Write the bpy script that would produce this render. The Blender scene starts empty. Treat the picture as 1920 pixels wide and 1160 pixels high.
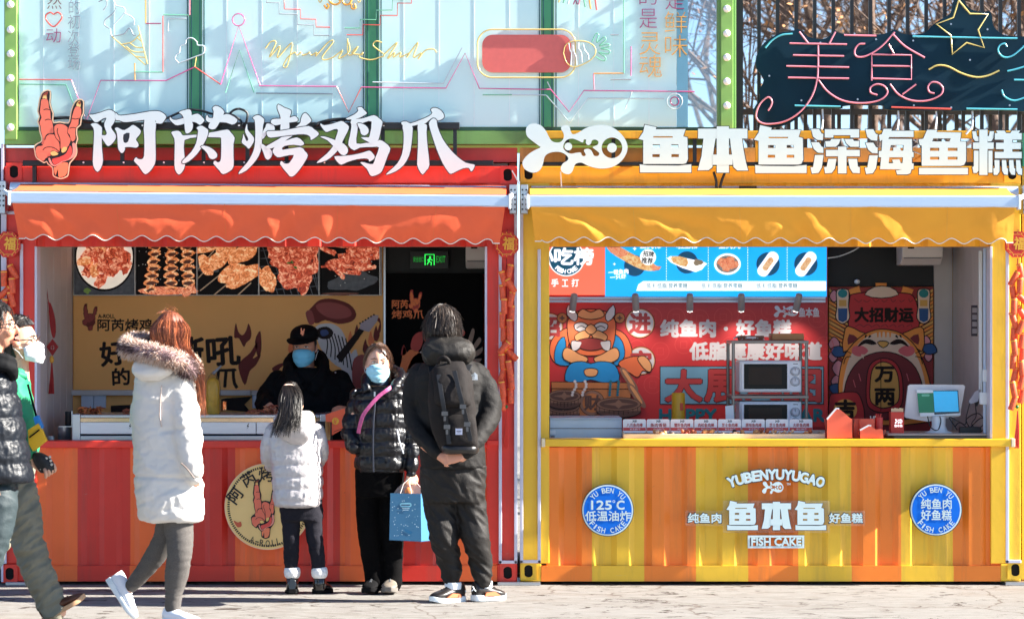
import bpy, bmesh, math, random
import numpy as np
from mathutils import Vector, Matrix, noise
from mathutils.geometry import tessellate_polygon
random.seed(7)
R = math.radians
SC = bpy.context.scene
COL = SC.collection

# ---------------------------------------------------------------- camera, sky, sun, exposure
S, D, HC, YH = 305.0, 18.0, 1.56, 620.0        # photo pixels per metre at the shop front, distance, eye height, horizon row
cam = bpy.data.objects.new('camera', bpy.data.cameras.new('camera'))
COL.objects.link(cam); SC.camera = cam
cam.location = (0, -D, HC); cam.rotation_euler = (R(90), 0, 0)
cam.data.sensor_width = 36; cam.data.lens = 36 * S * D / 1920
cam.data.shift_y = (YH - 580) / 1920
cam.data.clip_start = 0.5; cam.data.clip_end = 2000
cam.data.dof.use_dof = True; cam.data.dof.focus_distance = 17.6; cam.data.dof.aperture_fstop = 3.2

SUN_EL, SUN_AZ = 31.0, 3.8                      # elevation; degrees in front of the shop-front line, from the right
w = bpy.data.worlds.new('World'); SC.world = w; w.use_nodes = True
nt = w.node_tree; bg = nt.nodes['Background']
sky = nt.nodes.new('ShaderNodeTexSky'); sky.sky_type = 'NISHITA'; sky.sun_disc = False
sky.sun_elevation = R(SUN_EL); sky.sun_rotation = R(90 + SUN_AZ)
sky.air_density = 0.7; sky.dust_density = 0.05; sky.ozone_density = 3.0
nt.links.new(sky.outputs[0], bg.inputs[0]); bg.inputs[1].default_value = 0.062
sun = bpy.data.objects.new('sun', bpy.data.lights.new('sun', 'SUN')); COL.objects.link(sun)
sun.data.energy = 5.0; sun.data.angle = R(0.5); sun.data.color = (1, .94, .85)
_sd = Vector((math.cos(R(SUN_EL)) * math.cos(R(SUN_AZ)), -math.cos(R(SUN_EL)) * math.sin(R(SUN_AZ)), math.sin(R(SUN_EL))))
sun.rotation_euler = _sd.to_track_quat('Z', 'Y').to_euler()
sun.location = _sd * 30
SC.view_settings.view_transform = 'Standard'; SC.view_settings.look = 'None'
SC.view_settings.exposure = 2.02; SC.view_settings.gamma = 1

# ---------------------------------------------------------------- measures: photo pixel at a given depth -> metres
def X(px, Y=0): return (px - 960) / S * (D + Y) / D
def Z(py, Y=0): return HC + (YH - py) / S * (D + Y) / D
def P(px, py, Y=0): return Vector((X(px, Y), Y, Z(py, Y)))
def L(px, Y=0): return px / S * (D + Y) / D

# ---------------------------------------------------------------- materials
def lin(c):
    return tuple(((v / 255) / 12.92 if v <= 10 else ((v / 255 + .055) / 1.055) ** 2.4) for v in c)
MATS = {}
def mat(name, rgb, rough=.55, metal=0, var=.06, vs=6, bump=0, bs=80, emit=0, coat=0, stretch=None, alpha=None, spec=.5, dirt=0):
    if name in MATS: return MATS[name]
    m = bpy.data.materials.new(name); m.use_nodes = True; MATS[name] = m
    t = m.node_tree; b = t.nodes['Principled BSDF']; c = lin(rgb)
    tc = t.nodes.new('ShaderNodeTexCoord'); mp = t.nodes.new('ShaderNodeMapping')
    t.links.new(tc.outputs['Object'], mp.inputs[0])
    if stretch: mp.inputs['Scale'].default_value = stretch
    n = t.nodes.new('ShaderNodeTexNoise'); n.inputs['Scale'].default_value = vs; n.inputs['Detail'].default_value = 5
    t.links.new(mp.outputs[0], n.inputs['Vector'])
    mx = t.nodes.new('ShaderNodeMix'); mx.data_type = 'RGBA'
    mx.inputs[6].default_value = tuple(v * (1 - var) for v in c) + (1,)
    mx.inputs[7].default_value = tuple(min(1, v * (1 + var) + var * .01) for v in c) + (1,)
    cr = t.nodes.new('ShaderNodeMapRange'); cr.inputs[1].default_value = .3; cr.inputs[2].default_value = .7
    t.links.new(n.outputs[0], cr.inputs[0]); t.links.new(cr.outputs[0], mx.inputs[0])
    last = mx.outputs[2]
    if dirt:                                                   # grime streaks and scuffs
        for sc_, lo, hi, amt, colr in (((9, 9, .9), .52, .78, dirt, (.10, .07, .05)), ((2.5, 2.5, 14), .66, .70, dirt * .8, (.5, .42, .36)), ((30, 30, 30), .70, .74, dirt, (.06, .04, .03))):
            m2 = t.nodes.new('ShaderNodeMapping'); m2.inputs['Scale'].default_value = sc_; t.links.new(tc.outputs['Object'], m2.inputs[0])
            n3 = t.nodes.new('ShaderNodeTexNoise'); n3.inputs['Scale'].default_value = 1; n3.inputs['Detail'].default_value = 7; n3.inputs['Roughness'].default_value = .65; t.links.new(m2.outputs[0], n3.inputs['Vector'])
            r3 = t.nodes.new('ShaderNodeMapRange'); r3.inputs[1].default_value = lo; r3.inputs[2].default_value = hi; r3.inputs[4].default_value = amt; t.links.new(n3.outputs[0], r3.inputs[0])
            x3 = t.nodes.new('ShaderNodeMix'); x3.data_type = 'RGBA'; x3.inputs[7].default_value = colr + (1,); t.links.new(r3.outputs[0], x3.inputs[0]); t.links.new(last, x3.inputs[6]); last = x3.outputs[2]
    t.links.new(last, b.inputs['Base Color'])
    b.inputs['Roughness'].default_value = rough; b.inputs['Metallic'].default_value = metal
    b.inputs['Specular IOR Level'].default_value = spec
    if coat: b.inputs['Coat Weight'].default_value = coat; b.inputs['Coat Roughness'].default_value = .2
    if bump:
        n2 = t.nodes.new('ShaderNodeTexNoise'); n2.inputs['Scale'].default_value = bs; n2.inputs['Detail'].default_value = 4
        t.links.new(mp.outputs[0], n2.inputs['Vector'])
        bp = t.nodes.new('ShaderNodeBump'); bp.inputs['Strength'].default_value = bump; bp.inputs['Distance'].default_value = .01
        t.links.new(n2.outputs[0], bp.inputs['Height']); t.links.new(bp.outputs[0], b.inputs['Normal'])
    if emit:
        b.inputs['Emission Color'].default_value = c + (1,); b.inputs['Emission Strength'].default_value = emit
    if alpha is not None: b.inputs['Alpha'].default_value = alpha
    return m
def glass(name, tint, refl=.12, rough=.02, ior=1.25):
    m = bpy.data.materials.new(name); m.use_nodes = True; MATS[name] = m
    t = m.node_tree; t.nodes.clear()
    o = t.nodes.new('ShaderNodeOutputMaterial'); tr = t.nodes.new('ShaderNodeBsdfTransparent'); g = t.nodes.new('ShaderNodeBsdfGlossy')
    tr.inputs[0].default_value = lin(tint) + (1,); g.inputs['Roughness'].default_value = rough
    fr = t.nodes.new('ShaderNodeFresnel'); fr.inputs[0].default_value = ior
    ad = t.nodes.new('ShaderNodeMath'); ad.inputs[1].default_value = refl; t.links.new(fr.outputs[0], ad.inputs[0])
    mx = t.nodes.new('ShaderNodeMixShader'); t.links.new(ad.outputs[0], mx.inputs[0])
    t.links.new(tr.outputs[0], mx.inputs[1]); t.links.new(g.outputs[0], mx.inputs[2]); t.links.new(mx.outputs[0], o.inputs[0])
    return m

# ---------------------------------------------------------------- objects
OFF = {}
def tag(o, label=None, cat=None, group=None, kind=None):
    if label: o['label'] = label
    if cat: o['category'] = cat
    if group: o['group'] = group
    if kind: o['kind'] = kind
    return o
def thing(name, label, cat, loc, group=None):
    o = bpy.data.objects.new(name, None); COL.objects.link(o); o.location = loc
    o.empty_display_size = .1; OFF[o.name] = Vector(loc)
    return tag(o, label, cat, group)
def copy_tree(o, parent=None):
    c = o.copy(); COL.objects.link(c)
    if parent: c.parent = parent
    for ch in list(o.children): copy_tree(ch, c)
    return c

class MB:
    def __init__(s): s.v = []; s.f = []; s.m = []
    def add(s, vs, fs, mi=0):
        k = len(s.v); s.v += [tuple(v) for v in vs]
        for f in fs: s.f.append([i + k for i in f]); s.m.append(mi)
    def box(s, x0, x1, y0, y1, z0, z1, mi=0):
        vs = [(x, y, z) for z in (z0, z1) for y in (y0, y1) for x in (x0, x1)]
        s.add(vs, [(0, 2, 3, 1), (4, 5, 7, 6), (0, 1, 5, 4), (2, 6, 7, 3), (0, 4, 6, 2), (1, 3, 7, 5)], mi)
    def pbox(s, x0, y0, x1, y1, Y, t, mi=0):
        s.box(X(x0, Y), X(x1, Y), Y, Y + t, Z(y1, Y), Z(y0, Y), mi)
    def flat(s, pts, faces, Y, t=0, mi=0, side=None):
        """2D points already in metres (x,z)"""
        k = len(pts)
        s.add([(x, Y, z) for x, z in pts], faces, mi)
        if t:
            s.add([(x, Y + t, z) for x, z in pts], [tuple(reversed(f)) for f in faces], mi)
            ed = {}
            for f in faces:
                for a, b in zip(f, list(f[1:]) + [f[0]]):
                    ed[(min(a, b), max(a, b))] = ed.get((min(a, b), max(a, b)), []) + [(a, b)]
            vs = [(x, Y, z) for x, z in pts] + [(x, Y + t, z) for x, z in pts]
            s.add(vs, [(b, a, a + k, b + k) for e in ed.values() if len(e) == 1 for a, b in e], mi if side is None else side)
    def poly(s, pts, Y, t=0, mi=0, holes=(), xf=None, side=None, sm=0):
        loops = [list(pts)] + [list(h) for h in holes]
        if sm: loops = [smooth_loop(l, sm) for l in loops]
        if xf: loops = [[xf(a, b) for a, b in l] for l in loops]
        loops = [[(X(a, Y), Z(b, Y)) for a, b in l] for l in loops]
        fs = tessellate_polygon([[Vector((a, b, 0)) for a, b in l] for l in loops])
        s.flat([p for l in loops for p in l], [tuple(f) for f in fs], Y, t, mi, side)
    def disc(s, cx, cy, r, Y, t=0, mi=0, n=40, hole=0, ry=None, xf=None):
        c = lambda q, qy: [(cx + q * math.cos(6.2832 * i / n), cy + qy * math.sin(6.2832 * i / n)) for i in range(n)]
        k = (ry or r) / r
        s.poly(c(r, r * k), Y, t, mi, [c(hole, hole * k)] if hole else (), xf)
    def line(s, pts, wd, Y, mi=0, t=0, xf=None, closed=False):
        """a printed stroke of even width"""
        if xf: pts = [xf(a, b) for a, b in pts]
        p = [Vector(q) for q in pts]; n = len(p); Lp = []; Rp = []
        for i in range(n):
            a = p[i - 1] if (i or closed) else p[i]; b = p[(i + 1) % n] if (i < n - 1 or closed) else p[i]
            d = b - a; d = d.normalized() if d.length else Vector((1, 0)); q = Vector((-d.y, d.x)) * wd / 2
            Lp.append(p[i] + q); Rp.append(p[i] - q)
        pt = [(X(q.x, Y), Z(q.y, Y)) for q in Lp + Rp]
        s.flat(pt, [(i, (i + 1) % n, n + (i + 1) % n, n + i) for i in range(n if closed else n - 1)], Y, t, mi)
    def tube(s, path, r, n=8, mi=0, closed=False, cap=True):
        path = [Vector(p) for p in path]; m = len(path); rs = r if isinstance(r, (list, tuple)) else [r] * m
        ref = None; vs = []
        for i, p in enumerate(path):
            a = path[i - 1] if (i or closed) else p; b = path[(i + 1) % m] if (i < m - 1 or closed) else p
            d = (b - a); d = d.normalized() if d.length > 1e-9 else Vector((0, 0, 1))
            if ref is None: ref = d.orthogonal().normalized()
            u = (ref - d * ref.dot(d)); u = u.normalized() if u.length > 1e-6 else d.orthogonal().normalized(); ref = u; q = d.cross(u)
            vs += [p + (u * math.cos(6.28319 * k / n) + q * math.sin(6.28319 * k / n)) * rs[i] for k in range(n)]
        fs = [(i * n + k, i * n + (k + 1) % n, ((i + 1) % m) * n + (k + 1) % n, ((i + 1) % m) * n + k) for i in range(m if closed else m - 1) for k in range(n)]
        if cap and not closed: fs += [tuple(reversed(range(n))), tuple(range((m - 1) * n, m * n))]
        s.add(vs, fs, mi)
    def rings(s, rings, mi=0, cap=True):
        n = len(rings[0]); m = len(rings)
        fs = [(i * n + k, i * n + (k + 1) % n, (i + 1) * n + (k + 1) % n, (i + 1) * n + k) for i in range(m - 1) for k in range(n)]
        if cap: fs += [tuple(reversed(range(n))), tuple(range((m - 1) * n, m * n))]
        s.add([v for r in rings for v in r], fs, mi)
    def lathe(s, c, prof, n=20, mi=0, axis='z'):
        c = Vector(c); rg = []
        for r, h in prof:
            o = []
            for k in range(n):
                a = 6.28319 * k / n; u, v = r * math.cos(a), r * math.sin(a)
                o.append(c + (Vector((u, v, h)) if axis == 'z' else Vector((u, h, v)) if axis == 'y' else Vector((h, u, v))))
            rg.append(o)
        s.rings(rg, mi)
    def sphere(s, c, rx, ry=None, rz=None, n=12, m=8, mi=0, rot=None):
        ry = ry or rx; rz = rz or rx; c = Vector(c); rg = []
        for j in range(m + 1):
            t = -math.pi / 2 + math.pi * j / m; t = max(-1.54, min(1.54, t)); o = []
            for k in range(n):
                q = Vector((rx * math.cos(t) * math.cos(6.28319 * k / n), ry * math.cos(t) * math.sin(6.28319 * k / n), rz * math.sin(t)))
                o.append(c + (rot @ q if rot else q))
            rg.append(o)
        s.rings(rg, mi)
    def text(s, body, box, Y, mi=0, t=0, off=0.0, rot=0, fit=True):
        """letters fitted to a photo box (x0,y0,x1,y1)"""
        vs, fs = glyph(body, min(off, 0)); x0, y0, x1, y1 = box
        a0, a1 = min(v[0] for v in vs), max(v[0] for v in vs); b0, b1 = min(v[1] for v in vs), max(v[1] for v in vs)
        cx, cy = (x0 + x1) / 2, (y0 + y1) / 2; pts = []
        for a, b in vs:
            u = ((a - a0) / (a1 - a0) - .5) * (x1 - x0); v = (.5 - (b - b0) / (b1 - b0)) * (y1 - y0)
            c_, s_ = math.cos(rot), math.sin(rot)
            pts.append((X(cx + u * c_ - v * s_, Y), Z(cy + u * s_ + v * c_, Y)))
        if off <= 0: s.flat(pts, fs, Y, t, mi); return
        d = L(off * (y1 - y0) / max(.3, b1 - b0), Y)             # heavier weight: the glyph struck several times
        for i in range(6):
            a = i * 1.0472 + .5; y_ = Y - .00012 * i
            s.flat([(p + d * math.cos(a), q_ + d * math.sin(a)) for p, q_ in pts], fs, y_, t, mi)
    def arc(s, body, cx, cy, r, a0, a1, h, Y, mi=0, t=0, off=.02, inside=False, wd=.8):
        """letters round an arc; degrees clockwise from the top"""
        ch = [c for c in body]; n = len(ch)
        for i, c in enumerate(ch):
            if c == ' ': continue
            a = R(a0 + (a1 - a0) * i / max(1, n - 1)); px, py = cx + r * math.sin(a), cy - r * math.cos(a)
            ww = h * wd * (.45 if c in 'I-' else 1)
            hh = h * (.16 if c == '-' else 1)
            s.text(c, (px - ww / 2, py - hh / 2, px + ww / 2, py + hh / 2), Y, mi, t, off, a if not inside else a + math.pi)
    def build(s, name, mats, parent=None, smooth=None, bevel=0, recalc=True, loc=None):
        me = bpy.data.meshes.new(name)
        if parent is not None: off = OFF[parent.name]
        else:
            off = Vector(loc) if loc is not None else Vector(((min(v[0] for v in s.v) + max(v[0] for v in s.v)) / 2, (min(v[1] for v in s.v) + max(v[1] for v in s.v)) / 2, min(v[2] for v in s.v)))
        me.from_pydata([(v[0] - off.x, v[1] - off.y, v[2] - off.z) for v in s.v], [], s.f)
        for m in (mats if isinstance(mats, (list, tuple)) else [mats]): me.materials.append(m)
        me.polygons.foreach_set('material_index', s.m)
        if recalc:
            b = bmesh.new(); b.from_mesh(me); bmesh.ops.recalc_face_normals(b, faces=b.faces); b.to_mesh(me); b.free()
        if smooth is not None:
            me.shade_smooth()
            if smooth < 180: me.set_sharp_from_angle(angle=R(smooth))
        me.update()
        o = bpy.data.objects.new(name, me); COL.objects.link(o)
        if parent is not None: o.parent = parent
        else: o.location = off
        OFF[o.name] = off
        if bevel:
            bv = o.modifiers.new('bevel', 'BEVEL'); bv.width = bevel; bv.segments = 2; bv.limit_method = 'ANGLE'; bv.angle_limit = R(40)
        return o
_G = {}
def glyph(body, off=0.0):
    k = (body, off)
    if k in _G: return _G[k]
    c = bpy.data.curves.new('t', 'FONT'); c.body = body; c.size = 1; c.offset = off; c.resolution_u = 3; c.fill_mode = 'FRONT'; c.dimensions = '2D'
    o = bpy.data.objects.new('t', c); COL.objects.link(o)
    ev = o.evaluated_get(bpy.context.evaluated_depsgraph_get()); me = bpy.data.meshes.new_from_object(ev)
    r = ([(v.co.x, v.co.y) for v in me.vertices], [tuple(p.vertices) for p in me.polygons])
    bpy.data.objects.remove(o); bpy.data.meshes.remove(me); bpy.data.curves.remove(c)
    _G[k] = r
    return r
def smooth_loop(l, k=2):
    n = len(l); out = []
    for i in range(n):
        p0, p1, p2, p3 = [Vector(l[(i + j) % n]) for j in (-1, 0, 1, 2)]
        for t in [q / (k + 1) for q in range(k + 1)]:
            v = .5 * ((2 * p1) + (p2 - p0) * t + (2 * p0 - 5 * p1 + 4 * p2 - p3) * t * t + (3 * p1 - p0 - 3 * p2 + p3) * t ** 3)
            out.append((v.x, v.y))
    return out
def spline(pts, k=5):
    """open Catmull-Rom through tuples of any length"""
    p = [np.array(q, float) for q in pts]; p = [2 * p[0] - p[1]] + p + [2 * p[-1] - p[-2]]; out = []
    for i in range(1, len(p) - 2):
        p0, p1, p2, p3 = p[i - 1:i + 3]
        for j in range(k):
            t = j / k
            out.append(.5 * ((2 * p1) + (p2 - p0) * t + (2 * p0 - 5 * p1 + 4 * p2 - p3) * t * t + (3 * p1 - p0 - 3 * p2 + p3) * t ** 3))
    out.append(p[-2]); return [tuple(q) for q in out]
def inset(l, d):
    n = len(l); A = sum(l[i][0] * l[(i + 1) % n][1] - l[(i + 1) % n][0] * l[i][1] for i in range(n)); sg = 1 if A > 0 else -1; o = []
    for i in range(n):
        a, b, c = [Vector(l[(i + j) % n]) for j in (-1, 0, 1)]
        e = (b - a).normalized() + (c - b).normalized(); e = e.normalized() if e.length else Vector((1, 0))
        q = Vector((-e.y, e.x)) * sg * d; o.append((b.x + q.x, b.y + q.y))
    return o
# ================================================================ materials used all over
RED = mat('red_paint', (236, 58, 42), .42, var=.07, vs=2.5, bump=.08, bs=25, dirt=.4)
REDD = mat('deep_red_paint', (216, 48, 34), .42, var=.08, vs=3, bump=.08, bs=25, dirt=.4)
ORR = mat('orange_red_paint', (250, 108, 44), .42, var=.06, vs=3, bump=.08, bs=25, dirt=.4)
YEL = mat('yellow_paint', (246, 196, 48), .42, var=.06, vs=3, bump=.08, bs=25, dirt=.4)
YELW = mat('warm_yellow_paint', (254, 180, 38), .42, var=.07, vs=3, bump=.08, bs=25, dirt=.4)
ORA = mat('orange_paint', (254, 134, 36), .42, var=.06, vs=3, bump=.08, bs=25, dirt=.4)
OCH = mat('shaded_ochre_paint', (205, 160, 95), .6, var=.15, vs=4, bump=.1, dirt=.5)  # ochre dulled to the shade behind the sign letters, grime on top
REDSH = mat('shaded_red_paint', (190, 72, 66), .6, var=.12, vs=5, bump=.1, dirt=.4)  # shadow of the lettering mixed into the red, besides the dirt
GRN = mat('green_paint', (112, 158, 84), .45, var=.12, vs=2, bump=.06, dirt=.4)
GRND = mat('teal_green_paint', (70, 150, 104), .45, var=.12, vs=3)
BLK = mat('black_metal', (22, 24, 28), .45, var=.1)
VOID = mat('black_hole', (4, 4, 4), .9)
LED = mat('led_strip_cover', (212, 210, 226), .35, var=.04)
WHT = mat('white_paint', (232, 240, 244), .45, var=.03, vs=3)
ALU = mat('aluminium', (196, 214, 236), .32, metal=.25, var=.04, stretch=(1, 30, 30))
STEEL = mat('steel', (186, 190, 196), .3, metal=.85, var=.06, stretch=(1, 20, 20), vs=10)
PANEL = mat('white_sandwich_panel', (198, 190, 186), .5, var=.05)
GREY = mat('grey_plastic', (120, 122, 128), .5)

# ================================================================ ground
def ground_material():
    m = bpy.data.materials.new('pale_stone_paving'); m.use_nodes = True; t = m.node_tree; b = t.nodes['Principled BSDF']
    tc = t.nodes.new('ShaderNodeTexCoord')
    def nz(scale, sc, det=6, rough=.6, dist=0):
        mp = t.nodes.new('ShaderNodeMapping'); mp.inputs['Scale'].default_value = sc; t.links.new(tc.outputs['Object'], mp.inputs[0])
        n = t.nodes.new('ShaderNodeTexNoise'); n.inputs['Scale'].default_value = scale; n.inputs['Detail'].default_value = det
        n.inputs['Roughness'].default_value = rough; n.inputs['Distortion'].default_value = dist; t.links.new(mp.outputs[0], n.inputs['Vector']); return n
    def ramp(src, p0, p1):
        r = t.nodes.new('ShaderNodeMapRange'); r.inputs[1].default_value = p0; r.inputs[2].default_value = p1; t.links.new(src.outputs[0], r.inputs[0]); return r
    def mix(fac, a, bcol):
        x = t.nodes.new('ShaderNodeMix'); x.data_type = 'RGBA'; t.links.new(fac.outputs[0], x.inputs[0])
        for k, q in ((6, a), (7, bcol)):
            if isinstance(q, tuple): x.inputs[k].default_value = q + (1,)
            else: t.links.new(q.outputs[2], x.inputs[k])
        return x
    base = mix(ramp(nz(1.0, (.5, 1.2, 1)), .35, .65), (.21, .192, .17), (.275, .262, .244))
    base = mix(ramp(nz(7, (.7, 1.6, 1), 8, .7), .42, .62), base, (.30, .287, .265))
    fib = nz(13, (.32, 1.0, 1), 7, .68, .4)
    base = mix(ramp(fib, .55, .70), base, (.20, .16, .135))
    pit = nz(6, (.75, 1.0, 1), 11, .72, 1.2)
    base = mix(ramp(pit, .575, .60), base, (.055, .038, .03))
    blot = nz(.9, (.5, 1, 1), 6, .7); base = mix(ramp(blot, .56, .75), base, (.24, .20, .17))
    wv = nz(2.2, (1, 1, 1), 4); ad = t.nodes.new('ShaderNodeVectorMath'); sc = t.nodes.new('ShaderNodeVectorMath'); sc.operation = 'SCALE'; sc.inputs[3].default_value = .35
    t.links.new(wv.outputs['Color'], sc.inputs[0]); t.links.new(tc.outputs['Object'], ad.inputs[0]); t.links.new(sc.outputs[0], ad.inputs[1])
    vo = t.nodes.new('ShaderNodeTexVoronoi'); vo.feature = 'DISTANCE_TO_EDGE'; vo.inputs['Scale'].default_value = .55; t.links.new(ad.outputs[0], vo.inputs['Vector'])
    base = mix(ramp(vo, .006, .002), base, (.15, .12, .10))
    grit = nz(160, (1, 1, 1), 2)
    base = mix(ramp(grit, .62, .8), base, (.21, .18, .16))
    t.links.new(base.outputs[2], b.inputs['Base Color']); b.inputs['Roughness'].default_value = .85
    bp = t.nodes.new('ShaderNodeBump'); bp.inputs['Strength'].default_value = .5; bp.inputs['Distance'].default_value = .02
    sb = t.nodes.new('ShaderNodeMath'); sb.operation = 'SUBTRACT'; t.links.new(fib.outputs[0], sb.inputs[1]); t.links.new(grit.outputs[0], sb.inputs[0])
    t.links.new(sb.outputs[0], bp.inputs['Height']); t.links.new(bp.outputs[0], b.inputs['Normal'])
    return m
g = MB(); g.add([(-150, -150, 0), (150, -150, 0), (150, 150, 0), (-150, 150, 0)], [(0, 1, 2, 3)])
tag(g.build('ground', ground_material(), loc=(0, 0, 0)), kind='structure')

# ================================================================ containers
def corrugate(mb, px0, px1, z0, z1, Y, dep, per, stripes):
    """trapezoid ribs; stripes = [(right edge px, material index)]"""
    xs = set([px0, px1]); k = px0
    prof = []
    while k < px1 + per:
        prof += [(k, 0), (k + .34 * per, 0), (k + .50 * per, dep), (k + .84 * per, dep)]; k += per
    prof.append((k, 0))
    def yy(x):
        for (a, p), (b, q) in zip(prof, prof[1:]):
            if a <= x <= b: return p + (q - p) * (x - a) / max(1e-6, b - a)
        return 0
    xs |= {a for a, _ in prof if px0 < a < px1} | {e for e, _ in stripes if px0 < e < px1}
    xs = sorted(xs)
    for a, b in zip(xs, xs[1:]):
        mi = next((m for e, m in stripes if (a + b) / 2 < e), stripes[-1][1])
        mb.add([(X(a), Y + yy(a), z0), (X(b), Y + yy(b), z0), (X(b), Y + yy(b), z1), (X(a), Y + yy(a), z1)], [(0, 1, 2, 3)], mi)

def casting(par, px, py, hx, hy, m, w=30, h=34):
    c = MB(); Y = -.014
    c.poly(smooth_loop([(px - w / 2, py - h / 2), (px + w / 2, py - h / 2), (px + w / 2, py + h / 2), (px - w / 2, py + h / 2)], 0), Y, .0125, 0,
           [[(hx + 8 * math.cos(a), hy + (-5 if math.sin(a) < 0 else 5) + 6.5 * math.sin(a)) for a in [6.2832 * i / 16 for i in range(16)]]])
    o = c.build('corner_casting', m, par, bevel=.004)
    k = MB(); k.pbox(hx - 10, hy - 13, hx + 10, hy + 13, -.0035, .002); k.build('casting_hole_dark', VOID, o)  # thin black plate stands in for the dark depth of the hole
    return o
def led_frame(par, pts):
    c = MB()
    for (a, b), (e, f) in zip(pts, pts[1:]):
        c.pbox(min(a, e) - 3, min(b, f) - 3, max(a, e) + 3, max(b, f) + 3, -.022, .018)
    return c.build('led_strip', LED, par, bevel=.003)
def groove_wall(par, x0, y0, y1, z0, z1, thick=.04):
    c = MB(); k = 5
    for i in range(k):
        a = y0 + (y1 - y0) * i / k; b = y0 + (y1 - y0) * (i + 1) / k - .006
        c.box(min(x0, x0 + thick), max(x0, x0 + thick), a, b, z0, z1)
    return c.build('side_wall', PANEL, par, bevel=.003)

def container(name, label, xl, xr, ol, orr, stripes, front_mats, paint, paint2, roofmat, led_sets, holes, top_l, top_r):
    """10 ft box seen on its long side: xl..xr outside, ol..orr the serving window (photo px)"""
    r = thing(name, label, 'container', (X((xl + xr) / 2), 1.2, 0.02))
    z0, zr = .022, Z(276)
    b = MB(); corrugate(b, ol - 5, orr + (25 if orr > 1000 else 20), Z(1061), Z(838), .012, .022, 66, stripes); b.build('front_panel', front_mats, r)
    b = MB(); xs = [xl + 40] + [e for e, _ in stripes]; xs[-1] = xr - 38
    for a, e, (q, mi) in zip(xs, xs[1:], stripes): b.box(X(a), X(e), 0, .08, z0, Z(1060), mi)
    b.build('bottom_rail', front_mats, r)
    for a, e in ((xl, ol), (orr, xr)):
        b = MB(); b.box(X(a), X(e), .004, .12, Z(1056), Z(340)); b.box(X(a), X(a + 41 if a == xl else e - 40), .001, .1, z0, Z(1056)) if False else None
        b.build('corner_post', paint, r, bevel=.004)
    for a, e in ((xl, xl + 40), (xr - 38, xr)):
        b = MB(); b.box(X(a), X(e), .002, .12, z0, Z(1056.5)); b.build('post_foot', paint, r, bevel=.006)
    b = MB(); b.box(X(xl), X(xr), 0, .1, Z(344), Z(312)); b.build('top_rail', paint2, r, bevel=.004)
    b = MB(); corrugate(b, xl + 40, xr - 38, Z(462), Z(343.5), .03, .03, 66, [(9999, 0)]); b.build('header_panel', paint2, r)
    b = MB(); b.box(X(ol) - .002, X(orr) + .002, .075, .13, Z(462), Z(430)); b.build('lintel', mat('lintel_' + name, (170, 120, 100)), r, bevel=.003)
    b = MB(); b.box(X(xl), X(xr), .06, 2.42, Z(303), zr); b.build('roof', roofmat, r)
    b = MB(); b.box(X(xl) + .01, X(xl) + .05, .13, 2.42, z0, Z(304)); b.build('end_wall', paint, r)
    b = MB(); b.box(X(xr) - .05, X(xr) - .01, .13, 2.42, z0, Z(304)); b.build('end_wall', paint, r)
    b = MB(); b.box(X(xl) + .06, X(xr) - .06, 2.36, 2.42, z0, Z(304)); b.build('rear_wall', paint, r)
    b = MB(); b.box(X(xl) + .06, X(xr) - .06, .13, 2.35, z0, .1); b.build('floor', GREY, r)
    b = MB(); b.box(X(xl) + .06, X(xr) - .06, .14, 2.35, Z(303) - .06, Z(303) - .003); b.build('ceiling', mat('pale_ceiling', (205, 200, 196)), r)
    for px, py in holes:
        top = py < 600
        casting(r, px + (0 if top else 0), py, px, py, paint2 if top else paint)
    for q in led_sets: led_frame(r, q)
    return r

st_r = [(145, 0), (243, 1), (341, 0), (440, 1), (538, 0), (637, 1), (735, 0), (833, 1), (931, 0)]
redc = container('red_container', 'red and orange striped shop container with its serving window open', 8, 970, 68, 912,
                 st_r, [ORR, REDD], RED, RED, REDSH,
                 [[(9, 1053), (9, 399), (30, 399)], [(40, 460), (40, 1053)], [(938, 1053), (938, 470)], [(967, 404), (967, 1053), (938, 1053)]],
                 [(26, 322), (952, 328), (18, 1075), (952, 1073)], 0, 0)
st_y = [(1110, 1), (1208, 0), (1305, 1), (1403, 0), (1497, 1), (1597, 0), (1690, 1), (1788, 0), (1886, 1)]
yelc = container('yellow_container', 'yellow and orange striped shop container with its serving window open', 975, 1914, 1030, 1858,
                 st_y, [YEL, ORA], YEL, YELW, OCH,
                 [[(978, 404), (978, 1052), (1011, 1052)], [(1011, 470), (1011, 1052)], [(1889, 470), (1889, 1052), (1912, 1052)]],
                 [(991, 325), (1898, 325), (991, 1070), (1904, 1068)], 0, 0)
# serving counters
b = MB(); b.box(X(66), X(913), -.012, .16, Z(839), Z(826)); b.build('counter_ledge', RED, redc, bevel=.004)
b = MB(); b.box(X(913.5), X(935), -.03, .06, Z(834), Z(825)); b.build('shelf_bracket', RED, redc, bevel=.003)
b = MB(); b.box(X(1022), X(1893), -.06, .16, Z(836), Z(822)); b.build('counter_ledge', mat('counter_yellow', (250, 196, 40), .35), yelc, bevel=.004)
for a in (1015, 1893.3):
    b = MB(); b.box(X(a), X(a + 7), -.064, .1, Z(837), Z(821)); b.build('counter_end_cap', mat('cap_ivory', (244, 226, 186)), yelc, bevel=.003)
# white frame strips of the serving windows
for par, a in ((redc, 65), (redc, 909), (yelc, 1856)):
    b = MB(); b.box(X(a), X(a + 4.5), -.004, .13, Z(825.5), Z(462)); b.build('window_jamb', LED, par, bevel=.002)
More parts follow.
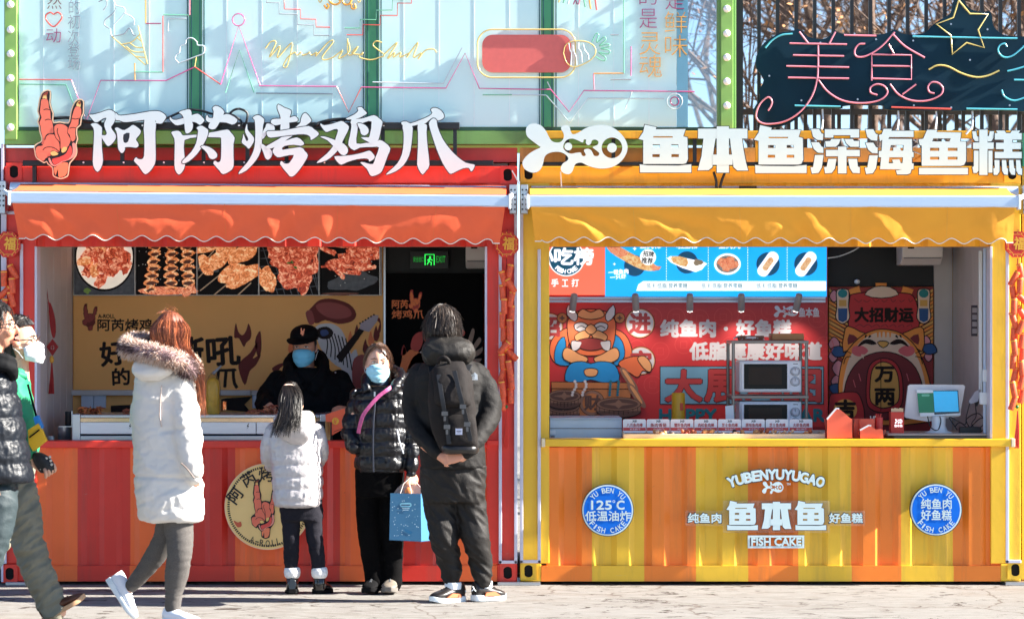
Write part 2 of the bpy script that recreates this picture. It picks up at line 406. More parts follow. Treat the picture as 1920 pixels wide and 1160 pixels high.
# inner walls and partitions
ZI0, ZI1 = .11, Z(303) - .07
groove_wall(redc, X(68) - .04, .14, 1.50, ZI0, ZI1)
groove_wall(redc, X(912), .14, 1.50, ZI0, ZI1)
groove_wall(yelc, X(1030) - .04, .14, 1.50, ZI0, ZI1)
groove_wall(yelc, X(1858), .14, 1.56, ZI0, ZI1)
b = MB(); b.box(X(68), X(719, 1.5), 1.50, 1.54, ZI0, ZI1); b.build('partition', mat('partition_brown', (244, 176, 100), .6), redc)
b = MB(); b.box(X(719, 1.5) + .002, X(723, 1.5), 1.48, 1.56, ZI0, ZI1); b.build('door_frame', STEEL, redc)
b = MB(); b.box(X(1031), X(1552, 1.5), 1.50, 1.54, ZI0, ZI1); b.build('partition', mat('partition_red', (206, 44, 46), .55), yelc)
b = MB(); b.pbox(723.5, 430, 910, 513, 1.56, .03); b.build('door_head', mat('door_head_dark', (22, 24, 26), .6), redc)
b = MB(); b.pbox(1553, 430, 1752, 537, 1.6, .03); b.build('door_head', mat('door_head_dark', (22, 24, 26), .6), yelc)
b = MB(); b.box(X(1750, 1.6) + .002, X(1858), 1.57, 1.61, ZI0, ZI1); b.build('partition', PANEL, yelc)
# blocks under the corners
for px in (25, 945, 985, 1895):
    b = MB(); b.box(X(px - 12), X(px + 28), -.05, .3, .0005, .021); tag(b.build('steel_shim', STEEL, bevel=.003), {25: 'flat steel shim under the left foot of the red container', 945: 'flat steel shim under the right foot of the red container', 985: 'flat steel shim under the left foot of the yellow container', 1895: 'flat steel shim under the right foot of the yellow container'}[px], 'shim', 'steel shims under the containers')

# neighbours just inside the frame edges
b = MB(); corrugate(b, -700, 0, .03, Z(330), .05, .04, 66, [(9999, 0)]); b.box(X(-700), X(2), .1, 2.4, .02, Z(276))
n1 = thing('dark_container', 'dark navy container at the left edge beside the red one', 'container', (X(-350), 1.2, .02))
b.build('front_panel', mat('navy_paint', (32, 36, 52), .45), n1)
b = MB(); b.box(X(3), X(7), -.02, .1, .02, Z(270)); b.build('led_strip', LED, n1)
n2 = thing('teal_container', 'teal green container at the right edge beside the yellow one', 'container', (X(2300), 1.2, .02))
b = MB(); corrugate(b, 1919, 2800, .03, Z(300), .05, .04, 66, [(9999, 0)]); b.box(X(1919), X(2800), .1, 2.4, .02, Z(276)); b.build('front_panel', mat('mustard_paint', (222, 176, 50), .45), n2)
b = MB(); b.box(X(1917), X(2800), -.01, .2, Z(312), Z(250)); b.build('top_rail', mat('teal_paint', (46, 140, 110), .45), n2)

# ================================================================ green glass showcase on top
up = thing('glass_showcase', 'green framed glass showcase with blinds standing on the red container', 'showcase', (X(690), 1.0, Z(275)))
ZT = Z(-330)
b = MB(); b.box(X(8), X(1380), .0, .1, Z(271), Z(245)); b.build('bottom_rail', GRN, up, bevel=.004)
b = MB(); b.box(X(8), X(1380), .0, .1, ZT - .09, ZT); b.build('top_rail', GRN, up, bevel=.004)
for a, e in ((8, 34), (1345, 1380)):
    b = MB(); b.box(X(a), X(e), -.01, .11, Z(244.5), ZT - .091); po = b.build('corner_post', GRN, up, bevel=.004)
    b = MB(); q = a + 2 if a < 100 else a + 6
    b.box(X(q), X(q + 23), -.03, -.011, Z(262 if a < 100 else 243), ZT - .1); b.build('bulb_channel', mat('bulb_channel_green', (140, 182, 92), .4), po, bevel=.003)
    ys = [10, 57, 102, 148, 194, 240, -36, -82, -128, -174] if a < 100 else [18, 64, 109, 154, 199, -27, -72, -117, -162]
    for y in ys:
        c = MB(); c.sphere((X(q + 11), -.032, Z(y)), L(7), .018, L(7), 16, 8); c.build('bulb', mat('bulb_white', (250, 250, 244), .25), po, smooth=180)
b = MB(); b.box(X(34.5), X(1344.5), .0, .07, Z(244.6), Z(238.6)); b.build('window_sill', mat('dark_green_trim', (40, 84, 66)), up)
for a, e in ((355, 378), (685, 710), (1015, 1038)):
    b = MB(); b.box(X(a), X(e), .0, .09, Z(238.5), ZT - .091); mu = b.build('mullion', GRND, up, bevel=.003)
    b = MB()
    for q in (a - 4.5, a + 3, e - 4, e + 3.5): b.box(X(q), X(q + 2), -.003, .005, Z(238.5), ZT - .092)
    b.build('gasket', mat('gasket_teal', (34, 84, 88)), mu)
GL = glass('window_glass', (252, 254, 255), .12, .02, 1.3)
FILM = mat('pale_film_glass', (214, 246, 242), .12, var=.06, vs=.9)
for a, e in ((35, 354.5), (378.5, 684.5), (710.5, 1014.5), (1038.5, 1268.5)):
    b = MB(); b.box(X(a), X(e), .006, .012, Z(238), ZT - .092); wn = b.build('window', FILM, up)
    b = MB(); x = a + 46
    while x < e - 20: b.box(X(x), X(x) + .003, .0045, .0058, Z(238.2), ZT - .093); x += 66
    b.build('joint', mat('film_joint', (236, 252, 252), .4), wn)
b = MB(); b.box(X(1269), X(1344), .006, .01, Z(238), ZT - .092); b.build('window', GL, up)
b = MB(); b.box(X(1269), X(1290), .014, .016, Z(239), ZT - .1); b.build('blind_edge', mat('aqua_strip', (120, 206, 220), .5), up)
b = MB(); b.box(X(10), X(1378), .12, 2.4, ZT - .08, ZT - .02); b.build('roof', GRN, up)
b = MB(); b.box(X(10), X(16), .12, 2.4, Z(244), ZT - .1); b.build('end_wall', GRN, up)
b = MB(); b.box(X(30), X(1240), 2.3, 2.36, Z(244), ZT - .1); b.build('rear_wall', GRN, up)

# ================================================================ railings on the roof of the yellow container
def railing(label, Y, x0, x1, per, z0, z1, w=.022, base=None):
    r = thing('railing', label, 'railing', (X((x0 + x1) / 2), Y, z0), 'black railings on the container roof')
    b = MB(); b.box(X(x0), X(x1), Y - .02, Y + .02, z0, z0 + .03); b.build('bottom_bar', BLK, r)
    b = MB(); b.box(X(x0), X(x1), Y - .02, Y + .02, z1, z1 + .04); b.build('top_bar', BLK, r)
    x = x0 + 6
    while x < x1:
        b = MB(); b.box(X(x, 0), X(x, 0) + w, Y - .011, Y + .011, z0 + .0305, z1 - .0005); b.build('bar', BLK, r); x += per
    for q in (x0, x1 - 8):
        b = MB(); b.box(X(q), X(q) + .045, Y - .03, Y + .03, Z(276) + .002, z1 + .05); b.build('post', BLK, r)
    return r
railing('black steel railing directly behind the neon food sign', .30, 1386, 2150, 35.4, Z(248), Z(-90))
railing('black steel railing at the rear edge of the container roof', 2.25, 1392, 2420, 35.4, Z(282), Z(165), .026)
# ================================================================ awnings
def awning(name, label, xl, xr, tL, tR, fab, fabtop, vxl, vxr, bL, bR, nw):
    """tL/tR: photo rows of the top of the front bar at its left / right end"""
    Y = -.42; r = thing('awning', label, 'awning', (X((xl + xr) / 2), -.2, Z(400)), 'retracted awnings over the serving windows')
    lerp = lambda a, b, t: a + (b - a) * t
    b = MB(); n = 2; h = 22
    rg = []
    for px, t in ((xl, tL), (xr, tR)):
        x = X(px, Y); z1, z0 = Z(t, Y), Z(t + h, Y); d = .055
        rg.append([Vector((x, Y + q, z0 + (z1 - z0) * w)) for q, w in ((0, .12), (0, .9), (.006, 1), (d, 1), (d, 0), (.006, 0))])
    b.rings(rg); b.build('front_bar', ALU, r, bevel=.002)
    for px, t in ((xl, tL), (xr, tR)):
        b = MB(); s = 1 if px == xl else -1
        b.box(min(X(px, Y), X(px - 5 * s, Y)), max(X(px, Y), X(px - 5 * s, Y)), Y - .006, Y + .07, Z(t + h + 4, Y), Z(t - 2, Y)); b.build('end_cap', WHT, r, bevel=.006)
    # sloping cloth from the roller to the bar
    b = MB(); vs = []; N = 60
    for j in range(5):
        for i in range(N + 1):
            t = i / N; y = lerp(Y + .01, -.04, j / 4); z = lerp(Z(lerp(tL, tR, t), Y) + .004, Z(lerp(tL, tR, t), Y) + .075, j / 4) - .012 * math.sin(math.pi * j / 4) + .003 * noise.noise((t * 14, j * .7, 3))
            vs.append((X(lerp(xl + 2, xr - 4, t), Y), y, z))
    b.add(vs, [(j * (N + 1) + i, j * (N + 1) + i + 1, (j + 1) * (N + 1) + i + 1, (j + 1) * (N + 1) + i) for j in range(4) for i in range(N)]); b.build('canopy', fabtop, r, smooth=180, recalc=False)
    b = MB(); b.tube([(X(xl + 4), -.06, Z(tL - 6)), (X(xr - 4), -.06, Z(tR - 6))], .035, 16); b.build('roller', ALU, r, smooth=60)
    # hanging valance with a waved edge, soft folds
    N, Mv = 420, 16; vs = []; edge = []
    def tri(x):
        q = abs((x % 1) * 2 - 1); return q * q * (3 - 2 * q) * .5 + q * .5
    def vy(t, v):
        w_ = noise.noise((t * 3, v * .6, xl * .01)); k = 1 if xl < 500 else -1
        f = .015 * tri(t * 5.3 + k * v * .55 + w_ * .9 + .2) + .010 * tri(t * 9.7 - v * .8 + w_ * 1.4) + .004 * noise.noise((t * 16 + v * 2, v * 1.2, 3 + xl * .01)) + .0015 * noise.noise((t * 60, v * 5, xl))
        return Y + .010 - f * min(1, .25 + v * 1.2) + .03 * v
    for j in range(Mv + 1):
        v = j / Mv
        for i in range(N + 1):
            t = i / N; px = lerp(lerp(xl + 4, vxl, v), lerp(xr - 6, vxr, v), t)
            top = lerp(tL, tR, t) + h - 1
            ph = t * nw * 2 * math.pi
            bot = lerp(bL, bR, t) - 5.0 * math.cos(ph) if .012 < t < .985 else lerp(bL, bR, t) + 3
            vs.append((X(px, Y), vy(t, v), Z(lerp(top, bot, v), Y)))
        if v == 1: edge = vs[-(N + 1):]
    b = MB(); b.add(vs, [(j * (N + 1) + i, j * (N + 1) + i + 1, (j + 1) * (N + 1) + i + 1, (j + 1) * (N + 1) + i) for j in range(Mv) for i in range(N)])
    va = b.build('valance', fab, r, smooth=180, recalc=False)
    b = MB(); b.tube(edge, .0033, 6); b.build('piping', mat('cream_piping', (252, 240, 222), .6), va, smooth=60)
    for ts in (.21, .43, .66, .86):                            # sewn seams between the cloth panels
        b = MB(); vs = []
        for j in range(Mv + 1):
            v = j / Mv
            for dt in (0, .0016):
                t = ts + dt; top = lerp(tL, tR, t) + h - 1; bot = lerp(bL, bR, t) - 4.5 * math.cos(t * nw * 2 * math.pi)
                vs.append((X(lerp(lerp(xl + 4, vxl, v), lerp(xr - 6, vxr, v), t), Y), vy(t, v) - .0022, Z(lerp(top, bot, v * .985), Y)))
        b.add(vs, [(2 * j, 2 * j + 1, 2 * j + 3, 2 * j + 2) for j in range(Mv)]); b.build('seam', fabtop, va, smooth=180, recalc=False)
    for px, t, s in ((xl, tL, 1), (xr, tR, -1)):
        b = MB(); q = px - 9 * s
        b.box(X(q - 7), X(q + 7), -.13, -.002, Z(402), Z(t - 18)); b.build('wall_bracket', STEEL, r, bevel=.004)
        b = MB()
        for k in range(5):
            for dx in (-3.5, 3.5): b.lathe((X(q + dx), -.137, Z(t - 8 + k * 9)), [(.006, 0), (.006, .007)], 8, 0, 'y')
        b.build('bolt', mat('bolt_dark', (60, 60, 64), .4, .8), r)
        b = MB(); b.tube([(X(q + 2 * s), -.1, Z(t)), (X(q + 7 * s, -.25), -.25, Z(t + 6, -.25)), (X(px + 2 * s, Y), Y + .05, Z(t + 9, Y))], .014, 8); b.build('folding_arm', WHT, r, smooth=50)
    return r
FR = mat('awning_red_cloth', (255, 104, 60), .8, var=.05, vs=3, bump=.15, bs=300)
FRT = mat('awning_red_top', (246, 112, 62), .75, var=.03, vs=3)
FY = mat('awning_yellow_cloth', (255, 168, 46), .8, var=.05, vs=3, bump=.15, bs=300)
FYT = mat('awning_yellow_top', (246, 172, 60), .75, var=.03, vs=3)
awning('awning', 'orange red cloth awning with a waved valance over the red shop window', 19, 953, 359, 366, FR, FRT, 34, 937, 444, 453, 19.5)
awning('awning', 'yellow cloth awning with a waved valance over the yellow shop window', 992, 1909, 366, 367, FY, FYT, 1003, 1901, 449, 452, 19.5)

# ================================================================ big brush lettering of the red shop
SGN = mat('sign_white', (212, 232, 232), .4, var=.015)
SIDE = mat('sign_edge', (40, 50, 58), .5)
def crop(ox, oy, k): return lambda a, b: (ox + a * k, oy + b * k)
K = 280 / 1920
c1, c2, c3 = crop(165, 190, K), crop(440, 190, K), crop(640, 190, K)
LET = [
 (c1, [[(35,300),(70,283),(110,285),(150,310),(180,345),(178,430),(178,600),(192,760),(165,860),(122,907),(80,860),(62,780),(70,600),(78,430),(70,345)],
  [(10,175),(60,172),(150,150),(270,110),(320,130),(345,150),(350,235),(325,290),(296,330),(310,365),(350,420),(362,465),(320,535),(262,577),(225,545),(178,470),(180,435),(215,440),(240,420),(235,390),(210,320),(215,270),(238,215),(190,225),(120,270),(80,262),(40,215)],
  [(352,150),(380,170),(420,185),(600,165),(800,130),(900,128),(960,150),(1005,195),(990,235),(950,285),(900,285),(868,280),(868,245),(720,240),(560,262),(460,268),(400,245),(355,240)],
  [(725,240),(865,240),(865,400),(868,600),(868,760),(840,840),(790,905),(740,937),(700,905),(650,830),(590,765),(620,720),(640,740),(690,745),(722,700),(725,500)],
  ([(345,350),(380,338),(420,360),(470,372),(540,330),(580,305),(640,340),(680,385),(655,440),(615,490),(640,530),(650,570),(620,597),(560,590),(480,590),(475,620),(455,655),(430,665),(405,640),(385,590),(378,460),(365,390)], [(455,430),(535,408),(515,520),(460,528)])]),
 (c1, [[(1060,205),(1080,230),(1130,240),(1230,215),(1380,165),(1430,170),(1490,230),(1490,260),(1440,305),(1400,280),(1340,265),(1240,290),(1150,310),(1105,290),(1050,235)],
  [(1170,140),(1240,115),(1300,105),(1330,140),(1335,250),(1350,300),(1340,360),(1310,400),(1270,415),(1250,390),(1240,300),(1232,220),(1205,170)],
  [(1530,170),(1550,210),(1600,215),(1700,190),(1780,165),(1840,180),(1920,235),(1900,280),(1850,300),(1780,275),(1690,270),(1620,275),(1550,270),(1515,235)],
  [(1600,90),(1640,60),(1700,80),(1750,130),(1745,160),(1710,240),(1680,290),(1640,350),(1590,362),(1550,340),(1560,290),(1605,220),(1615,130)],
  [(1070,405),(1110,385),(1165,382),(1200,410),(1225,440),(1395,430),(1395,465),(1240,500),(1240,700),(1245,830),(1215,900),(1170,942),(1130,900),(1112,820),(1115,600),(1110,480)],
  [(1530,415),(1650,390),(1790,365),(1830,395),(1885,470),(1870,550),(1870,700),(1870,840),(1820,900),(1735,937),(1690,890),(1612,800),(1635,765),(1665,785),(1700,770),(1712,700),(1712,500),(1690,465),(1530,460)],
  [(1395,345),(1430,320),(1470,318),(1520,350),(1545,375),(1535,450),(1480,560),(1400,680),(1300,770),(1225,800),(1210,775),(1240,740),(1330,650),(1390,540),(1410,430),(1415,370)],
  [(1450,585),(1490,572),(1560,590),(1620,630),(1660,680),(1650,725),(1600,745),(1560,725),(1540,680),(1500,630)]]),
 (c2, [[(160,290),(165,360),(200,410),(248,470),(240,530),(185,610),(150,580),(90,530),(105,470),(110,420),(125,450),(150,510),(172,500),(170,470),(135,400),(140,340)],
  [(230,215),(270,185),(310,180),(350,205),(382,240),(365,310),(360,380),(350,470),(345,590),(310,700),(240,800),(150,890),(50,935),(80,880),(160,790),(220,690),(255,590),(265,450),(265,330),(255,240)],
  [(360,395),(395,335),(410,290),(450,290),(500,310),(515,350),(505,385),(460,375),(420,400),(400,440),(355,490)],
  [(345,545),(400,580),(460,620),(485,660),(470,715),(430,752),(395,730),(370,660),(345,600)],
  [(550,95),(560,40),(640,85),(720,115),(722,160),(700,240),(697,420),(590,440),(595,240),(570,150)],
  [(465,265),(490,230),(590,225),(700,215),(770,190),(810,225),(800,260),(700,275),(580,300),(520,310),(480,290)],
  [(850,240),(870,180),(905,150),(945,180),(985,240),(970,270),(890,330),(780,420),(660,500),(540,580),(430,615),(400,590),(420,570),(560,490),(680,410),(800,320),(845,275)],
  [(410,410),(430,385),(600,380),(760,350),(950,320),(1020,360),(1080,410),(1060,450),(980,500),(975,465),(930,430),(820,425),(600,450),(460,468),(420,440)],
  [(500,610),(560,540),(680,500),(800,465),(870,510),(893,550),(850,572),(760,560),(640,575),(615,625),(840,590),(900,640),(940,695),(900,780),(840,870),(770,950),(720,968),(680,930),(585,810),(605,770),(640,800),(690,800),(720,770),(760,690),(640,705),(550,720),(490,655)]]),
 (c2, [[(1100,300),(1115,290),(1150,310),(1260,290),(1370,255),(1420,280),(1468,325),(1455,380),(1425,440),(1390,510),(1350,600),(1270,690),(1180,760),(1055,795),(1100,745),(1190,670),(1270,570),(1300,470),(1330,370),(1280,360),(1190,395),(1150,375)],
  [(1100,460),(1150,452),(1240,480),(1320,510),(1400,545),(1450,600),(1455,650),(1420,692),(1370,685),(1325,635),(1270,580),(1190,500)],
  [(1430,225),(1540,170),(1590,120),(1575,85),(1630,75),(1660,110),(1700,155),(1650,190),(1590,220),(1500,235)],
  [(a + 1371, b) for a, b in [(130,235),(215,235),(215,300),(205,400),(195,543),(320,535),(430,530),(490,498),(560,530),(630,605),(600,690),(560,800),(520,900),(470,940),(400,962),(365,940),(330,870),(245,790),(290,785),(340,800),(410,805),(440,720),(485,595),(400,588),(240,595),(165,630),(90,565),(110,450),(130,330)]],
  [(a + 1371, b) for a, b in [(130,240),(250,225),(330,205),(420,180),(480,215),(530,265),(510,350),(480,490),(410,555),(350,525),(250,465),(340,465),(365,440),(390,262),(300,270),(215,300),(130,300)]],
  [(a + 1371, b) for a, b in [(205,290),(250,285),(310,310),(350,360),(345,410),(300,440),(255,420),(240,360)]],
  [(a + 1371, b) for a, b in [(-90,710),(0,705),(150,690),(280,660),(360,635),(400,665),(430,710),(415,745),(360,775),(350,745),(300,735),(200,745),(80,780),(0,815),(-50,780)]]]),
 (c3, [[(770,270),(840,262),(890,285),(1020,240),(1130,190),(1170,150),(1150,110),(1180,88),(1230,90),(1290,130),(1320,180),(1310,220),(1240,250),(1200,215),(1150,225),(1100,270),(1060,290),(990,300),(900,320),(800,320)],
  [(790,300),(905,310),(915,400),(900,560),(870,700),(800,820),(700,900),(575,945),(620,895),(720,800),(780,680),(800,540),(800,400)],
  [(985,295),(1060,290),(1100,310),(1095,400),(1110,600),(1132,820),(1090,890),(1045,940),(1005,890),(975,810),(985,600),(985,400)],
  [(1130,270),(1180,220),(1225,245),(1235,320),(1300,480),(1400,620),(1500,720),(1600,790),(1700,812),(1715,830),(1690,885),(1665,900),(1640,858),(1570,860),(1480,900),(1410,932),(1370,900),(1300,790),(1220,600),(1160,420),(1135,330)]])]
rs = thing('shop_sign', 'big white brush lettering on black rails above the red shop', 'sign', (X(500), -.1, Z(330)))
b = MB(); b.box(X(150), X(862), -.07, -.03, Z(244), Z(231)); b.build('rail', BLK, rs, bevel=.003)
b = MB(); b.box(X(46), X(925), -.07, -.03, Z(312), Z(302)); b.build('rail', BLK, rs, bevel=.003)
for px in (228, 380, 462, 535, 640, 715, 850):
    b = MB(); b.box(X(px), X(px + 7), -.066, -.034, Z(301.8), Z(244.2)); b.build('upright', BLK, rs)
b = MB(); b.box(X(64), X(71), -.068, -.033, Z(347), Z(312.2)); b.build('upright', BLK, rs)
ACC = [(), (6, 7), (7,), (5,), (3,)]
for li, (xf, strokes) in enumerate(LET):
    b = MB()
    for i, st in enumerate(strokes):
        holes = ()
        if isinstance(st, tuple): st, h = st; holes = (h,)
        b.poly(st, -.125 - .00025 * i, .035, 0, holes, xf, 1, 1)
        b.poly(inset(smooth_loop(st, 1), -11), -.1225 if i not in ACC[li] else -.12488 - .00025 * i, 0, 1, (), xf)
    b.build('letter', [SGN, SIDE], rs)
b = MB()
random.seed(3)
for x in range(180, 850, 90): b.lathe((X(x), -.072, Z(237)), [(.006, 0), (.006, -.006)], 8, 0, 'y')
for x in range(160, 900, 75): b.lathe((X(x), -.072, Z(306)), [(.006, 0), (.006, -.006)], 8, 0, 'y')
b.build('screw', WHT, rs)
# black cables looped behind the letters
for nm, pts, rr in (('a black corrugated cable running behind the claw sign to the first white letter', [(100, 222), (130, 221), (165, 228), (190, 229)], 3),
                    ('a black cable looping in a ring above the second white letter', [(300, 228), (330, 214), (352, 206), (378, 208), (400, 214), (430, 214), (450, 225), (458, 238), (464, 214), (452, 205), (440, 206), (430, 214), (410, 236)], 2.2),
                    ('a thick black cable lying behind the white letters left of the glass mullion', [(590, 236), (605, 229), (640, 224), (700, 228), (722, 232)], 3.4)):
    b = MB(); b.tube([P(a, c, -.085 - .004 * math.sin(i)) for i, (a, c) in enumerate(spline(pts, 6))], L(rr), 8)
    tag(b.build('cable', BLK, smooth=60), nm[2:], 'cable')

# ================================================================ claw emblem (also used on the round badge, door curtain, mural, cap)
CL_OUT = [(180,95),(230,60),(285,65),(290,150),(285,210),(305,290),(325,340),(320,400),(330,450),(400,440),(500,455),(520,400),(530,330),(555,250),(590,190),(640,165),(690,190),(690,270),(690,340),(665,390),(655,480),(610,520),(610,600),(620,650),(600,720),(610,780),(600,850),(540,925),(520,960),(505,1080),(480,1110),(410,1132),(340,1110),(315,1080),(310,1000),(255,955),(240,925),(210,940),(150,905),(110,870),(95,800),(90,740),(130,700),(170,680),(180,640),(155,560),(150,500),(130,440),(150,380),(130,320),(140,250),(150,180)]
CL_F = [
 (2, [(178,175),(230,165),(260,190),(270,270),(285,310),(290,400),(310,450),(325,570),(290,580),(240,600),(220,660),(215,720),(180,710),(195,640),(175,560),(170,500),(155,450),(180,390),(160,330),(170,240)]),
 (3, [(182,160),(200,108),(240,82),(262,80),(245,120),(250,168),(215,160)]), (5, [(190,160),(212,118),(222,140),(232,112),(244,165),(215,158)]),
 (2, [(590,262),(640,262),(660,300),(655,370),(630,410),(625,470),(600,510),(585,560),(590,640),(560,680),(535,660),(520,600),(495,570),(510,510),(540,440),(545,395),(560,340)]),
 (5, [(600,248),(615,205),(650,190),(652,262),(625,255)]), (3, [(618,212),(650,192),(650,235),(632,225)]),
 (2, [(110,760),(150,735),(190,730),(215,690),(230,630),(280,590),(330,595),(350,640),(390,690),(400,760),(390,810),(330,790),(290,800),(290,850),(230,880),(200,915),(140,880),(115,830)]),
 (2, [(335,500),(380,470),(440,475),(495,510),(490,580),(530,650),(520,700),(490,750),(430,770),(410,760),(405,690),(360,640),(340,580)]),
 (4, [(310,890),(400,865),(480,820),(520,730),(545,760),(545,830),(500,900),(420,920),(340,960),(315,930)]),
 (6, [(552,700),(588,705),(598,780),(586,850),(520,898),(430,928),(350,978),(292,958),(262,890),(280,880),(310,945),(345,965),(420,922),(500,897),(552,830),(556,760)]),
 (7, [(412,940),(500,938),(490,1050),(460,1095),(410,1110),(385,1100),(377,1010),(352,1085),(335,1050),(330,985),(350,990)]),
 (5, [(290,810),(330,795),(385,830),(340,850),(300,845)]), (5, [(420,780),(450,745),(490,755),(470,800),(430,815)])]
CL_L = [[(205,300),(240,288),(282,300)], [(220,425),(255,412),(292,418)], [(220,660),(232,615),(262,588),(325,592)], [(195,785),(230,752),(300,748),(350,768),(395,808)], [(375,520),(370,570),(398,640),(405,700),(400,740)], [(545,400),(590,410),(630,400)], [(520,520),(560,512),(600,520)], [(250,860),(300,872),(390,858),(470,820),(515,735)]]
def claw(b, xf, Y, dy=.0009, cream=True, black=True, lw=1.0, dark=None):
    """prints the claw hand; material slots 0 cream 1 black 2 coral 3 dark red 4 deep coral 5 yellow 6 pink 7 orange"""
    sc = abs(xf(100, 0)[0] - xf(0, 0)[0]) / 100
    if cream: b.poly(inset(CL_OUT, -3), Y, 0, 0, (), xf, None, 1)
    if black: b.poly(inset(CL_OUT, 12 if cream else 4), Y - dy, 0, 1, (), xf, None, 1)
    for i, (m, p) in enumerate(CL_F): b.poly(p, Y - dy * (2 + .3 * i), 0, m if dark is None else dark, (), xf, None, 1)
    for l in CL_L: b.line(spline(l, 3), 9 * sc * lw, Y - dy * 7, 1, 0, lambda a, c: xf(a, c))
CLM = [mat('claw_cream', (250, 214, 172), .5), mat('print_black', (26, 20, 22), .5), mat('claw_coral', (248, 124, 96), .5), mat('claw_dark', (160, 66, 44), .5),
       mat('claw_deep', (236, 84, 74), .5), mat('claw_yellow', (250, 208, 122), .5), mat('claw_pink', (250, 160, 142), .5), mat('claw_orange', (252, 138, 96), .5)]
xfc = crop(50, 160, 130 / 838)
b = MB(); b.poly(CL_OUT, -.14, .03, 0, (), xfc, 1, 1); claw(b, xfc, -.1412)
tag(b.build('claw_emblem', CLM), 'coral claw cutout making a horned hand sign left of the brush lettering', 'emblem')
# round badge on the red counter front
bx, by, br = 502, 949, 81
bd = thing('round_badge', 'round cream badge with a coral claw and black letters on the red counter front', 'badge', (X(bx), -.03, Z(by + br)))
b = MB(); Y = -.05
b.disc(bx, by, br, Y, .02, 0, 64)
b.disc(bx, by, br - 2, Y - .0008, 0, 2, 64)
for i in range(110):
    a = 6.28319 * i / 110; ca, sa = math.cos(a), math.sin(a)
    b.line([(bx + (br - 5.2) * ca, by + (br - 5.2) * sa), (bx + (br - 9.6) * ca, by + (br - 9.6) * sa)], 2.6, Y - .0016, 1)
b.build('plate', [mat('badge_rim', (250, 206, 160), .45), CLM[1], mat('badge_cream', (252, 212, 138), .45)], bd)
b = MB(); Y = -.054; cj = crop(403, 850, 220 / 1276)
xfb = lambda a, c: cj(a * .5 + 345, c * .61 + 238)
b = MB(); claw(b, xfb, Y, cream=False); b.build('claw', CLM, bd)
b = MB()
for ch, px, py, an, s in (('阿', 441, 928, -.92, 26), ('芮', 466, 897, -.52, 26), ('烤', 499, 889, -.06, 27), ('鸡', 533, 897, .5, 26), ('爪', 560, 925, .9, 26)):
    b.text(ch, (px - s / 2, py - s / 2, px + s / 2, py + s / 2), Y, 0, 0, .018, an)
b.build('lettering', CLM[1], bd); b = MB()
for ch, px, py, an in (('A', 473, 1011, .3), ('-', 482, 1015, .2), ('R', 491, 1017, .12), ('O', 502, 1018, 0), ('L', 513, 1017, -.12), ('L', 522, 1014, -.2)):
    hh = 12 if ch != '-' else 2; ww = 3.2 if ch in '-L' else 4; b.text(ch, (px - ww, py - hh / 2, px + ww, py + hh / 2), Y, 0, 0, 0, an)
b.build('lettering', CLM[1], bd)
b = MB(); b.poly([(438, 975), (446, 979), (451, 977), (453, 985), (447, 988), (442, 984)], Y, 0, 0, (), None, None, 2); b.build('flame_mark', mat('flame_brick', (214, 96, 62), .5), bd)

# ================================================================ big block lettering of the yellow shop
c4, c5, c6, c7 = [crop(o, 220, K) for o in (970, 1190, 1440, 1640)]
def rc(x0, y0, x1, y1): return [(x0, y0), (x1, y0), (x1, y1), (x0, y1)]
YU = [([(130,95),(280,128),(270,155),(655,152),(625,245),(678,260),(685,540),(660,590),(620,600),(110,600),(110,295),(50,280),(110,190)], [rc(240,245,488,262), rc(232,350,325,388), rc(472,350,562,388), rc(228,475,322,512), rc(472,475,568,512)]),
      ([(65,605),(160,618),(560,622),(728,605),(728,710),(70,710)], [])]
sh = lambda st, dx, dy: [([(a + dx, c + dy) for a, c in p], [[(a + dx, c + dy) for a, c in h] for h in hs]) for p, hs in st]
BEN = [([(815,140),(930,155),(1055,150),(1055,118),(1210,118),(1212,155),(1330,158),(1450,145),(1450,275),(1380,276),(1400,420),(1430,580),(1460,685),(1320,685),(1270,640),(1257,560),(1255,480),(1250,480),(1212,290),(1212,480),(1255,480),(1255,610),(1212,612),(1212,712),(1056,712),(1056,612),(1005,610),(1003,560),(1000,640),(950,680),(810,682),(860,500),(885,276),(820,275)], [[(1040,278),(1054,278),(1054,470),(1018,472)]])]
BEN = [(rc(815,148,1450,274), []), (rc(1055,118,1212,712), []), ([(885,270),(1040,270),(1018,400),(1005,520),(1000,640),(950,680),(810,682),(860,500)], []), ([(1225,270),(1380,270),(1400,420),(1430,580),(1460,685),(1320,685),(1270,640),(1257,520),(1240,400)], []), (rc(1003,480,1258,612), [])]
WAT = [([(553,150),(655,150),(690,210),(712,215),(705,297),(630,290),(580,250)], []), ([(553,322),(655,322),(690,378),(712,385),(712,460),(640,455),(590,410)], []), ([(605,485),(715,485),(690,650),(650,715),(565,725),(545,645),(580,640)], [])]
SHEN = WAT + [([(730,155),(1172,155),(1172,262),(1060,262),(1060,232),(840,232),(840,262),(730,262)], []), ([(735,310),(800,305),(815,280),(935,280),(910,345),(870,380),(745,380)], []), ([(980,280),(1090,280),(1105,305),(1172,305),(1172,380),(1060,380),(1010,340)], []),
   (rc(745,420,1180,502), []), (rc(900,378,1010,722), []), ([(775,535),(880,535),(860,660),(820,715),(735,722),(720,640),(755,635)], []), ([(1030,535),(1145,535),(1155,635),(1180,640),(1180,720),(1090,715),(1050,650)], [])]
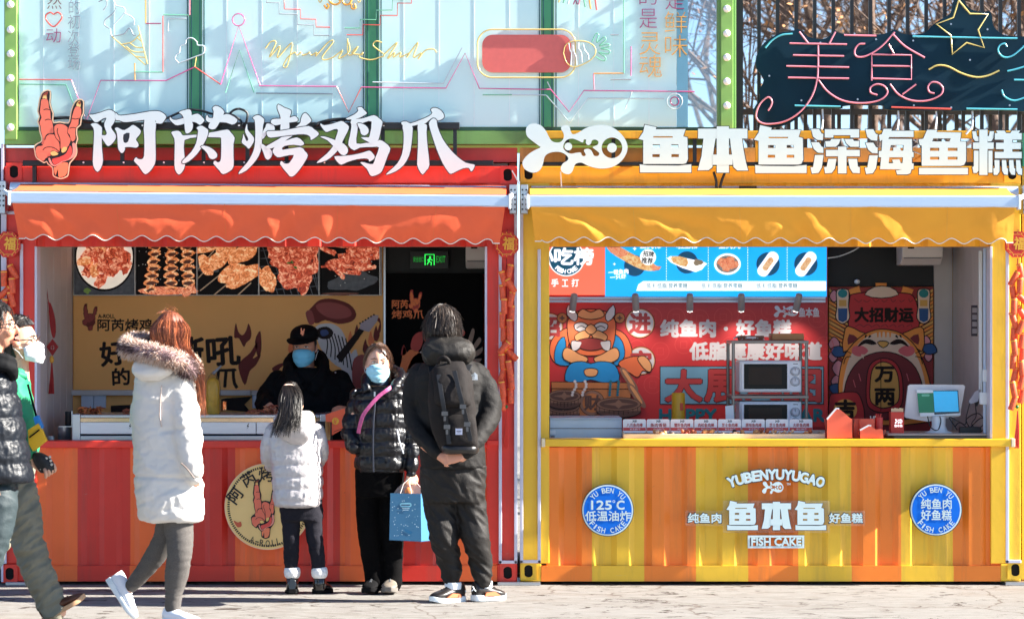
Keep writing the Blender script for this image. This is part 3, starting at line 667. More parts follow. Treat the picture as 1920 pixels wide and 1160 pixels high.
HAI = sh(WAT, 698, 5) + [([(1485,150),(1595,150),(1585,175),(1872,175),(1872,255),(1560,255),(1545,282),(1470,290),(1440,310),(1425,230),(1465,215)], []),
   ([(1470,278),(1850,280),(1855,445),(1872,450),(1872,512),(1850,515),(1850,590),(1872,595),(1872,665),(1845,670),(1830,720),(1790,735),(1660,735),(1645,685),(1725,670),(1440,668),(1455,515),(1425,512),(1425,435),(1460,432)], [[(1580,358),(1745,358),(1740,430),(1710,430),(1695,385),(1610,390),(1610,430),(1565,430)], [(1560,515),(1735,515),(1730,588),(1705,588),(1690,540),(1595,545),(1610,590),(1552,590)]])]
YU3 = [([(675,162),(805,162),(795,190),(1112,198),(1098,310),(1175,315),(1175,560),(1150,610),(1110,625),(605,625),(605,365),(580,360),(565,285),(625,275)], [[(755,272),(980,272),(960,312),(738,312)], rc(712,393,830,432), rc(940,393,1065,432), rc(712,508,830,545), rc(940,508,1065,545)]), (rc(570,650,1200,735), [])]
GAO = [([(1255,180),(1305,180),(1315,245),(1337,250),(1337,312),(1290,305),(1265,270)], []), ([(1480,180),(1535,180),(1525,270),(1500,310),(1455,312),(1450,245),(1470,240)], []), (rc(1265,325,1530,408), []), (rc(1345,160,1452,742), []), ([(1275,430),(1337,430),(1335,690),(1310,718),(1270,715),(1255,640),(1275,630)], []), (rc(1462,430,1515,712), []),
   ([(1560,172),(1670,172),(1690,205),(1745,205),(1765,172),(1870,172),(1850,205),(1890,205),(1890,288),(1770,288),(1770,328),(1880,328),(1880,410),(1770,410),(1770,445),(1890,445),(1890,528),(1545,528),(1545,445),(1660,445),(1660,410),(1560,410),(1560,328),(1660,328),(1660,288),(1545,288),(1545,205),(1580,205)], []),
   ([(1540,550),(1605,550),(1605,700),(1575,742),(1530,740),(1525,660),(1545,650)], [])] + [([(a + q, c) for a, c in [(1635,550),(1690,550),(1700,655),(1715,660),(1712,742),(1665,735),(1640,690)]], []) for q in (0, 93, 182)]
FISH = [(110,180),(125,120),(180,85),(240,82),(310,110),(370,180),(410,260),(450,310),(510,325),(560,315),(595,270),(595,210),(562,150),(580,110),(630,100),(670,120),(690,190),(720,220),(790,195),(880,140),(980,110),(1090,98),(1200,120),(1310,190),(1390,290),(1418,390),(1390,490),(1320,580),(1220,640),(1100,660),(1000,650),(900,620),(830,585),(770,590),(735,620),(710,690),(670,730),(610,725),(565,690),(560,640),(590,590),(640,560),(655,525),(620,480),(560,450),(480,445),(400,465),(350,510),(330,600),(290,680),(220,712),(150,700),(90,660),(65,590),(90,530),(150,470),(230,420),(295,390),(280,370),(200,310),(130,250)]
FH = [[(1217 + 133 * math.cos(a), 393 + 133 * math.sin(a)) for a in [6.2832 * i / 28 for i in range(28)]],
      smooth_loop([(590,377),(610,320),(650,285),(710,275),(770,295),(840,325),(855,290),(885,290),(880,330),(910,360),(945,340),(960,300),(1000,288),(1040,310),(1035,350),(985,375),(970,390),(1020,430),(1052,460),(1040,495),(990,495),(965,450),(945,420),(900,405),(855,425),(880,480),(860,500),(830,490),(815,455),(760,455),(700,468),(650,455),(605,420)], 2)]
def fish(b, xf, Y, t, mi=0, side=None):
    b.poly(smooth_loop(FISH, 2), Y, t, mi, FH, xf, side)
    for cx, cy, q in ((655, 377, 50), (1217, 393, 62)): b.poly([(cx + q * math.cos(a), cy + q * math.sin(a)) for a in [6.2832 * i / 22 for i in range(22)]], Y, t, mi, (), xf, side)
ys = thing('shop_sign', 'fish skeleton logo and seven heavy white block letters above the yellow shop', 'sign', (X(1440), -.1, Z(330)))
b = MB(); fish(b, c4, -.125, .035, 0, 1); b.build('fish_logo', [SGN, SIDE], ys)
for xf, st in ((c5, YU), (c5, BEN), (c5, sh(YU, 1483, 8)), (c6, SHEN), (c6, HAI), (c7, YU3), (c7, GAO)):
    b = MB()
    for i, (p, hs) in enumerate(st): b.poly(p, -.125 - .0002 * i, .035, 0, hs, xf, 1); b.poly(inset(p, -12), -.1235 - .0001 * i, 0, 1, hs, xf)
    b.build('letter', [SGN, SIDE], ys)
for z0, z1 in ((261, 247), (312, 305)):
    b = MB(); b.box(X(1020), X(1905), -.07, -.03, Z(z0), Z(z1)); b.build('rail', YELW if z0 < 300 else BLK, ys, bevel=.003)
for px in (1060, 1146, 1298, 1415, 1530, 1700, 1820):
    b = MB(); b.box(X(px), X(px + 7), -.066, -.034, Z(304.8), Z(261.2)); b.build('upright', YELW if px > 1400 else BLK, ys)
for nm, pts, rr, m in (('two black cables hanging below the second block letter in front of the yellow rail', [(1338, 322), (1343, 340), (1343, 358)], 2.6, BLK), ('black cable bending right below the second block letter', [(1360, 322), (1353, 340), (1349, 358)], 2.6, BLK),
                       ('thin pale wire hanging from the fish logo to the yellow awning', [(1051, 322), (1052, 335), (1053, 354)], 1.2, WHT), ('white wire looping between the sea and fish letters', [(1712, 262), (1722, 270), (1706, 280), (1714, 285), (1728, 290)], 1.2, WHT), ('short white cable end sticking up beside the last block letter', [(1811, 252), (1818, 243), (1824, 235)], 2, WHT), ('pale wire hanging at the right end of the red shop front', [(960, 320), (966, 330), (974, 345)], 1.2, WHT)):
    b = MB(); b.tube([P(a, c, -.09) for a, c in spline(pts, 5)], L(rr), 7); tag(b.build('cable', m, smooth=60), nm, 'cable')
lf = thing('flood_light', 'small white flood light with a black bracket above the yellow awning', 'lamp', (X(1402), -.06, Z(360)))
b = MB(); b.pbox(1388, 354, 1418, 366, -.09, .06); b.build('housing', WHT, lf, bevel=.004)
b = MB(); b.pbox(1386, 348.5, 1419, 354.4, -.1, .08); b.build('bracket', BLK, lf, bevel=.004)
lf = thing('flood_light', 'small dark flood light peeping over the red awning', 'lamp', (X(193), -.06, Z(358)))
b = MB(); b.pbox(181, 348, 206, 356, -.1, .07); b.build('bracket', BLK, lf, bevel=.004)
b = MB(); b.pbox(183, 352, 204, 360, -.115, .1); b.build('housing', GREY, lf, bevel=.004)

# ================================================================ signs on the yellow counter front
BLUE = mat('sign_blue', (10, 112, 224), .6, var=.02, spec=.2)
for cx, cy, l1, l2, label in ((1139.5, 956, '125°C', '低温油炸', 'round blue sign reading 125°C on the left of the yellow counter front'), (1755, 955, '纯鱼肉', '好鱼糕', 'round blue sign with two rows of three characters, on the yellow counter front')):
    r = thing('round_sign', label, 'sign', (X(cx), -.05, Z(cy + 50)), 'round blue signs')
    b = MB(); Y = -.075; b.disc(cx, cy, 49, Y, .03, 0, 56); b.disc(cx, cy, 47.8, Y - .001, 0, 2, 56); b.disc(cx, cy, 45, Y - .002, 0, 1, 56); b.build('disc', [SIDE, BLUE, SGN], r)
    b = MB(); Y = -.0785; b.arc('YU BEN YU', cx, cy, 37.5, -48, 48, 9.5, Y, 0, 0, .02, wd=.70)
    for i, c in enumerate('FISH CAKE'):
        if c == ' ': continue
        a = R(230 - 100 * i / 8); px, py = cx + 38.5 * math.sin(a), cy - 38.5 * math.cos(a); hh = 9.2
        b.text(c, (px - (1.2 if c == 'I' else 3.3), py - hh / 2, px + (1.2 if c == 'I' else 3.3), py + hh / 2), Y, 0, 0, .02, a - math.pi)
    if l1 == '125°C':
        b.text('125', (cx - 31, cy - 18, cx + 7, cy - 1.5), Y, 0, 0, .03); b.text('C', (cx + 17, cy - 18, cx + 31, cy - 1.5), Y, 0, 0, .03); b.text('°', (cx + 9, cy - 19, cx + 14, cy - 14), Y, 0, 0, .0)
        b.text(l2, (cx - 42, cy + 1.5, cx + 43, cy + 20), Y, 0, 0, .022)
    else:
        b.text(l1, (cx - 28, cy - 20.5, cx + 29, cy - 1.5), Y, 0, 0, .024); b.text(l2, (cx - 28, cy + .5, cx + 29, cy + 19.5), Y, 0, 0, .024)
    b.build('lettering', SGN, r)
cs = thing('logo_sign', 'white raised lettering and little fish logo on the middle of the yellow counter front', 'sign', (X(1455), -.05, Z(1030)))
ACR = mat('clear_acrylic', (235, 236, 230), .15, alpha=.07)
for x0, y0, x1, y1 in ((1356, 938, 1556, 998), (1285, 957, 1358, 985), (1552, 957, 1622, 985)):
    b = MB(); b.pbox(x0, y0, x1, y1, -.048, .006); b.build('acrylic_plate', ACR, cs)
def raised(b, fn): fn(b)
Y = -.07; wm = [SGN, SIDE]
b = MB(); s0 = 'YUBENYUYUGAO'
for i, c in enumerate(s0):
    t = i / 11 - .5; px = 1455 + t * 166; py = 889 + 56 * t * t; an = t * .62
    b.text(c, (px - 7, py - 9, px + 7, py + 9), Y - .001, 0, .001, .05, an); b.text(c, (px - 8.2, py - 10.2, px + 8.2, py + 10.2), Y + .001, 1, .02, .06, an)
b.build('lettering', wm, cs)
kf = 40 / 1353; xff = lambda a, c: (1429 + (a - 65) * kf, 902 + (c - 80) * kf * 1.2)
b = MB(); fish(b, xff, Y, .015, 0, 1); b.text('TM', (1475, 905, 1482, 909), Y, 0, .004, .01); b.build('fish_logo', wm, cs)
def k3(st, x0, x1, y0, y1, a0, a1): return lambda a, c: (x0 + (a - a0) / (a1 - a0) * (x1 - x0), y0 + (c - 95) / (710 - 95) * (y1 - y0))
for st, x0, x1, a0, a1 in ((YU, 1362, 1421, 50, 728), (BEN, 1428, 1484, 810, 1460), (YU, 1490, 1549, 50, 728)):
    b = MB(); f = k3(st, x0, x1, 938, 993, a0, a1)
    for i, (p, hs) in enumerate(st): b.poly(p, Y - .0002 * i, .02, 0, hs, f, 1); b.poly(inset(p, -14), Y + .0015 - .0001 * i, 0, 1, hs, f)
    b.build('letter', wm, cs)
for s0, x0, x1 in (('纯鱼肉', 1290, 1352), ('好鱼糕', 1555, 1617)):
    b = MB(); b.text(s0, (x0, 962, x1, 979.5), Y - .001, 0, .001, .035); b.text(s0, (x0 - 1.2, 960.8, x1 + 1.2, 980.7), Y + .001, 1, .015, .05); b.build('lettering', wm, cs)
b = MB(); b.poly(rc(1402, 1003, 1508, 1027), Y, .02, 0, [rc(1406, 1007, 1504, 1023)], None, 1); b.text('FISH CAKE', (1409, 1008, 1502, 1022), Y - .001, 0, .001, .045); b.text('FISH CAKE', (1408, 1007.2, 1503, 1022.8), Y + .001, 1, .015, .06); b.build('boxed_lettering', wm, cs)

# ================================================================ neon drawings in front of the glass
NC = {'pink': mat('neon_pink', (212, 92, 150), .25, coat=.5), 'rose': mat('neon_rose', (232, 140, 158), .25, coat=.5), 'red': mat('neon_red', (216, 92, 84), .25, coat=.5), 'green': mat('neon_green', (120, 196, 160), .25, coat=.5),
      'white': mat('neon_white', (206, 222, 226), .25, coat=.5), 'gold': mat('neon_gold', (222, 200, 120), .25, coat=.5), 'orange': mat('neon_orange', (232, 168, 70), .25, coat=.5), 'cyan': mat('neon_cyan', (96, 196, 214), .25, coat=.5),
      'purple': mat('neon_purple', (160, 60, 110), .25, coat=.5), 'grey': mat('neon_grey', (150, 160, 168), .25, coat=.5), 'brown': mat('neon_brown', (120, 70, 64), .25, coat=.5)}
def neon(label, cat, runs, Y=-.02, r=1.1, name='neon_drawing', group=None, k=6):
    """runs: (colour, points, smooth?)"""
    allp = [p for q in runs for p in q[1]]
    rt = thing(name, label, cat, P(sum(p[0] for p in allp) / len(allp), max(p[1] for p in allp), Y), group)
    for q in runs:
        b = MB(); pts = spline(q[1], k) if (len(q) > 2 and q[2]) else q[1]
        b.tube([P(a, c, Y) for a, c in pts], L(q[3] if len(q) > 3 else r), 7); b.build('tube', NC[q[0]], rt, smooth=70)
    return rt
q4 = lambda ox, l: [(ox + a / 4, c / 4) for a, c in l]
neon('pink skyline outline of neon tube running the whole width of the showcase', 'neon sign', [
  ('red', q4(0, [(145, 597), (535, 600)])), ('pink', q4(0, [(535, 600), (648, 905), (755, 604), (1245, 606)])), ('pink', q4(0, [(1245, 606), (1460, 503)])), ('red', q4(0, [(1460, 503), (1655, 635)])), ('pink', q4(0, [(1655, 635), (1790, 195), (1950, 640)])),
  ('pink', q4(480, [(22, 645), (605, 650)])), ('red', q4(480, [(605, 650), (695, 843), (790, 655)])), ('pink', q4(480, [(790, 655), (1425, 662), (1568, 400), (1675, 664), (1925, 668)])), ('pink', q4(960, [(0, 668), (290, 672), (428, 840), (540, 680), (1370, 688)])),
  ('pink', [(447 + 11.5 * math.cos(t * .5236), 37.5 + 11.5 * math.sin(t * .5236)) for t in range(13)])])
neon('pale green second outline of neon tube just below the pink skyline', 'neon sign', [
  ('green', q4(0, [(145, 632), (495, 637), (575, 845)])), ('green', q4(0, [(1692, 695), (1795, 375), (1905, 695)])), ('grey', q4(480, [(0, 700), (575, 705)])), ('white', q4(480, [(875, 617), (1405, 627), (1545, 360)])),
  ('green', q4(480, [(1700, 712), (1920, 712)])), ('white', q4(960, [(0, 712), (255, 714), (432, 920), (570, 738), (1140, 740)])), ('white', q4(960, [(905, 675), (848, 818)])), ('white', q4(960, [(265, 615), (290, 665)]))], Y=-.012, r=1.1)
neon('stepped neon outline in red and green at the left beside the ice cream', 'neon sign', [
  ('orange', q4(0, [(1090, -200), (1092, 178)])), ('purple', q4(0, [(1092, 178), (1208, 178)])), ('red', q4(0, [(1222, 120), (1222, 540)])), ('green', q4(0, [(1225, 112), (1420, 115)])), ('rose', q4(0, [(1422, 115), (1422, -100)])), ('green', q4(0, [(1010, 540), (1222, 542)])), ('orange', q4(0, [(1010, 475), (1012, 602)])), ('white', q4(0, [(1260, 235), (1262, 140), (1400, 140)]))])
neon('stepped neon outline descending to the script lettering from the left', 'neon sign', [
  ('red', q4(480, [(210, -100), (212, 70), (332, 72), (334, 143), (448, 146), (450, 204), (555, 206)])), ('grey', q4(480, [(75, -60), (78, 20), (172, 22), (174, 105), (310, 108), (312, 186), (432, 188), (434, 265), (550, 266)]))])
neon('stepped neon outline rising to the right across the second mullion', 'neon sign', [
  ('green', q4(480, [(665, 212), (780, 212), (782, 148), (900, 148), (902, 78), (1022, 78), (1024, 0), (1130, -2)])), ('red', q4(480, [(680, 263), (800, 263), (802, 186), (930, 188), (932, 117), (1060, 118), (1062, 25), (1165, 26), (1167, -60)]))])
neon('stepped neon outline in green and pink at the right beside the vertical lettering', 'neon sign', [
  ('green', q4(960, [(838, -100), (840, 550)])), ('orange', q4(960, [(838, 550), (612, 552)])), ('rose', q4(960, [(612, 552), (616, 672)])), ('pink', q4(960, [(893, 350), (892, 570)])), ('grey', q4(960, [(738, 597), (892, 597)])), ('grey', q4(960, [(738, 262), (800, 262)]))])
neon('pale neon ice cream cone with a twisted top', 'neon sign', [
  ('grey', q4(0, [(740, 15), (790, -5), (800, 40), (775, 80)]), 1), ('white', q4(0, [(845, -20), (868, 40), (930, 60), (930, 105), (850, 190)]), 1), ('grey', q4(0, [(868, 60), (850, 100), (790, 150), (785, 190), (820, 215)]), 1), ('white', q4(0, [(935, 100), (1000, 140), (1005, 190)]), 1),
  ('grey', q4(0, [(838, 275), (930, 255), (970, 212), (1000, 262), (1018, 265)]), 1), ('white', q4(0, [(828, 215), (830, 250), (840, 275)]), 1), ('gold', q4(0, [(838, 275), (1090, 487), (1105, 480), (1035, 195)])), ('gold', q4(0, [(910, 335), (990, 315), (1048, 260)]), 1),
  ('gold', q4(0, [(975, 325), (1020, 355), (1075, 358)]), 1), ('gold', q4(0, [(945, 350), (1000, 388), (1085, 392)]), 1), ('gold', q4(0, [(1015, 425), (1095, 433)])), ('gold', q4(0, [(1030, 285), (1060, 312)]))])
neon('small white neon cloud in front of the left green mullion', 'neon sign', [('white', q4(0, [(1340, 475), (1312, 440), (1325, 410), (1345, 395), (1355, 345), (1390, 330), (1400, 295), (1440, 287), (1475, 315), (1482, 340), (1525, 345), (1535, 375), (1520, 405), (1470, 425), (1345, 473)]), 1, 1.2), ('gold', q4(0, [(1472, 425), (1460, 503)]))])
neon('gold script lettering of thin neon tube in the middle of the glass', 'neon sign', [
  ('gold', q4(480, [(70, 365), (110, 315), (150, 320), (100, 430), (180, 345), (160, 435), (265, 325), (260, 400), (230, 500), (205, 495), (240, 430), (290, 395), (310, 415), (335, 395), (350, 415), (385, 405), (400, 395), (415, 415), (455, 395), (450, 420), (540, 320), (580, 315), (500, 420), (510, 450), (570, 435), (620, 400), (650, 380), (620, 440), (700, 385), (685, 290)]), 1, 1.25),
  ('gold', q4(480, [(685, 290), (690, 400), (720, 410), (765, 350), (720, 400), (790, 410), (800, 395), (775, 430), (860, 450), (930, 430), (960, 410), (880, 345), (900, 310), (945, 320)]), 1, 1.25),
  ('gold', q4(480, [(960, 410), (1060, 320), (985, 440), (1040, 395), (1030, 430), (1085, 395), (1080, 430), (1150, 400), (1130, 430), (1215, 320), (1180, 430), (1240, 400), (1215, 445), (1270, 380), (1330, 370), (1355, 395)]), 1, 1.25)])
neon('ornamental orange neon crown cut by the top of the picture', 'neon sign', [('orange', q4(480, [(530, -40), (560, 20), (600, 35), (630, 15), (610, -20)]), 1, 2), ('orange', q4(480, [(640, -20), (660, 30), (700, 30), (720, -10)]), 1, 2), ('orange', q4(480, [(510, 40), (530, 65), (545, 45), (530, 30)]), 1, 2), ('orange', q4(480, [(715, 30), (720, 65), (745, 60), (738, 30)]), 1, 2), ('gold', q4(480, [(465, -5), (480, 20), (495, 0)]), 1), ('gold', q4(480, [(760, -5), (772, 20), (785, 0)]), 1)])
neon('small rainbow of neon strips cut by the top of the picture', 'neon sign', [(c, q4(960, [(a, -30), (a + 15 * (1 if i > 3 else -1), l)]), 0, 1.5) for i, (c, a, l) in enumerate((('gold', 365, 20), ('green', 400, 25), ('white', 435, 30), ('rose', 515, 35), ('green', 535, 55), ('orange', 575, 70), ('red', 620, 78)))] + [('purple', q4(960, [(460, 35), (475, 5), (490, 35)]), 1)])
neon('double ring of neon at the right end of the skyline', 'neon sign', [('purple', [(1265 + 8 * math.cos(t * .4488), 190 + 8 * math.sin(t * .4488)) for t in range(15)]), ('white', [(1265 + 14.5 * math.cos(t * .4488), 190 + 14.5 * math.sin(t * .4488)) for t in range(15)], 0, 1)])
cp = thing('capsule_panel', 'red rounded panel with a pale neon border across the third mullion', 'sign', P(990, 146, -.02))
def stad(x0, y0, x1, y1, r, n=8):
    o = []
    for cx, cy, a in ((x1 - r, y0 + r, -90), (x1 - r, y1 - r, 0), (x0 + r, y1 - r, 90), (x0 + r, y0 + r, 180)):
        o += [(cx + r * math.cos(R(a + 90 * i / n)), cy + r * math.sin(R(a + 90 * i / n))) for i in range(n + 1)]
    return o
b = MB(); b.poly(stad(904, 65.5, 1071, 136, 20), -.022, .012); b.build('panel', mat('capsule_red', (226, 110, 102), .45, var=.04, vs=30), cp)
b = MB(); q = stad(895, 55.5, 1079, 145.5, 28); b.tube([P(a, c, -.03) for a, c in q + q[:1]], L(1.4), 7); b.build('border_tube', NC['gold'], cp, smooth=70)
neon('yellow neon pineapple with a green crown over the right end of the red panel', 'neon sign', [
  ('gold', q4(960, [(385, 400), (400, 345), (440, 315), (500, 308), (570, 318), (620, 355), (625, 405), (590, 450), (530, 485), (460, 503), (410, 470), (385, 400)]), 1),
  ('white', q4(960, [(425, 325), (435, 380), (445, 400), (440, 490)]), 1), ('white', q4(960, [(455, 340), (465, 390), (480, 430), (485, 490)]), 1), ('white', q4(960, [(500, 320), (500, 365), (520, 400), (525, 470)]), 1), ('white', q4(960, [(535, 330), (545, 375), (570, 410), (575, 450)]), 1),
  ('green', q4(960, [(600, 315), (630, 255), (650, 265), (635, 320), (690, 280), (702, 300), (655, 345), (715, 330), (730, 350), (665, 365), (720, 375), (735, 390), (715, 405), (650, 395), (700, 430), (695, 455), (665, 450), (625, 425)]), 1)], Y=-.034)
def neon_text(label, items):
    allp = [p for it in items for p in ((it[2], it[3]), (it[4], it[5]))]
    r = thing('neon_lettering', label, 'neon sign', P(allp[0][0], max(p[1] for p in allp), -.02))
    for ch, c, x0, y0, x1, y1 in items:
        b = MB(); b.text(ch, (x0, y0, x1, y1), -.024, 0, .008, -.012); b.build('character', NC[c], r)
    return r
r = neon_text('vertical neon lettering with a red heart outline at the left of the glass', [('然', 'brown', 88, -12, 115, 17), ('动', 'purple', 86, 54, 114, 80)])
b = MB(); b.tube([P(a, c, -.02) for a, c in spline(q4(0, [(402, 110), (375, 95), (345, 115), (345, 150), (400, 202), (455, 152), (463, 120), (435, 95), (402, 110)]), 4)], L(1.5), 7); b.build('heart', NC['red'], r, smooth=70)
neon_text('vertical grey neon lettering beside the heart lettering', [(c, 'grey', x0, y0, x1, y1) for c, x0, y0, x1, y1 in (('的', 129, 0, 150, 26), ('初', 127, 28, 150, 54), ('次', 127, 56, 148, 83), ('登', 127, 82, 149, 106), ('场', 127, 108, 150, 131))])
neon_text('vertical lettering of purple and yellow neon, inner column at the right', [('的', 'purple', 1199, -22, 1232, 9), ('是', 'purple', 1199, 17, 1232, 53), ('灵', 'orange', 1199, 61, 1238, 103), ('魂', 'orange', 1199, 103, 1241, 145)])
neon_text('vertical lettering of purple and yellow neon, outer column at the right', [('是', 'purple', 1248, -18, 1283, 18), ('鲜', 'orange', 1246, 22, 1288, 62), ('味', 'orange', 1247, 66, 1289, 107)])

# ================================================================ dark neon food sign at the right
ns = thing('neon_board', 'dark navy cutout board with pink neon characters and a yellow star', 'sign', P(1680, 235, .12))
q = lambda l: [(1440 + a / 4, c / 4) for a, c in l]
OUTL = [(-80, 900), (-110, 830), (-60, 740), (-70, 680), (-30, 600), (-90, 500), (-70, 380), (0, 300), (100, 245), (180, 235), (235, 220), (300, 275), (390, 295), (450, 280), (505, 230), (560, 255), (820, 260), (900, 245), (950, 222), (1000, 250), (1080, 262), (1180, 245), (1230, 195), (1290, 150), (1370, 100), (1390, 20), (1420, -20), (1450, -10), (1520, 70), (1600, 90), (1670, 92), (1690, 190), (1730, 240), (1790, 268), (1920, 275), (2300, 280), (2400, 400), (2400, 700), (2300, 840), (1880, 835), (1700, 825), (1400, 832), (920, 826), (870, 795), (800, 790), (620, 790), (560, 800), (540, 815), (300, 820), (240, 875), (150, 930), (50, 955), (-30, 945)]
b = MB(); b.poly(q(OUTL), .10, .03, 0, (), None, 0, 2); b.build('board', mat('board_navy', (9, 46, 62), .6, var=.3, vs=2, spec=.15), ns)
for c, l, s in (('rose', [(235, 240), (300, 325)], 0), ('rose', [(505, 240), (460, 325)], 0), ('rose', [(162, 326), (592, 334)], 0), ('rose', [(188, 415), (570, 422)], 0), ('rose', [(138, 497), (608, 506)], 0), ('rose', [(150, 583), (608, 590)], 0),
                ('rose', [(376, 338), (376, 480), (368, 600), (330, 720), (250, 830), (130, 910), (0, 932), (-70, 910), (-90, 860), (-60, 780), (0, 730), (30, 760), (20, 800), (0, 830)], 1), ('rose', [(378, 600), (450, 690), (560, 755), (700, 775), (830, 755), (895, 700), (875, 650), (820, 632), (770, 655), (770, 695), (820, 714)], 1),
                ('rose', [(728, 330), (680, 335), (650, 380), (665, 425), (740, 420), (850, 350), (950, 242)], 1), ('rose', [(940, 262), (1030, 350), (1175, 434)], 1), ('rose', [(905, 335), (942, 400)], 0), ('rose', [(778, 605), (778, 410), (1075, 415), (1075, 595), (785, 590)], 0), ('rose', [(785, 495), (1070, 498)], 0),
                ('rose', [(915, 632), (980, 710), (1080, 755), (1200, 755), (1290, 715), (1312, 665), (1280, 625), (1230, 618), (1200, 650), (1210, 690), (1248, 702)], 1), ('rose', [(1110, 632), (1008, 708)], 0), ('rose', [(570, 265), (812, 270)], 0), ('red', [(925, 805), (1375, 818)], 0),
                ('gold', [(1430, 5), (1515, 105), (1650, 108), (1575, 225), (1620, 358), (1490, 322), (1382, 408), (1372, 268), (1262, 182), (1390, 132), (1430, 5)], 0), ('gold', [(1205, 523), (1270, 492), (1350, 500), (1450, 550), (1560, 580), (1650, 568), (1735, 530)], 1),
                ('cyan', [(-20, 360), (30, 305), (100, 265), (185, 255)], 1), ('cyan', [(1085, 275), (1870, 290)], 0), ('cyan', [(200, 793), (545, 800)], 0), ('cyan', [(1488, 816), (1870, 822)], 0), ('cyan', [(1792, 352), (1775, 328), (1735, 345), (1728, 390), (1770, 430), (1840, 415), (1960, 310)], 1), ('cyan', [(1795, 535), (1860, 520), (1960, 490)], 1), ('cyan', [(1845, 600), (2000, 602)], 0), ('cyan', [(1752, 675), (1775, 725), (1850, 755), (1960, 720)], 1)):
    b = MB(); p = spline(q(l), 5) if s else q(l); b.tube([P(a, k, .085) for a, k in p], L(1.7), 8); b.build('tube', NC[c], ns, smooth=70)
b = MB()
for a, k in ((405, 310), (825, 285), (1105, 295), (1390, 170), (1665, 210), (1533, 440), (262, 745), (686, 737), (1110, 782), (1392, 798), (1832, 782), (20, 560)): b.lathe((X(1440 + a / 4), .099, Z(k / 4)), [(.006, 0), (.006, -.006)], 8, 0, 'y')
b.build('screw', STEEL, ns)
for px in (1542, 1684, 1755, 1823):
    b = MB(); b.tube([P(px, 205, .125), P(px + 1, 225, .1), P(px - 1, 243, -.02)], .006, 6); tag(b.build('cable', WHT, smooth=60), {1542: 'pale wire from the neon board down to the deep character', 1684: 'pale wire from the neon board down to the sea character', 1755: 'pale wire from the neon board down to the third fish character', 1823: 'pale wire from the neon board down to the last block letter'}[px], 'cable')
# ================================================================ inside the red shop
YB = 1.497; W2 = mat('backing_white', (236, 230, 224), .5)
def pb(b, x0, y0, x1, y1, Y, mi=0, t=0): b.flat([(X(x0, Y), Z(y1, Y)), (X(x1, Y), Z(y1, Y)), (X(x1, Y), Z(y0, Y)), (X(x0, Y), Z(y0, Y))], [(0, 1, 2, 3)], Y, t, mi)
def food_glow_mat(name, c1, c2, c3, vs):
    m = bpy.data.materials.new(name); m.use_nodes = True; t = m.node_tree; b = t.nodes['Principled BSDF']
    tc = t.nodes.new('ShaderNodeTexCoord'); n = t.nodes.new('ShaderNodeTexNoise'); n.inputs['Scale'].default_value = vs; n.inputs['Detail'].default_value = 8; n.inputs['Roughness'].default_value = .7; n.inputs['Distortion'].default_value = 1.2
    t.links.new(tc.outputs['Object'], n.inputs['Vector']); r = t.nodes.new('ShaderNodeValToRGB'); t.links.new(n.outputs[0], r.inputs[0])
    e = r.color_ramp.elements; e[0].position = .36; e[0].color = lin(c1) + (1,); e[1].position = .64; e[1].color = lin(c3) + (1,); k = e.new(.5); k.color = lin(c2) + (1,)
    t.links.new(r.outputs[0], b.inputs['Base Color']); t.links.new(r.outputs[0], b.inputs['Emission Color']); b.inputs['Emission Strength'].default_value = .16; b.inputs['Roughness'].default_value = .45; return m  # print colour also emits, added to lift the pictures in the dim shop
FM = [mat('print_night', (24, 20, 22), .6, spec=.2), food_glow_mat('print_glazed_meat', (84, 18, 10), (200, 74, 42), (255, 200, 160), 30), mat('print_paper', (240, 226, 208), .4, var=.1, vs=20, emit=.14), mat('print_slate', (88, 92, 100), .4, var=.3, vs=30),  # the paper slot is given a faint glow too, to brighten the poster
      food_glow_mat('print_golden_meat', (150, 70, 30), (232, 136, 76), (255, 224, 176), 34), food_glow_mat('print_spice', (130, 44, 26), (220, 116, 76), (255, 200, 156), 90), mat('print_stick', (236, 200, 160), .4), mat('print_herb', (150, 190, 90), .4), mat('print_brown', (126, 62, 36), .4), mat('print_white', (240, 238, 234), .4)]
def blob(b, cx, cy, rx, ry, Y, mi, rot=0, seed=0, am=.22, n=26):
    pts = []
    for i in range(n):
        a = 6.2832 * i / n; k = 1 + am * noise.noise((math.cos(a) * 1.6 + seed, math.sin(a) * 1.6, seed * 1.7)) * 2
        u, v = rx * k * math.cos(a), ry * k * math.sin(a); pts.append((cx + u * math.cos(rot) - v * math.sin(rot), cy + u * math.sin(rot) + v * math.cos(rot)))
    b.poly(pts, Y, 0, mi)
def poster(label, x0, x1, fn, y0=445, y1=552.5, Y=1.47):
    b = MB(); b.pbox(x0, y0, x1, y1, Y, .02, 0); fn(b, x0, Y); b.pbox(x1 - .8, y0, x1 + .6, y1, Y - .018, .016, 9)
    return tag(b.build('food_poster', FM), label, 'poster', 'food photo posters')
rng = random.Random(11)
def pa(b, o, Y):   # wings on paper in a bowl
    y = Y - .0006; pb(b, o, 445, o + 114, 552.5, y, 3); b.disc(o + 57, 482, 56, y - .0006, 0, 0, 40, ry=64); b.disc(o + 57, 482, 53, y - .0012, 0, 2, 40, ry=60)
    for i in range(46):
        a = rng.uniform(0, 6.28); q = rng.uniform(0, 1) ** .55
        blob(b, o + 57 + 42 * q * math.cos(a), 489 + 38 * q * math.sin(a), rng.uniform(8, 15), rng.uniform(6, 10), y - .0018 - .0002 * i, 1 if i % 5 else 4, rng.uniform(0, 3), i)
    blob(b, o + 25, 545, 6, 5, y - .012, 7, 0, 5)
    for px in (445,): pass
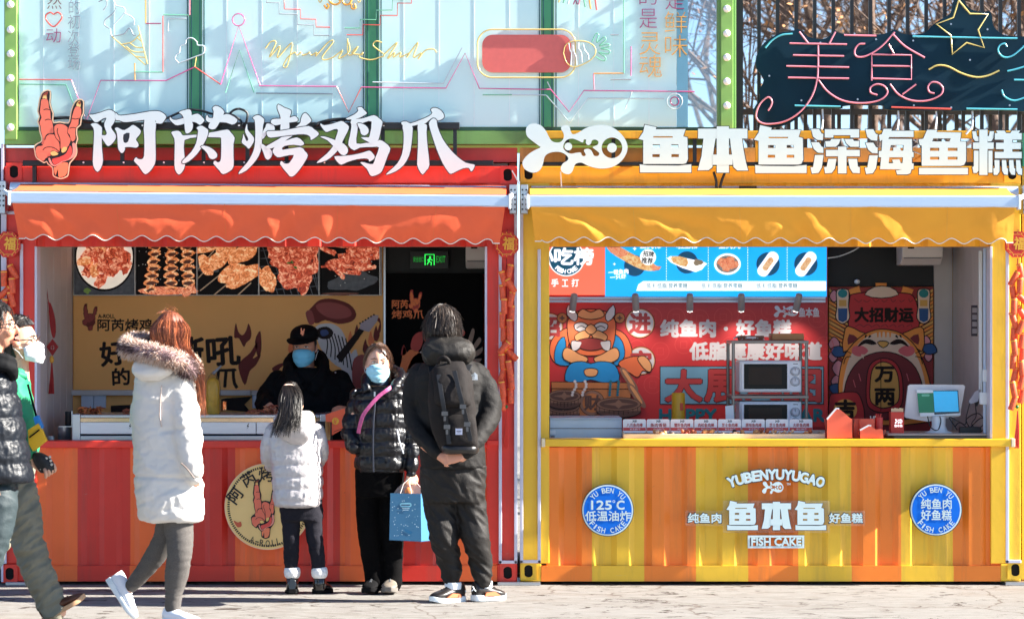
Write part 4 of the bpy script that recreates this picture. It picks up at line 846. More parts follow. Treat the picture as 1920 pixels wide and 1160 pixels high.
def pbb(b, o, Y):  # three skewers of rolls
    y = Y - .0006; pb(b, o, 445, o + 114, 552.5, y, 0); blob(b, o + 57, 545, 53, 8, y - .0006, 5, 0, 3, .05)
    for i in range(50): blob(b, o + rng.uniform(4, 110), rng.uniform(460, 540), .9, .9, y - .0009, 9, 0, i)
    for j, (cx, lean) in enumerate(((30, .16), (66, .04), (98, -.04))):
        b.line([(o + cx + 10 * lean * 4, 452), (o + cx - lean * 70, 545)], 2.2, y - .0012, 6)
        for i in range(7):
            yy = 462 + i * 13.5; xx = o + cx + lean * (520 - yy) * .75
            blob(b, xx, yy, 12.5, 7, y - .002 - .0004 * i, 4, -.12, i + j); blob(b, xx + .5, yy + 1.5, 8.5, 3.6, y - .0022 - .0004 * i, 8, -.12, i)
    for i in range(8): blob(b, o + rng.uniform(5, 110), rng.uniform(538, 552), rng.uniform(6, 14), rng.uniform(3, 6), y - .006 - .0003 * i, 5, 0, i)
def pc(b, o, Y):   # golden strips on sticks
    y = Y - .0006; pb(b, o, 445, o + 114, 552.5, y, 0); blob(b, o + 20, 500, 22, 16, y - .0004, 3, .4, 2)
    for i, (x0, y0, x1, y1) in enumerate(((0, 522, 40, 480), (4, 545, 60, 500), (30, 553, 70, 520), (75, 553, 100, 530), (0, 505, 30, 470))): b.line([(o + x0, y0), (o + x1, y1)], 2.2, y - .0008, 6)
    for i, (cx, cy, rx, ry, an) in enumerate(((24, 458, 30, 11, -.5), (60, 456, 30, 11, -.6), (16, 496, 13, 22, -.5), (45, 482, 34, 14, -.72), (66, 512, 28, 17, -.5), (100, 472, 34, 14, -.6), (80, 524, 30, 12, -.5), (106, 512, 24, 14, -.5), (96, 452, 20, 10, -.4))): blob(b, min(o + cx, o + 113 - rx * .7), min(cy, 552 - ry * .8), rx, ry, y - .0012 - .0005 * i, 4, an, i, .14)
def pd(b, o, Y):   # meat on a grill
    y = Y - .0006; pb(b, o, 445, o + 111, 552.5, y, 0)
    for i in range(9): b.line([(o + i * 13, 446), (o + min(111, i * 13 + 34), 552)], 1.6, y - .0006, 3)
    for i in range(7): b.line([(o + 1, 455 + i * 15), (o + 110, 446 + i * 15)], 1.6, y - .0009, 3)
    blob(b, o + 16, 524, 15, 26, y - .001, 4, -.2, 4)
    for i, (cx, cy, rx, ry, an) in enumerate(((66, 470, 38, 22, .2), (50, 490, 28, 26, .4), (88, 496, 20, 24, .1), (34, 472, 22, 16, .3), (100, 466, 12, 20, .2), (62, 520, 26, 24, .6), (84, 530, 12, 24, .2), (30, 450, 18, 6, 0))): blob(b, o + cx, cy, rx, ry, y - .0014 - .0005 * i, 1, an, i + 20, .2)
    for i in range(6): blob(b, o + 60 + rng.uniform(-9, 9), 494 + rng.uniform(-9, 9), 3, 1.6, y - .005, 7, i, i)
def pe(b, o, Y):   # claws on slate
    y = Y - .0006; pb(b, o, 445, o + 112, 552.5, y, 0); blob(b, o + 62, 528, 48, 19, y - .0006, 3, -.1, 8); blob(b, o + 40, 551, 36, 3, y - .0008, 8, 0, 1)
    for i, (x0, y0, x1, y1, wd) in enumerate(((24, 495, 110, 462, 13), (40, 490, 110, 480, 11), (30, 500, 95, 494, 9), (28, 504, 75, 512, 8), (22, 496, 45, 520, 8), (0, 462, 28, 474, 9), (4, 452, 60, 462, 9), (60, 505, 104, 500, 7), (34, 482, 108, 470, 12), (2, 500, 30, 494, 4), (50, 474, 105, 450, 12))):
        b.line([(o + x0, y0), (o + (x0 + x1) / 2, (y0 + y1) / 2 + 2), (o + x1, y1)], wd, y - .0012 - .0004 * i, 1); blob(b, o + x1 - 2, y1, wd / 2, wd / 2, y - .0013 - .0004 * i, 1, 0, i)
    blob(b, o + 27, 497, 15, 12, y - .006, 1, 0, 4)
    for i in range(24): blob(b, o + rng.uniform(20, 105), rng.uniform(470, 535), 1.1, .8, y - .0066, 9, 0, i)
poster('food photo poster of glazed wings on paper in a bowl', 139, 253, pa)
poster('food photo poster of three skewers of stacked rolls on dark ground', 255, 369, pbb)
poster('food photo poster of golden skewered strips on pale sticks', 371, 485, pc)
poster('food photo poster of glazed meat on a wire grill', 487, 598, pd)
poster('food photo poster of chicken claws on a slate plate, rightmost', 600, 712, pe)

b = MB(); b.pbox(137, 445, 716, 554, 1.4905, .006); tag(b.build('poster_board', W2, bevel=.001), 'white backing board behind the row of food photo posters', 'board')
# brown mural
PB = mat('print_black_brown', (34, 20, 16), .85); PD = mat('print_dark_maroon', (112, 44, 40), .8); PM = mat('print_maroon', (150, 56, 48), .5)
b = MB(); Y = 1.49; b.pbox(138, 556, 718, 731, Y, .008, 0); y = Y - .0008
xm = lambda a, c: (154 + (a - 90) * .0475, 569 + (c - 60) * .0475)
b.poly(CL_OUT, y, 0, 2, (), xm, None, 1)
for i, (m_, p_) in enumerate(CL_F): b.poly(p_, y - .0004 - .0001 * i, 0, 3 if m_ in (2, 7) else 2, (), xm, None, 1)
b.text('A-ROLL', (184, 589, 215, 596), y, 1, 0, .03); b.text('阿芮烤鸡爪', (183, 598, 313, 620), y, 1, 0, .025)
for ch, x0, y0, x1, y1, an in (('好', 188, 640, 236, 684, -.12), ('吃', 250, 636, 300, 682, -.08), ('嘶', 330, 632, 380, 688, .05), ('吼', 388, 632, 449, 684, -.06), ('的', 211, 690, 243, 721, -.05), ('鸡', 300, 686, 350, 722, 0), ('爪', 400, 690, 447, 726, .08)): b.text(ch, (x0, y0, x1, y1), y, 1, 0, .032, an)
def flame(pts, m, dy=0): b.poly(pts, y - dy, 0, m, (), None, None, 2)
flame([(459, 722), (447, 690), (452, 676), (470, 660), (482, 640), (480, 660), (474, 672), (489, 664), (480, 684), (468, 696)], 2); flame([(442, 605), (447, 622), (455, 628), (462, 618), (466, 606), (471, 620), (470, 634), (462, 642), (457, 650), (448, 634), (439, 632)], 2); flame([(478, 640), (488, 620), (490, 655), (484, 670)], 2)
# comb, guitar and feathers of the rock mural
flame([(585, 575), (600, 562), (625, 560), (655, 570), (668, 588), (660, 602), (635, 607), (610, 600), (592, 606), (575, 590)], 2, .0004); flame([(592, 572), (620, 566), (652, 576), (658, 592), (630, 598), (605, 590)], 3, .0008); flame([(573, 586), (584, 582), (590, 604), (580, 608)], 3, .0009)
flame([(592, 612), (620, 606), (640, 618), (652, 645), (660, 680), (640, 690), (612, 668), (596, 640)], 4, .0006)
for i in range(7): b.line(spline([(606 + i * 7, 616 + i * 3), (614 + i * 7, 640 + i * 5), (612 + i * 8, 664 + i * 5)], 4), 2.2, y - .001 - .0001 * i, 1)
flame([(594, 618), (612, 612), (625, 622), (618, 634), (600, 634)], 1, .0014); flame([(601, 620), (612, 618), (616, 626), (604, 630)], 5, .0018)
b.poly([(630, 668), (676, 612), (684, 618), (640, 680)], y - .002, 0, 1); b.poly([(674, 616), (676, 606), (700, 590), (710, 591), (707, 602), (692, 622), (684, 620)], y - .0022, 0, 6)
for i in range(6): b.disc(675 + i * 5.2, 606 - i * 3.2, 1.8, y - .0024, 0, 1, 8)
flame([(640, 690), (655, 668), (668, 655), (672, 690), (668, 730), (652, 730)], 4, .0012); flame([(664, 672), (684, 665), (692, 690), (684, 728), (664, 730), (660, 700)], 3, .0014)
for i, (x0, y0) in enumerate(((652, 640), (664, 628), (690, 640), (700, 630), (540, 655), (680, 655))): flame([(x0, y0), (x0 + 5, y0 - 20), (x0 + 8, y0 - 10), (x0 + 12, y0 - 2), (x0 + 6, y0 + 10)], 2 if i % 2 else 7, .001 + .0001 * i)
flame([(510, 690), (530, 680), (545, 690), (530, 686), (518, 698)], 2); flame([(700, 600), (712, 596), (714, 620), (700, 640), (712, 606)], 2)
tag(b.build('wall_mural', [mat('mural_tan', (246, 178, 100), .6, var=.04, vs=2), PB, PD, PM, mat('print_grey_white', (206, 200, 200), .5), mat('print_navy', (40, 60, 120), .4), mat('print_lilac', (176, 160, 168), .5), mat('print_flame', (236, 120, 60), .5)]), 'tan mural with black brush characters, dark flames and a guitar on the back wall', 'mural')
b = MB(); b.pbox(125, 731, 470, 741, 1.44, .05); b.pbox(471, 731.5, 712, 740.5, 1.445, .045); tag(b.build('wall_rail', PANEL, bevel=.003), 'white cable rail along the back wall under the tan mural', 'rail')
Y = 1.488
b = MB(); b.poly([(208, 760), (252, 758), (252, 776), (208, 776)], Y, .004, 0); tag(b.build('ribbon_banner', PB), 'plain black ribbon banner print on the back wall beside the white coat', 'banner')
b = MB(); b.poly([(415, 748), (425, 746), (473, 743), (458, 758), (470, 772), (424, 768), (415, 770)], Y - .001, .004, 0); b.text('烤鸡爪', (418, 752, 424, 768), Y - .0015, 1, 0, .02); tag(b.build('ribbon_banner', [PB, FM[4]]), 'black swallow tailed ribbon banner print right of the mustard bottle', 'banner')
for i, (x0, x1, lab) in enumerate(((152, 175, 'grey wall socket plate above the grill, leftmost of the pair'), (175.6, 198, 'grey wall socket plate above the grill, second of the pair'), (473, 492, 'grey wall socket plate behind the cook, apart from the pair'))):
    b = MB(); b.pbox(x0, 737.5, x1, 765, 1.46, .03, 0); tag(b.build('wall_socket', mat('socket_grey', (190, 198, 214), .4), bevel=.004), lab, 'socket', 'sockets behind the grill')

# door curtain, exit sign, air heater
OR = mat('print_orange', (250, 130, 60), .5)
b = MB(); Y = 1.52; b.pbox(724, 512, 905, 830, Y, .01, 0); y = Y - .0008
for row, x0, x1, y0, y1 in (('阿芮', 735, 765, 562, 578), ('烤鸡爪', 735, 794, 581, 597)): b.text(row, (x0, y0, x1, y1), y, 1, 0, .02)
xq = lambda a, c: (766 + (a - 90) * .042, 543 + (c - 60) * .041)
b.poly(CL_OUT, y, 0, 3, (), xq, None, 1)
for i, (m_, p_) in enumerate(CL_F): b.poly(p_, y - .0004 - .0001 * i, 0, 1 if m_ in (2, 6, 7) else 3, (), xq, None, 1)
for pts, m_ in (([(770, 652), (775, 630), (790, 622), (793, 640), (784, 658)], 3), ([(790, 625), (795, 618), (800, 622), (798, 640)], 3), ([(753, 676), (757, 648), (763, 660), (770, 655), (790, 662), (800, 680), (790, 690), (750, 700)], 1), ([(770, 676), (790, 658), (805, 655), (800, 690), (760, 720)], 4), ([(752, 665), (757, 646), (762, 662)], 3), ([(868, 630), (862, 615), (872, 622)], 3),
                ([(872, 660), (884, 618), (890, 622), (884, 650), (898, 632), (902, 640), (888, 660), (905, 650), (902, 662), (888, 672), (903, 672), (896, 680), (870, 690)], 5)): b.poly(pts, y - .0006, 0, m_, (), None, None, 2)
tag(b.build('door_curtain', [mat('curtain_black', (14, 14, 15), .9, spec=.1), OR, OR, mat('print_red', (200, 60, 44), .5), mat('print_grey_white', (206, 200, 200), .5), mat('print_feather', (170, 140, 120), .5)]), 'black door curtain with orange characters, a claw emblem and flames', 'curtain')
r = thing('exit_sign', 'lit green emergency exit sign above the black door curtain', 'sign', P(803, 503, 1.5))
b = MB(); b.pbox(769, 470, 841, 504, 1.5, .03); b.build('case', mat('exit_case', (8, 24, 18), .4), r, bevel=.003)
EX = mat('exit_green', (40, 220, 80), .5, emit=.55)
b = MB(); Y = 1.498; b.text('EXIT', (818, 480, 835, 492), Y, 0, 0, 0); b.build('lettering', mat('exit_dim', (20, 150, 50), .5, emit=.25), r); b = MB(); b.text('安全出口', (775, 481, 794, 491), Y, 0, 0, 0); b.build('lettering', mat('exit_dim', (20, 150, 50), .5, emit=.25), r)
b = MB(); b.line([(797, 497), (797, 477), (814, 477), (814, 497)], 1.4, Y); b.disc(806.5, 482, 1.7, Y, 0, 0, 10)
for l in ([(806, 484), (804, 490)], [(804, 490), (801, 496)], [(804, 490), (809, 492), (808, 497)], [(806, 485), (811, 488)], [(806, 485), (801, 488)]): b.line(l, 1.5, Y - .0003)
b.build('running_man', EX, r)
def aircon(label, x0, y0, x1, y1, Y):
    r = thing('air_conditioner', label, 'air conditioner', P((x0 + x1) / 2, y1, Y))
    b = MB(); w = .3
    pr = [(0, y0 - 10), (0, y1 - 14), (.1, y1), (w, y1)]
    rg = []
    for px in (x0, x1): rg.append([Vector((X(px, Y), Y + d, Z(q, Y))) for d, q in pr] + [Vector((X(px, Y), Y + w, Z(y0 - 10, Y)))])
    b.rings(rg); b.build('housing', mat('aircon_white', (232, 224, 218), .4), r, bevel=.006)
    b = MB(); b.pbox(x0 + 10, y0 + 8, x0 + 22, y0 + 18, Y - .002, .004); b.pbox(x1 - 14, y0 + 9, x1 - 10, y0 + 12, Y - .002, .004); b.build('display', VOID, r)
    b = MB(); b.pbox(x0 + 3, y1 - 13, x1 - 3, y1 - 11.5, Y - .002, .01); b.build('air_slot', GREY, r)
aircon('white air conditioner at the top right of the red shop window', 873, 448, 912, 502, 1.1)
aircon('white air conditioner above the cat curtain in the yellow shop', 1692, 448, 1768, 496, 1.15)
# red knot ornament on the left wall
r = thing('knot_ornament', 'dark red tasselled knot ornament hanging on the left inner wall', 'ornament', P(97, 740, .42))
RK = mat('knot_red', (150, 30, 30), .7); b = MB(); Y = .42
b.tube([P(85, 505, Y), P(88, 545, Y), P(92, 575, Y)], .003, 6); b.build('cord', RK, r)
b = MB(); b.poly([(91, 566), (98, 578), (103, 600), (104, 622), (101, 634), (97, 628), (93, 605)], Y, .02, 0, (), None, None, 1); b.build('ribbon', RK, r)
b = MB(); b.poly([(98, 635), (109, 650), (98, 667), (87, 650)], Y - .01, .02, 0, [[(98, 645), (103, 651), (98, 658), (93, 651)]]); b.line([(92, 651), (104, 651)], 2, Y - .012, 0, .01); b.line([(98, 642), (98, 660)], 2, Y - .013, 0, .01); b.build('knot', RK, r)
b = MB(); b.lathe(P(97, 680, Y), [(.008, 0), (.014, .01), (.014, .03), (.005, .045)], 10); b.build('bead', mat('bead_gold', (220, 160, 50), .3), r, smooth=50)
b = MB()
for i in range(9): b.tube([P(97, 680, Y), P(97 + (i - 4) * .6, 710, Y + .004 * (i % 3)), P(96 + (i - 4) * 1.1, 738, Y + .005 * (i % 3))], .0045, 5)
b.build('tassel', RK, r)

# grill counter and what stands on it
r = thing('grill', 'long stainless steel griddle counter behind the red serving ledge', 'grill', (X(300, .2), .5, Z(826)))
zb = Z(842); Y = .2
b = MB(); b.pbox(135, 776, 150, 840, Y, .6); b.pbox(600, 776, 613, 840, Y, .6); b.build('end_post', STEEL, r, bevel=.004)
b = MB(); b.box(X(150.5, Y), X(599.5, Y), Y + .005, Y + .6, Z(783, Y), Z(777.5, Y)); b.build('top_plate', STEEL, r, bevel=.003)
b = MB(); b.pbox(150.5, 783.3, 599.5, 791, Y + .02, .5); b.build('drip_tray', mat('brassy_steel', (214, 184, 150), .25, .8, stretch=(1, 20, 20)), r)
for a, e in ((150.5, 259), (260, 373), (374, 480), (481, 599.5)):
    b = MB(); b.pbox(a, 791.3, e, 813.5, Y + .002, .03); pn = b.build('drawer_front', mat('brushed_steel', (216, 220, 226), .35, .55, stretch=(1, 25, 25), vs=12), r, bevel=.003)
    b = MB(); q = e - 16; b.poly([(q + 2, 793), (q - 1.5, 799), (q + 1, 799), (q - 1, 804), (q + 3, 797.5), (q + .5, 797.5), (q + 3.5, 793)], Y - .001, .002); b.build('bolt_mark', VOID, pn)
b = MB(); b.pbox(150.5, 814, 599.5, 816, Y + .03, .3); b.build('shadow_gap', VOID, r)
b = MB(); b.pbox(150.5, 816.4, 599.5, 832, Y + .006, .3); b.build('lower_panel', STEEL, r, bevel=.003)
def pile(name, label, cat, pts, Y, base, mats, n, rr, ln, group=None, seed=1):
    q = random.Random(seed); b = MB()
    for i in range(n):
        px, py = pts[0] + q.random() * (pts[2] - pts[0]), base - q.random() * (base - pts[1]); a = q.uniform(0, 3.14); c = P(px, py, Y + q.uniform(0, .1)); d = Vector((math.cos(a), q.uniform(-.5, .5), math.sin(a) * .5)) * ln
        b.tube([c - d, c + Vector((0, 0, .006)), c + d], [rr * .5, rr, rr * .4], 6, i % len(mats))
    return tag(b.build(name, mats, smooth=70), label, cat, group)
pile('skewers', 'heap of brown skewers on the grill under the wall sockets', 'food', (150, 765, 190, 777), .35, 777, [mat('skewer_brown', (140, 66, 30), .5), mat('skewer_orange', (214, 120, 60), .5)], 46, .006, .03, None, 2)
pile('roast_claws', 'pile of roasted claws on the grill beside the white coat', 'food', (236, 768, 254, 777), .35, 777, [mat('roast_tan', (200, 120, 80), .5), mat('roast_brown', (150, 74, 46), .5)], 18, .008, .025, None, 3)
pile('roast_claws', 'small pile of roasted claws on the grill left of the cook', 'food', (466, 770, 494, 777), .35, 777, [mat('roast_tan', (200, 120, 80), .5), mat('roast_brown', (150, 74, 46), .5)], 18, .008, .025, None, 4)
r = thing('sauce_bottle', 'tall clear bottle of yellow mustard on the grill', 'bottle', P(399, 777, .42))
b = MB(); c = P(399, 777, .42); s_ = L(1, .42); b.lathe(c, [(14 * s_, 0), (15 * s_, 4 * s_), (15 * s_, 52 * s_), (13.5 * s_, 64 * s_), (7 * s_, 73 * s_), (3.5 * s_, 78 * s_)], 24); b.build('bottle', mat('bottle_amber', (170, 130, 70), .15, alpha=.35), r, smooth=60)
b = MB(); b.lathe(c + Vector((0, 0, .004)), [(12 * s_, 0), (12.6 * s_, 3 * s_), (12.4 * s_, 50 * s_), (11 * s_, 62 * s_), (5 * s_, 68 * s_)], 20); b.build('mustard', mat('mustard', (232, 182, 36), .5, var=.15, vs=30), r, smooth=60)
b = MB(); b.tube([c + Vector((0, 0, 76 * s_)), c + Vector((8 * s_, 0, 84 * s_)), c + Vector((16 * s_, 0, 92 * s_))], [.012, .009, .005], 8); b.build('spout', GREY, r, smooth=60)
for x0, y0, x1, y1, lab, m_ in ((108, 800, 133, 826, 'steel cup at the left end of the grill', STEEL), (122, 771, 136, 799, 'dark square tin on the rack left of the grill', BLK)):
    b = MB(); c = P((x0 + x1) / 2, y1, .4); h_ = L(y1 - y0, .4); q = L((x1 - x0) / 2, .4); b.lathe(c, [(q * .9, 0), (q, h_ * .06), (q, h_), (q * .9, h_), (q * .85, h_ * .2)], 22); tag(b.build('metal_cup', m_, smooth=50), lab, 'cup')
b = MB(); b.pbox(110, 798.5, 136, 800, .33, .25); b.pbox(134, 770, 136, 798, .33, .02); tag(b.build('wire_rack', STEEL), 'small steel rack left of the grill', 'rack')
b = MB(); c = P(96, 826, .3); b.lathe(c, [(L(6, .3), 0), (L(6.5, .3), L(9, .3)), (L(5, .3), L(9, .3))], 16); tag(b.build('small_jar', mat('check_jar', (196, 196, 190), .4, var=.5, vs=60), smooth=50), 'small checked jar on the ledge at the far left', 'jar')
r = thing('chopstick_box', 'black box of wooden chopsticks on the ledge in front of the cook', 'box', P(606, 826, .12))
b = MB(); b.pbox(592, 790, 609, 826, .14, .1); b.build('case', BLK, r, bevel=.004)
b = MB()
for i in range(5): b.tube([P(612 + i * 1.6, 826, .12), P(611 + i * 1.9, 788, .12 + .01 * i)], .004, 5)
b.build('chopstick', mat('bamboo', (206, 160, 90), .5), r)
b = MB(); b.poly([(573, 778), (576, 772), (586, 771), (592, 782), (592, 800), (574, 800)], .2, .012); tag(b.build('yellow_carton', mat('carton_yellow', (230, 190, 40), .5), bevel=.002), 'yellow food carton on the grill in front of the cook', 'carton')
r = thing('menu_card', 'orange red paper card with a yellow round mark held by the cook', 'card', P(632, 812, .3))
b = MB(); b.poly([(610, 777), (618, 774), (646, 765), (650, 772), (648, 790), (645, 803), (622, 816), (622, 791), (611, 790)], .10, .006); b.build('card', mat('card_orange', (250, 106, 66), .55), r)
b = MB(); b.disc(629, 789, 6.5, .099, 0, 0, 20); xk = lambda a, c: (626 + (a - 90) * .009, 784.5 + (c - 60) * .009); b.poly(CL_OUT, .0985, 0, 1, (), xk); b.line([(626, 809), (640, 803.5)], .9, .099, 2); b.build('round_mark', [mat('mark_yellow', (250, 186, 60), .5), OR, PD], r)

# ================================================================ inside the yellow shop
r = thing('menu_board', 'bright blue and coral menu board with food pictures hung over the yellow counter', 'menu board', P(1290, 556, 1.40))
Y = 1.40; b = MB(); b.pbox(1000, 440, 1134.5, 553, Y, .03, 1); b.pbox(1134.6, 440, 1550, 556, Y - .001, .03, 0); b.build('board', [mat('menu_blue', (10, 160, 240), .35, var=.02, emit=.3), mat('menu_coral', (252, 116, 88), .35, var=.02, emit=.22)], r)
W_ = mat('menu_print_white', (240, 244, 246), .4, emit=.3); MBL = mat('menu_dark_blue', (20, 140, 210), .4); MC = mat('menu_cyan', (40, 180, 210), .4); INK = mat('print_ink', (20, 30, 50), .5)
b = MB(); y = Y - .003
b.disc(1062, 484, 34, y, 0, 0, 40); b.disc(1062, 484, 32, y - .0005, 0, 1, 40); b.text('吃榜', (1040, 465, 1112, 496), y - .001, 0, 0, .04); b.text('小', (1010, 465, 1037, 496), y - .001, 0, 0, .04)
for i, c in enumerate('FISH CAKE'):
    if c == ' ': continue
    a = R(222 - 84 * i / 8); b.text(c, (1062 + 25 * math.sin(a) - 3, 484 - 25 * math.cos(a) - 4, 1062 + 25 * math.sin(a) + 3, 484 - 25 * math.cos(a) + 4), y - .001, 0, 0, .03, a - math.pi)
b.text('手', (1034, 523, 1047, 537), y, 0, 0, .02); b.text('工', (1054, 524, 1065, 537), y, 0, 0, .02); b.text('打', (1072, 523, 1085, 537), y, 0, 0, .02)
for px in (1249.5, 1328, 1402, 1476):
    for k in range(13): b.line([(px, 462 + k * 5), (px, 465 + k * 5)], .9, y - .001, 0)
b.poly(stad(1194, 526, 1600, 545, 14)[:0] or [(1193, 545), (1197, 533), (1206, 527), (1549, 527), (1549, 545)], y - .001, 0, 0)
for x0 in (1212, 1315, 1418): b.text('低卡·低脂·营养零糖', (x0, 531, x0 + 77, 540), y - .0016, 2, 0, .01)
for x0, s0 in ((1200, '鱼肉棒'), (1268, '马上鱼肉棒'), (1348, '鱼肉丸')): b.text(s0, (x0, 455, x0 + 40, 466), y - .001, 0, 0, .02)
b.text('一根鱼肉', (1141, 505, 1178, 514), y - .001, 0, 0, .03, -.08); b.text('一只虾', (1144, 515, 1174, 523), y - .001, 0, 0, .03, -.08)
for px, py, q in ((1190, 466, 4), (1152, 495, 3)): b.poly([(px, py - q), (px + q * .3, py - q * .3), (px + q, py), (px + q * .3, py + q * .3), (px, py + q), (px - q * .3, py + q * .3), (px - q, py), (px - q * .3, py - q * .3)], y - .001, 0, 0)
for cx, cy, q in ((1190, 498, 20), (1288, 492, 21), (1365, 495, 20), (1440, 495, 22), (1511, 495, 22)): b.disc(cx, cy, q, y, 0, 3, 30)
b.build('print', [W_, mat('menu_disc_blue', (30, 150, 205), .4), MC, MBL], r)
MP = [food_glow_mat('menu_fried', (200, 120, 60), (246, 196, 130), (255, 230, 180), 40), food_glow_mat('menu_fish_cake', (206, 130, 70), (240, 190, 140), (250, 220, 180), 60), W_, food_glow_mat('menu_pink_meat', (210, 100, 70), (244, 150, 110), (252, 190, 150), 50), INK, mat('menu_cream', (244, 226, 196), .5), mat('menu_plate', (222, 224, 226), .4)]
y = Y - .005; b = MB()
b.poly([(1137, 460), (1160, 462), (1190, 478), (1215, 488), (1232, 500), (1222, 508), (1200, 504), (1172, 490), (1148, 475)], y, 0, 0, (), None, None, 2); b.poly([(1222, 496), (1240, 500), (1236, 506), (1224, 508)], y - .0006, 0, 3); b.poly([(1137, 460), (1160, 462), (1178, 474), (1165, 482), (1146, 474)], y - .0004, 0, 3, (), None, None, 1)
b.disc(1215, 482, 15, y - .001, 0, 2, 30); b.text('招牌', (1206, 471, 1226, 481), y - .0014, 4, 0, .03, .1); b.text('推荐', (1203, 483, 1224, 494), y - .0014, 4, 0, .03, .1); b.build('food_picture', MP, r)
b = MB(); b.poly([(1257, 480), (1320, 491), (1322, 498), (1304, 510), (1258, 492)], y, 0, 2, (), None, None, 1); b.poly([(1260, 480), (1288, 484), (1287, 500), (1262, 492)], y - .0005, 0, 0, (), None, None, 1); blob(b, 1309, 492, 9, 6, y - .001, 5, 0, 3); b.build('food_picture', MP, r)
b = MB(); b.disc(1364, 495, 25, y, 0, 2, 36, ry=20); b.disc(1364, 495, 21, y - .0004, 0, 6, 36, ry=16)
for k, (dx, dy) in enumerate(((-9, -2), (5, -5), (0, 7), (11, 2))): blob(b, 1364 + dx, 494 + dy, 9, 8, y - .0008 - .0003 * k, 3, 0, k)
b.build('food_picture', MP, r)
for cx in (1440, 1511):
    b = MB()
    for q, m_, ln in ((11, 2, 15), (5.5, 1, 12)): b.poly([(cx + px * math.cos(.62) - py * math.sin(.62), 495 + px * math.sin(.62) + py * math.cos(.62)) for px, py in stad(-q, -ln - (q if m_ == 2 else 2), q, ln + (q if m_ == 2 else 2), q - .5)], y - .0002 * m_ if m_ == 2 else y - .001, 0, m_)
    b.build('food_picture', MP, r)
# lamp rail with five lit spots
r = thing('lamp_rail', 'grey metal rail under the menu board carrying the spot lamps', 'rail', P(1290, 566, 1.36))
b = MB(); b.pbox(1000, 556.5, 1548, 561, 1.37, .05, 0); b.pbox(1000, 562, 1548, 567, 1.36, .05, 0); b.build('profile', ALU, r, bevel=.002)
lit = mat('lamp_lit', (255, 250, 240), .5, emit=2.2)
for i, (px, dx, lab) in enumerate(((1077, -4, 'cylinder spot lamp over the treasure mural, first from the left'), (1191, 1.5, 'cylinder spot lamp beside the disc reading enter on the mural'), (1293.5, 0, 'cylinder spot lamp over the middle white slogan'), (1390, 0, 'cylinder spot lamp straight above the microwave rack'), (1499, -7, 'cylinder spot lamp beside the small white fish logo'))):
    Y = 1.22; r = thing('spot_lamp', lab, 'lamp', P(px, 583, Y), 'cylinder spot lamps under the menu board')
    a, c = P(px, 551, Y), P(px + dx, 582, Y + .05); d = (c - a)
    b = MB(); b.tube([a, a + d * .05, a + d * .95, c], [.016, .022, .023, .021], 18); b.build('barrel', mat('lamp_grey', (168, 162, 164), .45), r, smooth=50)
    b = MB(); b.tube([c, c + d.normalized() * .004], .018, 16); b.build('lens', lit, r)
    b = MB(); b.tube([P(px, 559, 1.38), P(px, 556, Y + .02)], .008, 8); b.build('stem', BLK, r)
    lp = bpy.data.objects.new('spot_light', bpy.data.lights.new('spot_light', 'SPOT')); COL.objects.link(lp); lp.data.energy = 1.3; lp.data.spot_size = R(95); lp.data.spot_blend = .8; lp.data.color = (1, .93, .84); lp.data.shadow_soft_size = .02
    lp.parent = r; q = c + d.normalized() * .012; lp.location = q - OFF[r.name]; lp.rotation_euler = (Vector((0, -.5, .85))).to_track_quat('Z', 'Y').to_euler()

# red mural with slogan, treasure beast and coins
MRED = mat('mural_red', (206, 44, 46), .5, var=.04, vs=2); ML = mat('mural_line', (222, 74, 66), .5); MW = mat('mural_white', (222, 212, 212), .5); MT = mat('mural_steel_blue', (112, 158, 184), .5); MTX = mat('mural_brick_text', (186, 56, 56), .5); MTL = mat('mural_teal', (24, 110, 130), .5)
OB = mat('mural_orange', (240, 112, 60), .5); OT = mat('mural_tan_skin', (240, 164, 104), .5); BB = mat('mural_blue', (24, 140, 206), .5); CN = mat('mural_coin', (150, 106, 84), .5); CD = mat('mural_coin_dark', (96, 62, 50), .5); CH = mat('mural_chest', (196, 116, 60), .5)
b = MB(); Y = 1.49; b.pbox(1002, 567, 1552, 800, Y, .008, 0); y = Y - .0008
slots = [MRED, ML, MW, MT, MTX, MTL, OB, OT, BB, CN, CD, CH, PB, mat('mural_deep_red', (150, 44, 40), .5)]
rr_ = random.Random(5)
for i in range(26):
    cx, cy = 1180 + (i % 9) * 44 + 14 * ((i // 9) % 2), 590 + (i // 9) * 62 + rr_.uniform(-8, 8)
    b.disc(cx, cy, 17, y, 0, 1, 26, 16.2); b.line([(cx - 6, cy - 6), (cx + 6, cy - 6), (cx + 6, cy + 6), (cx - 6, cy + 6)], .8, y, 1, 0, None, True)
y -= .001
for cx, cy, q, ch in ((1200, 606, 28, '进'), (1202, 676, 27, '宝'), (1030, 612, 26, '招')):
    b.disc(cx, cy, q, y, 0, 12, 36); b.disc(cx, cy, q - 1.2, y - .0004, 0, 7, 36); b.disc(cx, cy, q - 2.6, y - .0008, 0, 2, 36); b.text(ch, (cx - 19, cy - 18, cx + 19, cy + 18), y - .0012, 4, 0, .045)
for s0, x0, x1, y0, y1 in (('纯鱼肉', 1239, 1341, 600, 631), ('好鱼糕', 1381, 1483, 600, 631), ('低脂健康好味道', 1294, 1540, 642, 674)): b.text(s0, (x0, y0, x1, y1), y, 2, 0, .05)
b.disc(1361, 616, 4, y, 0, 2, 16)
b.poly(rc(1237, 686, 1545, 758), y, 0, 12); b.poly(rc(1238.5, 687.5, 1543.5, 756.5), y - .0005, 0, 3)
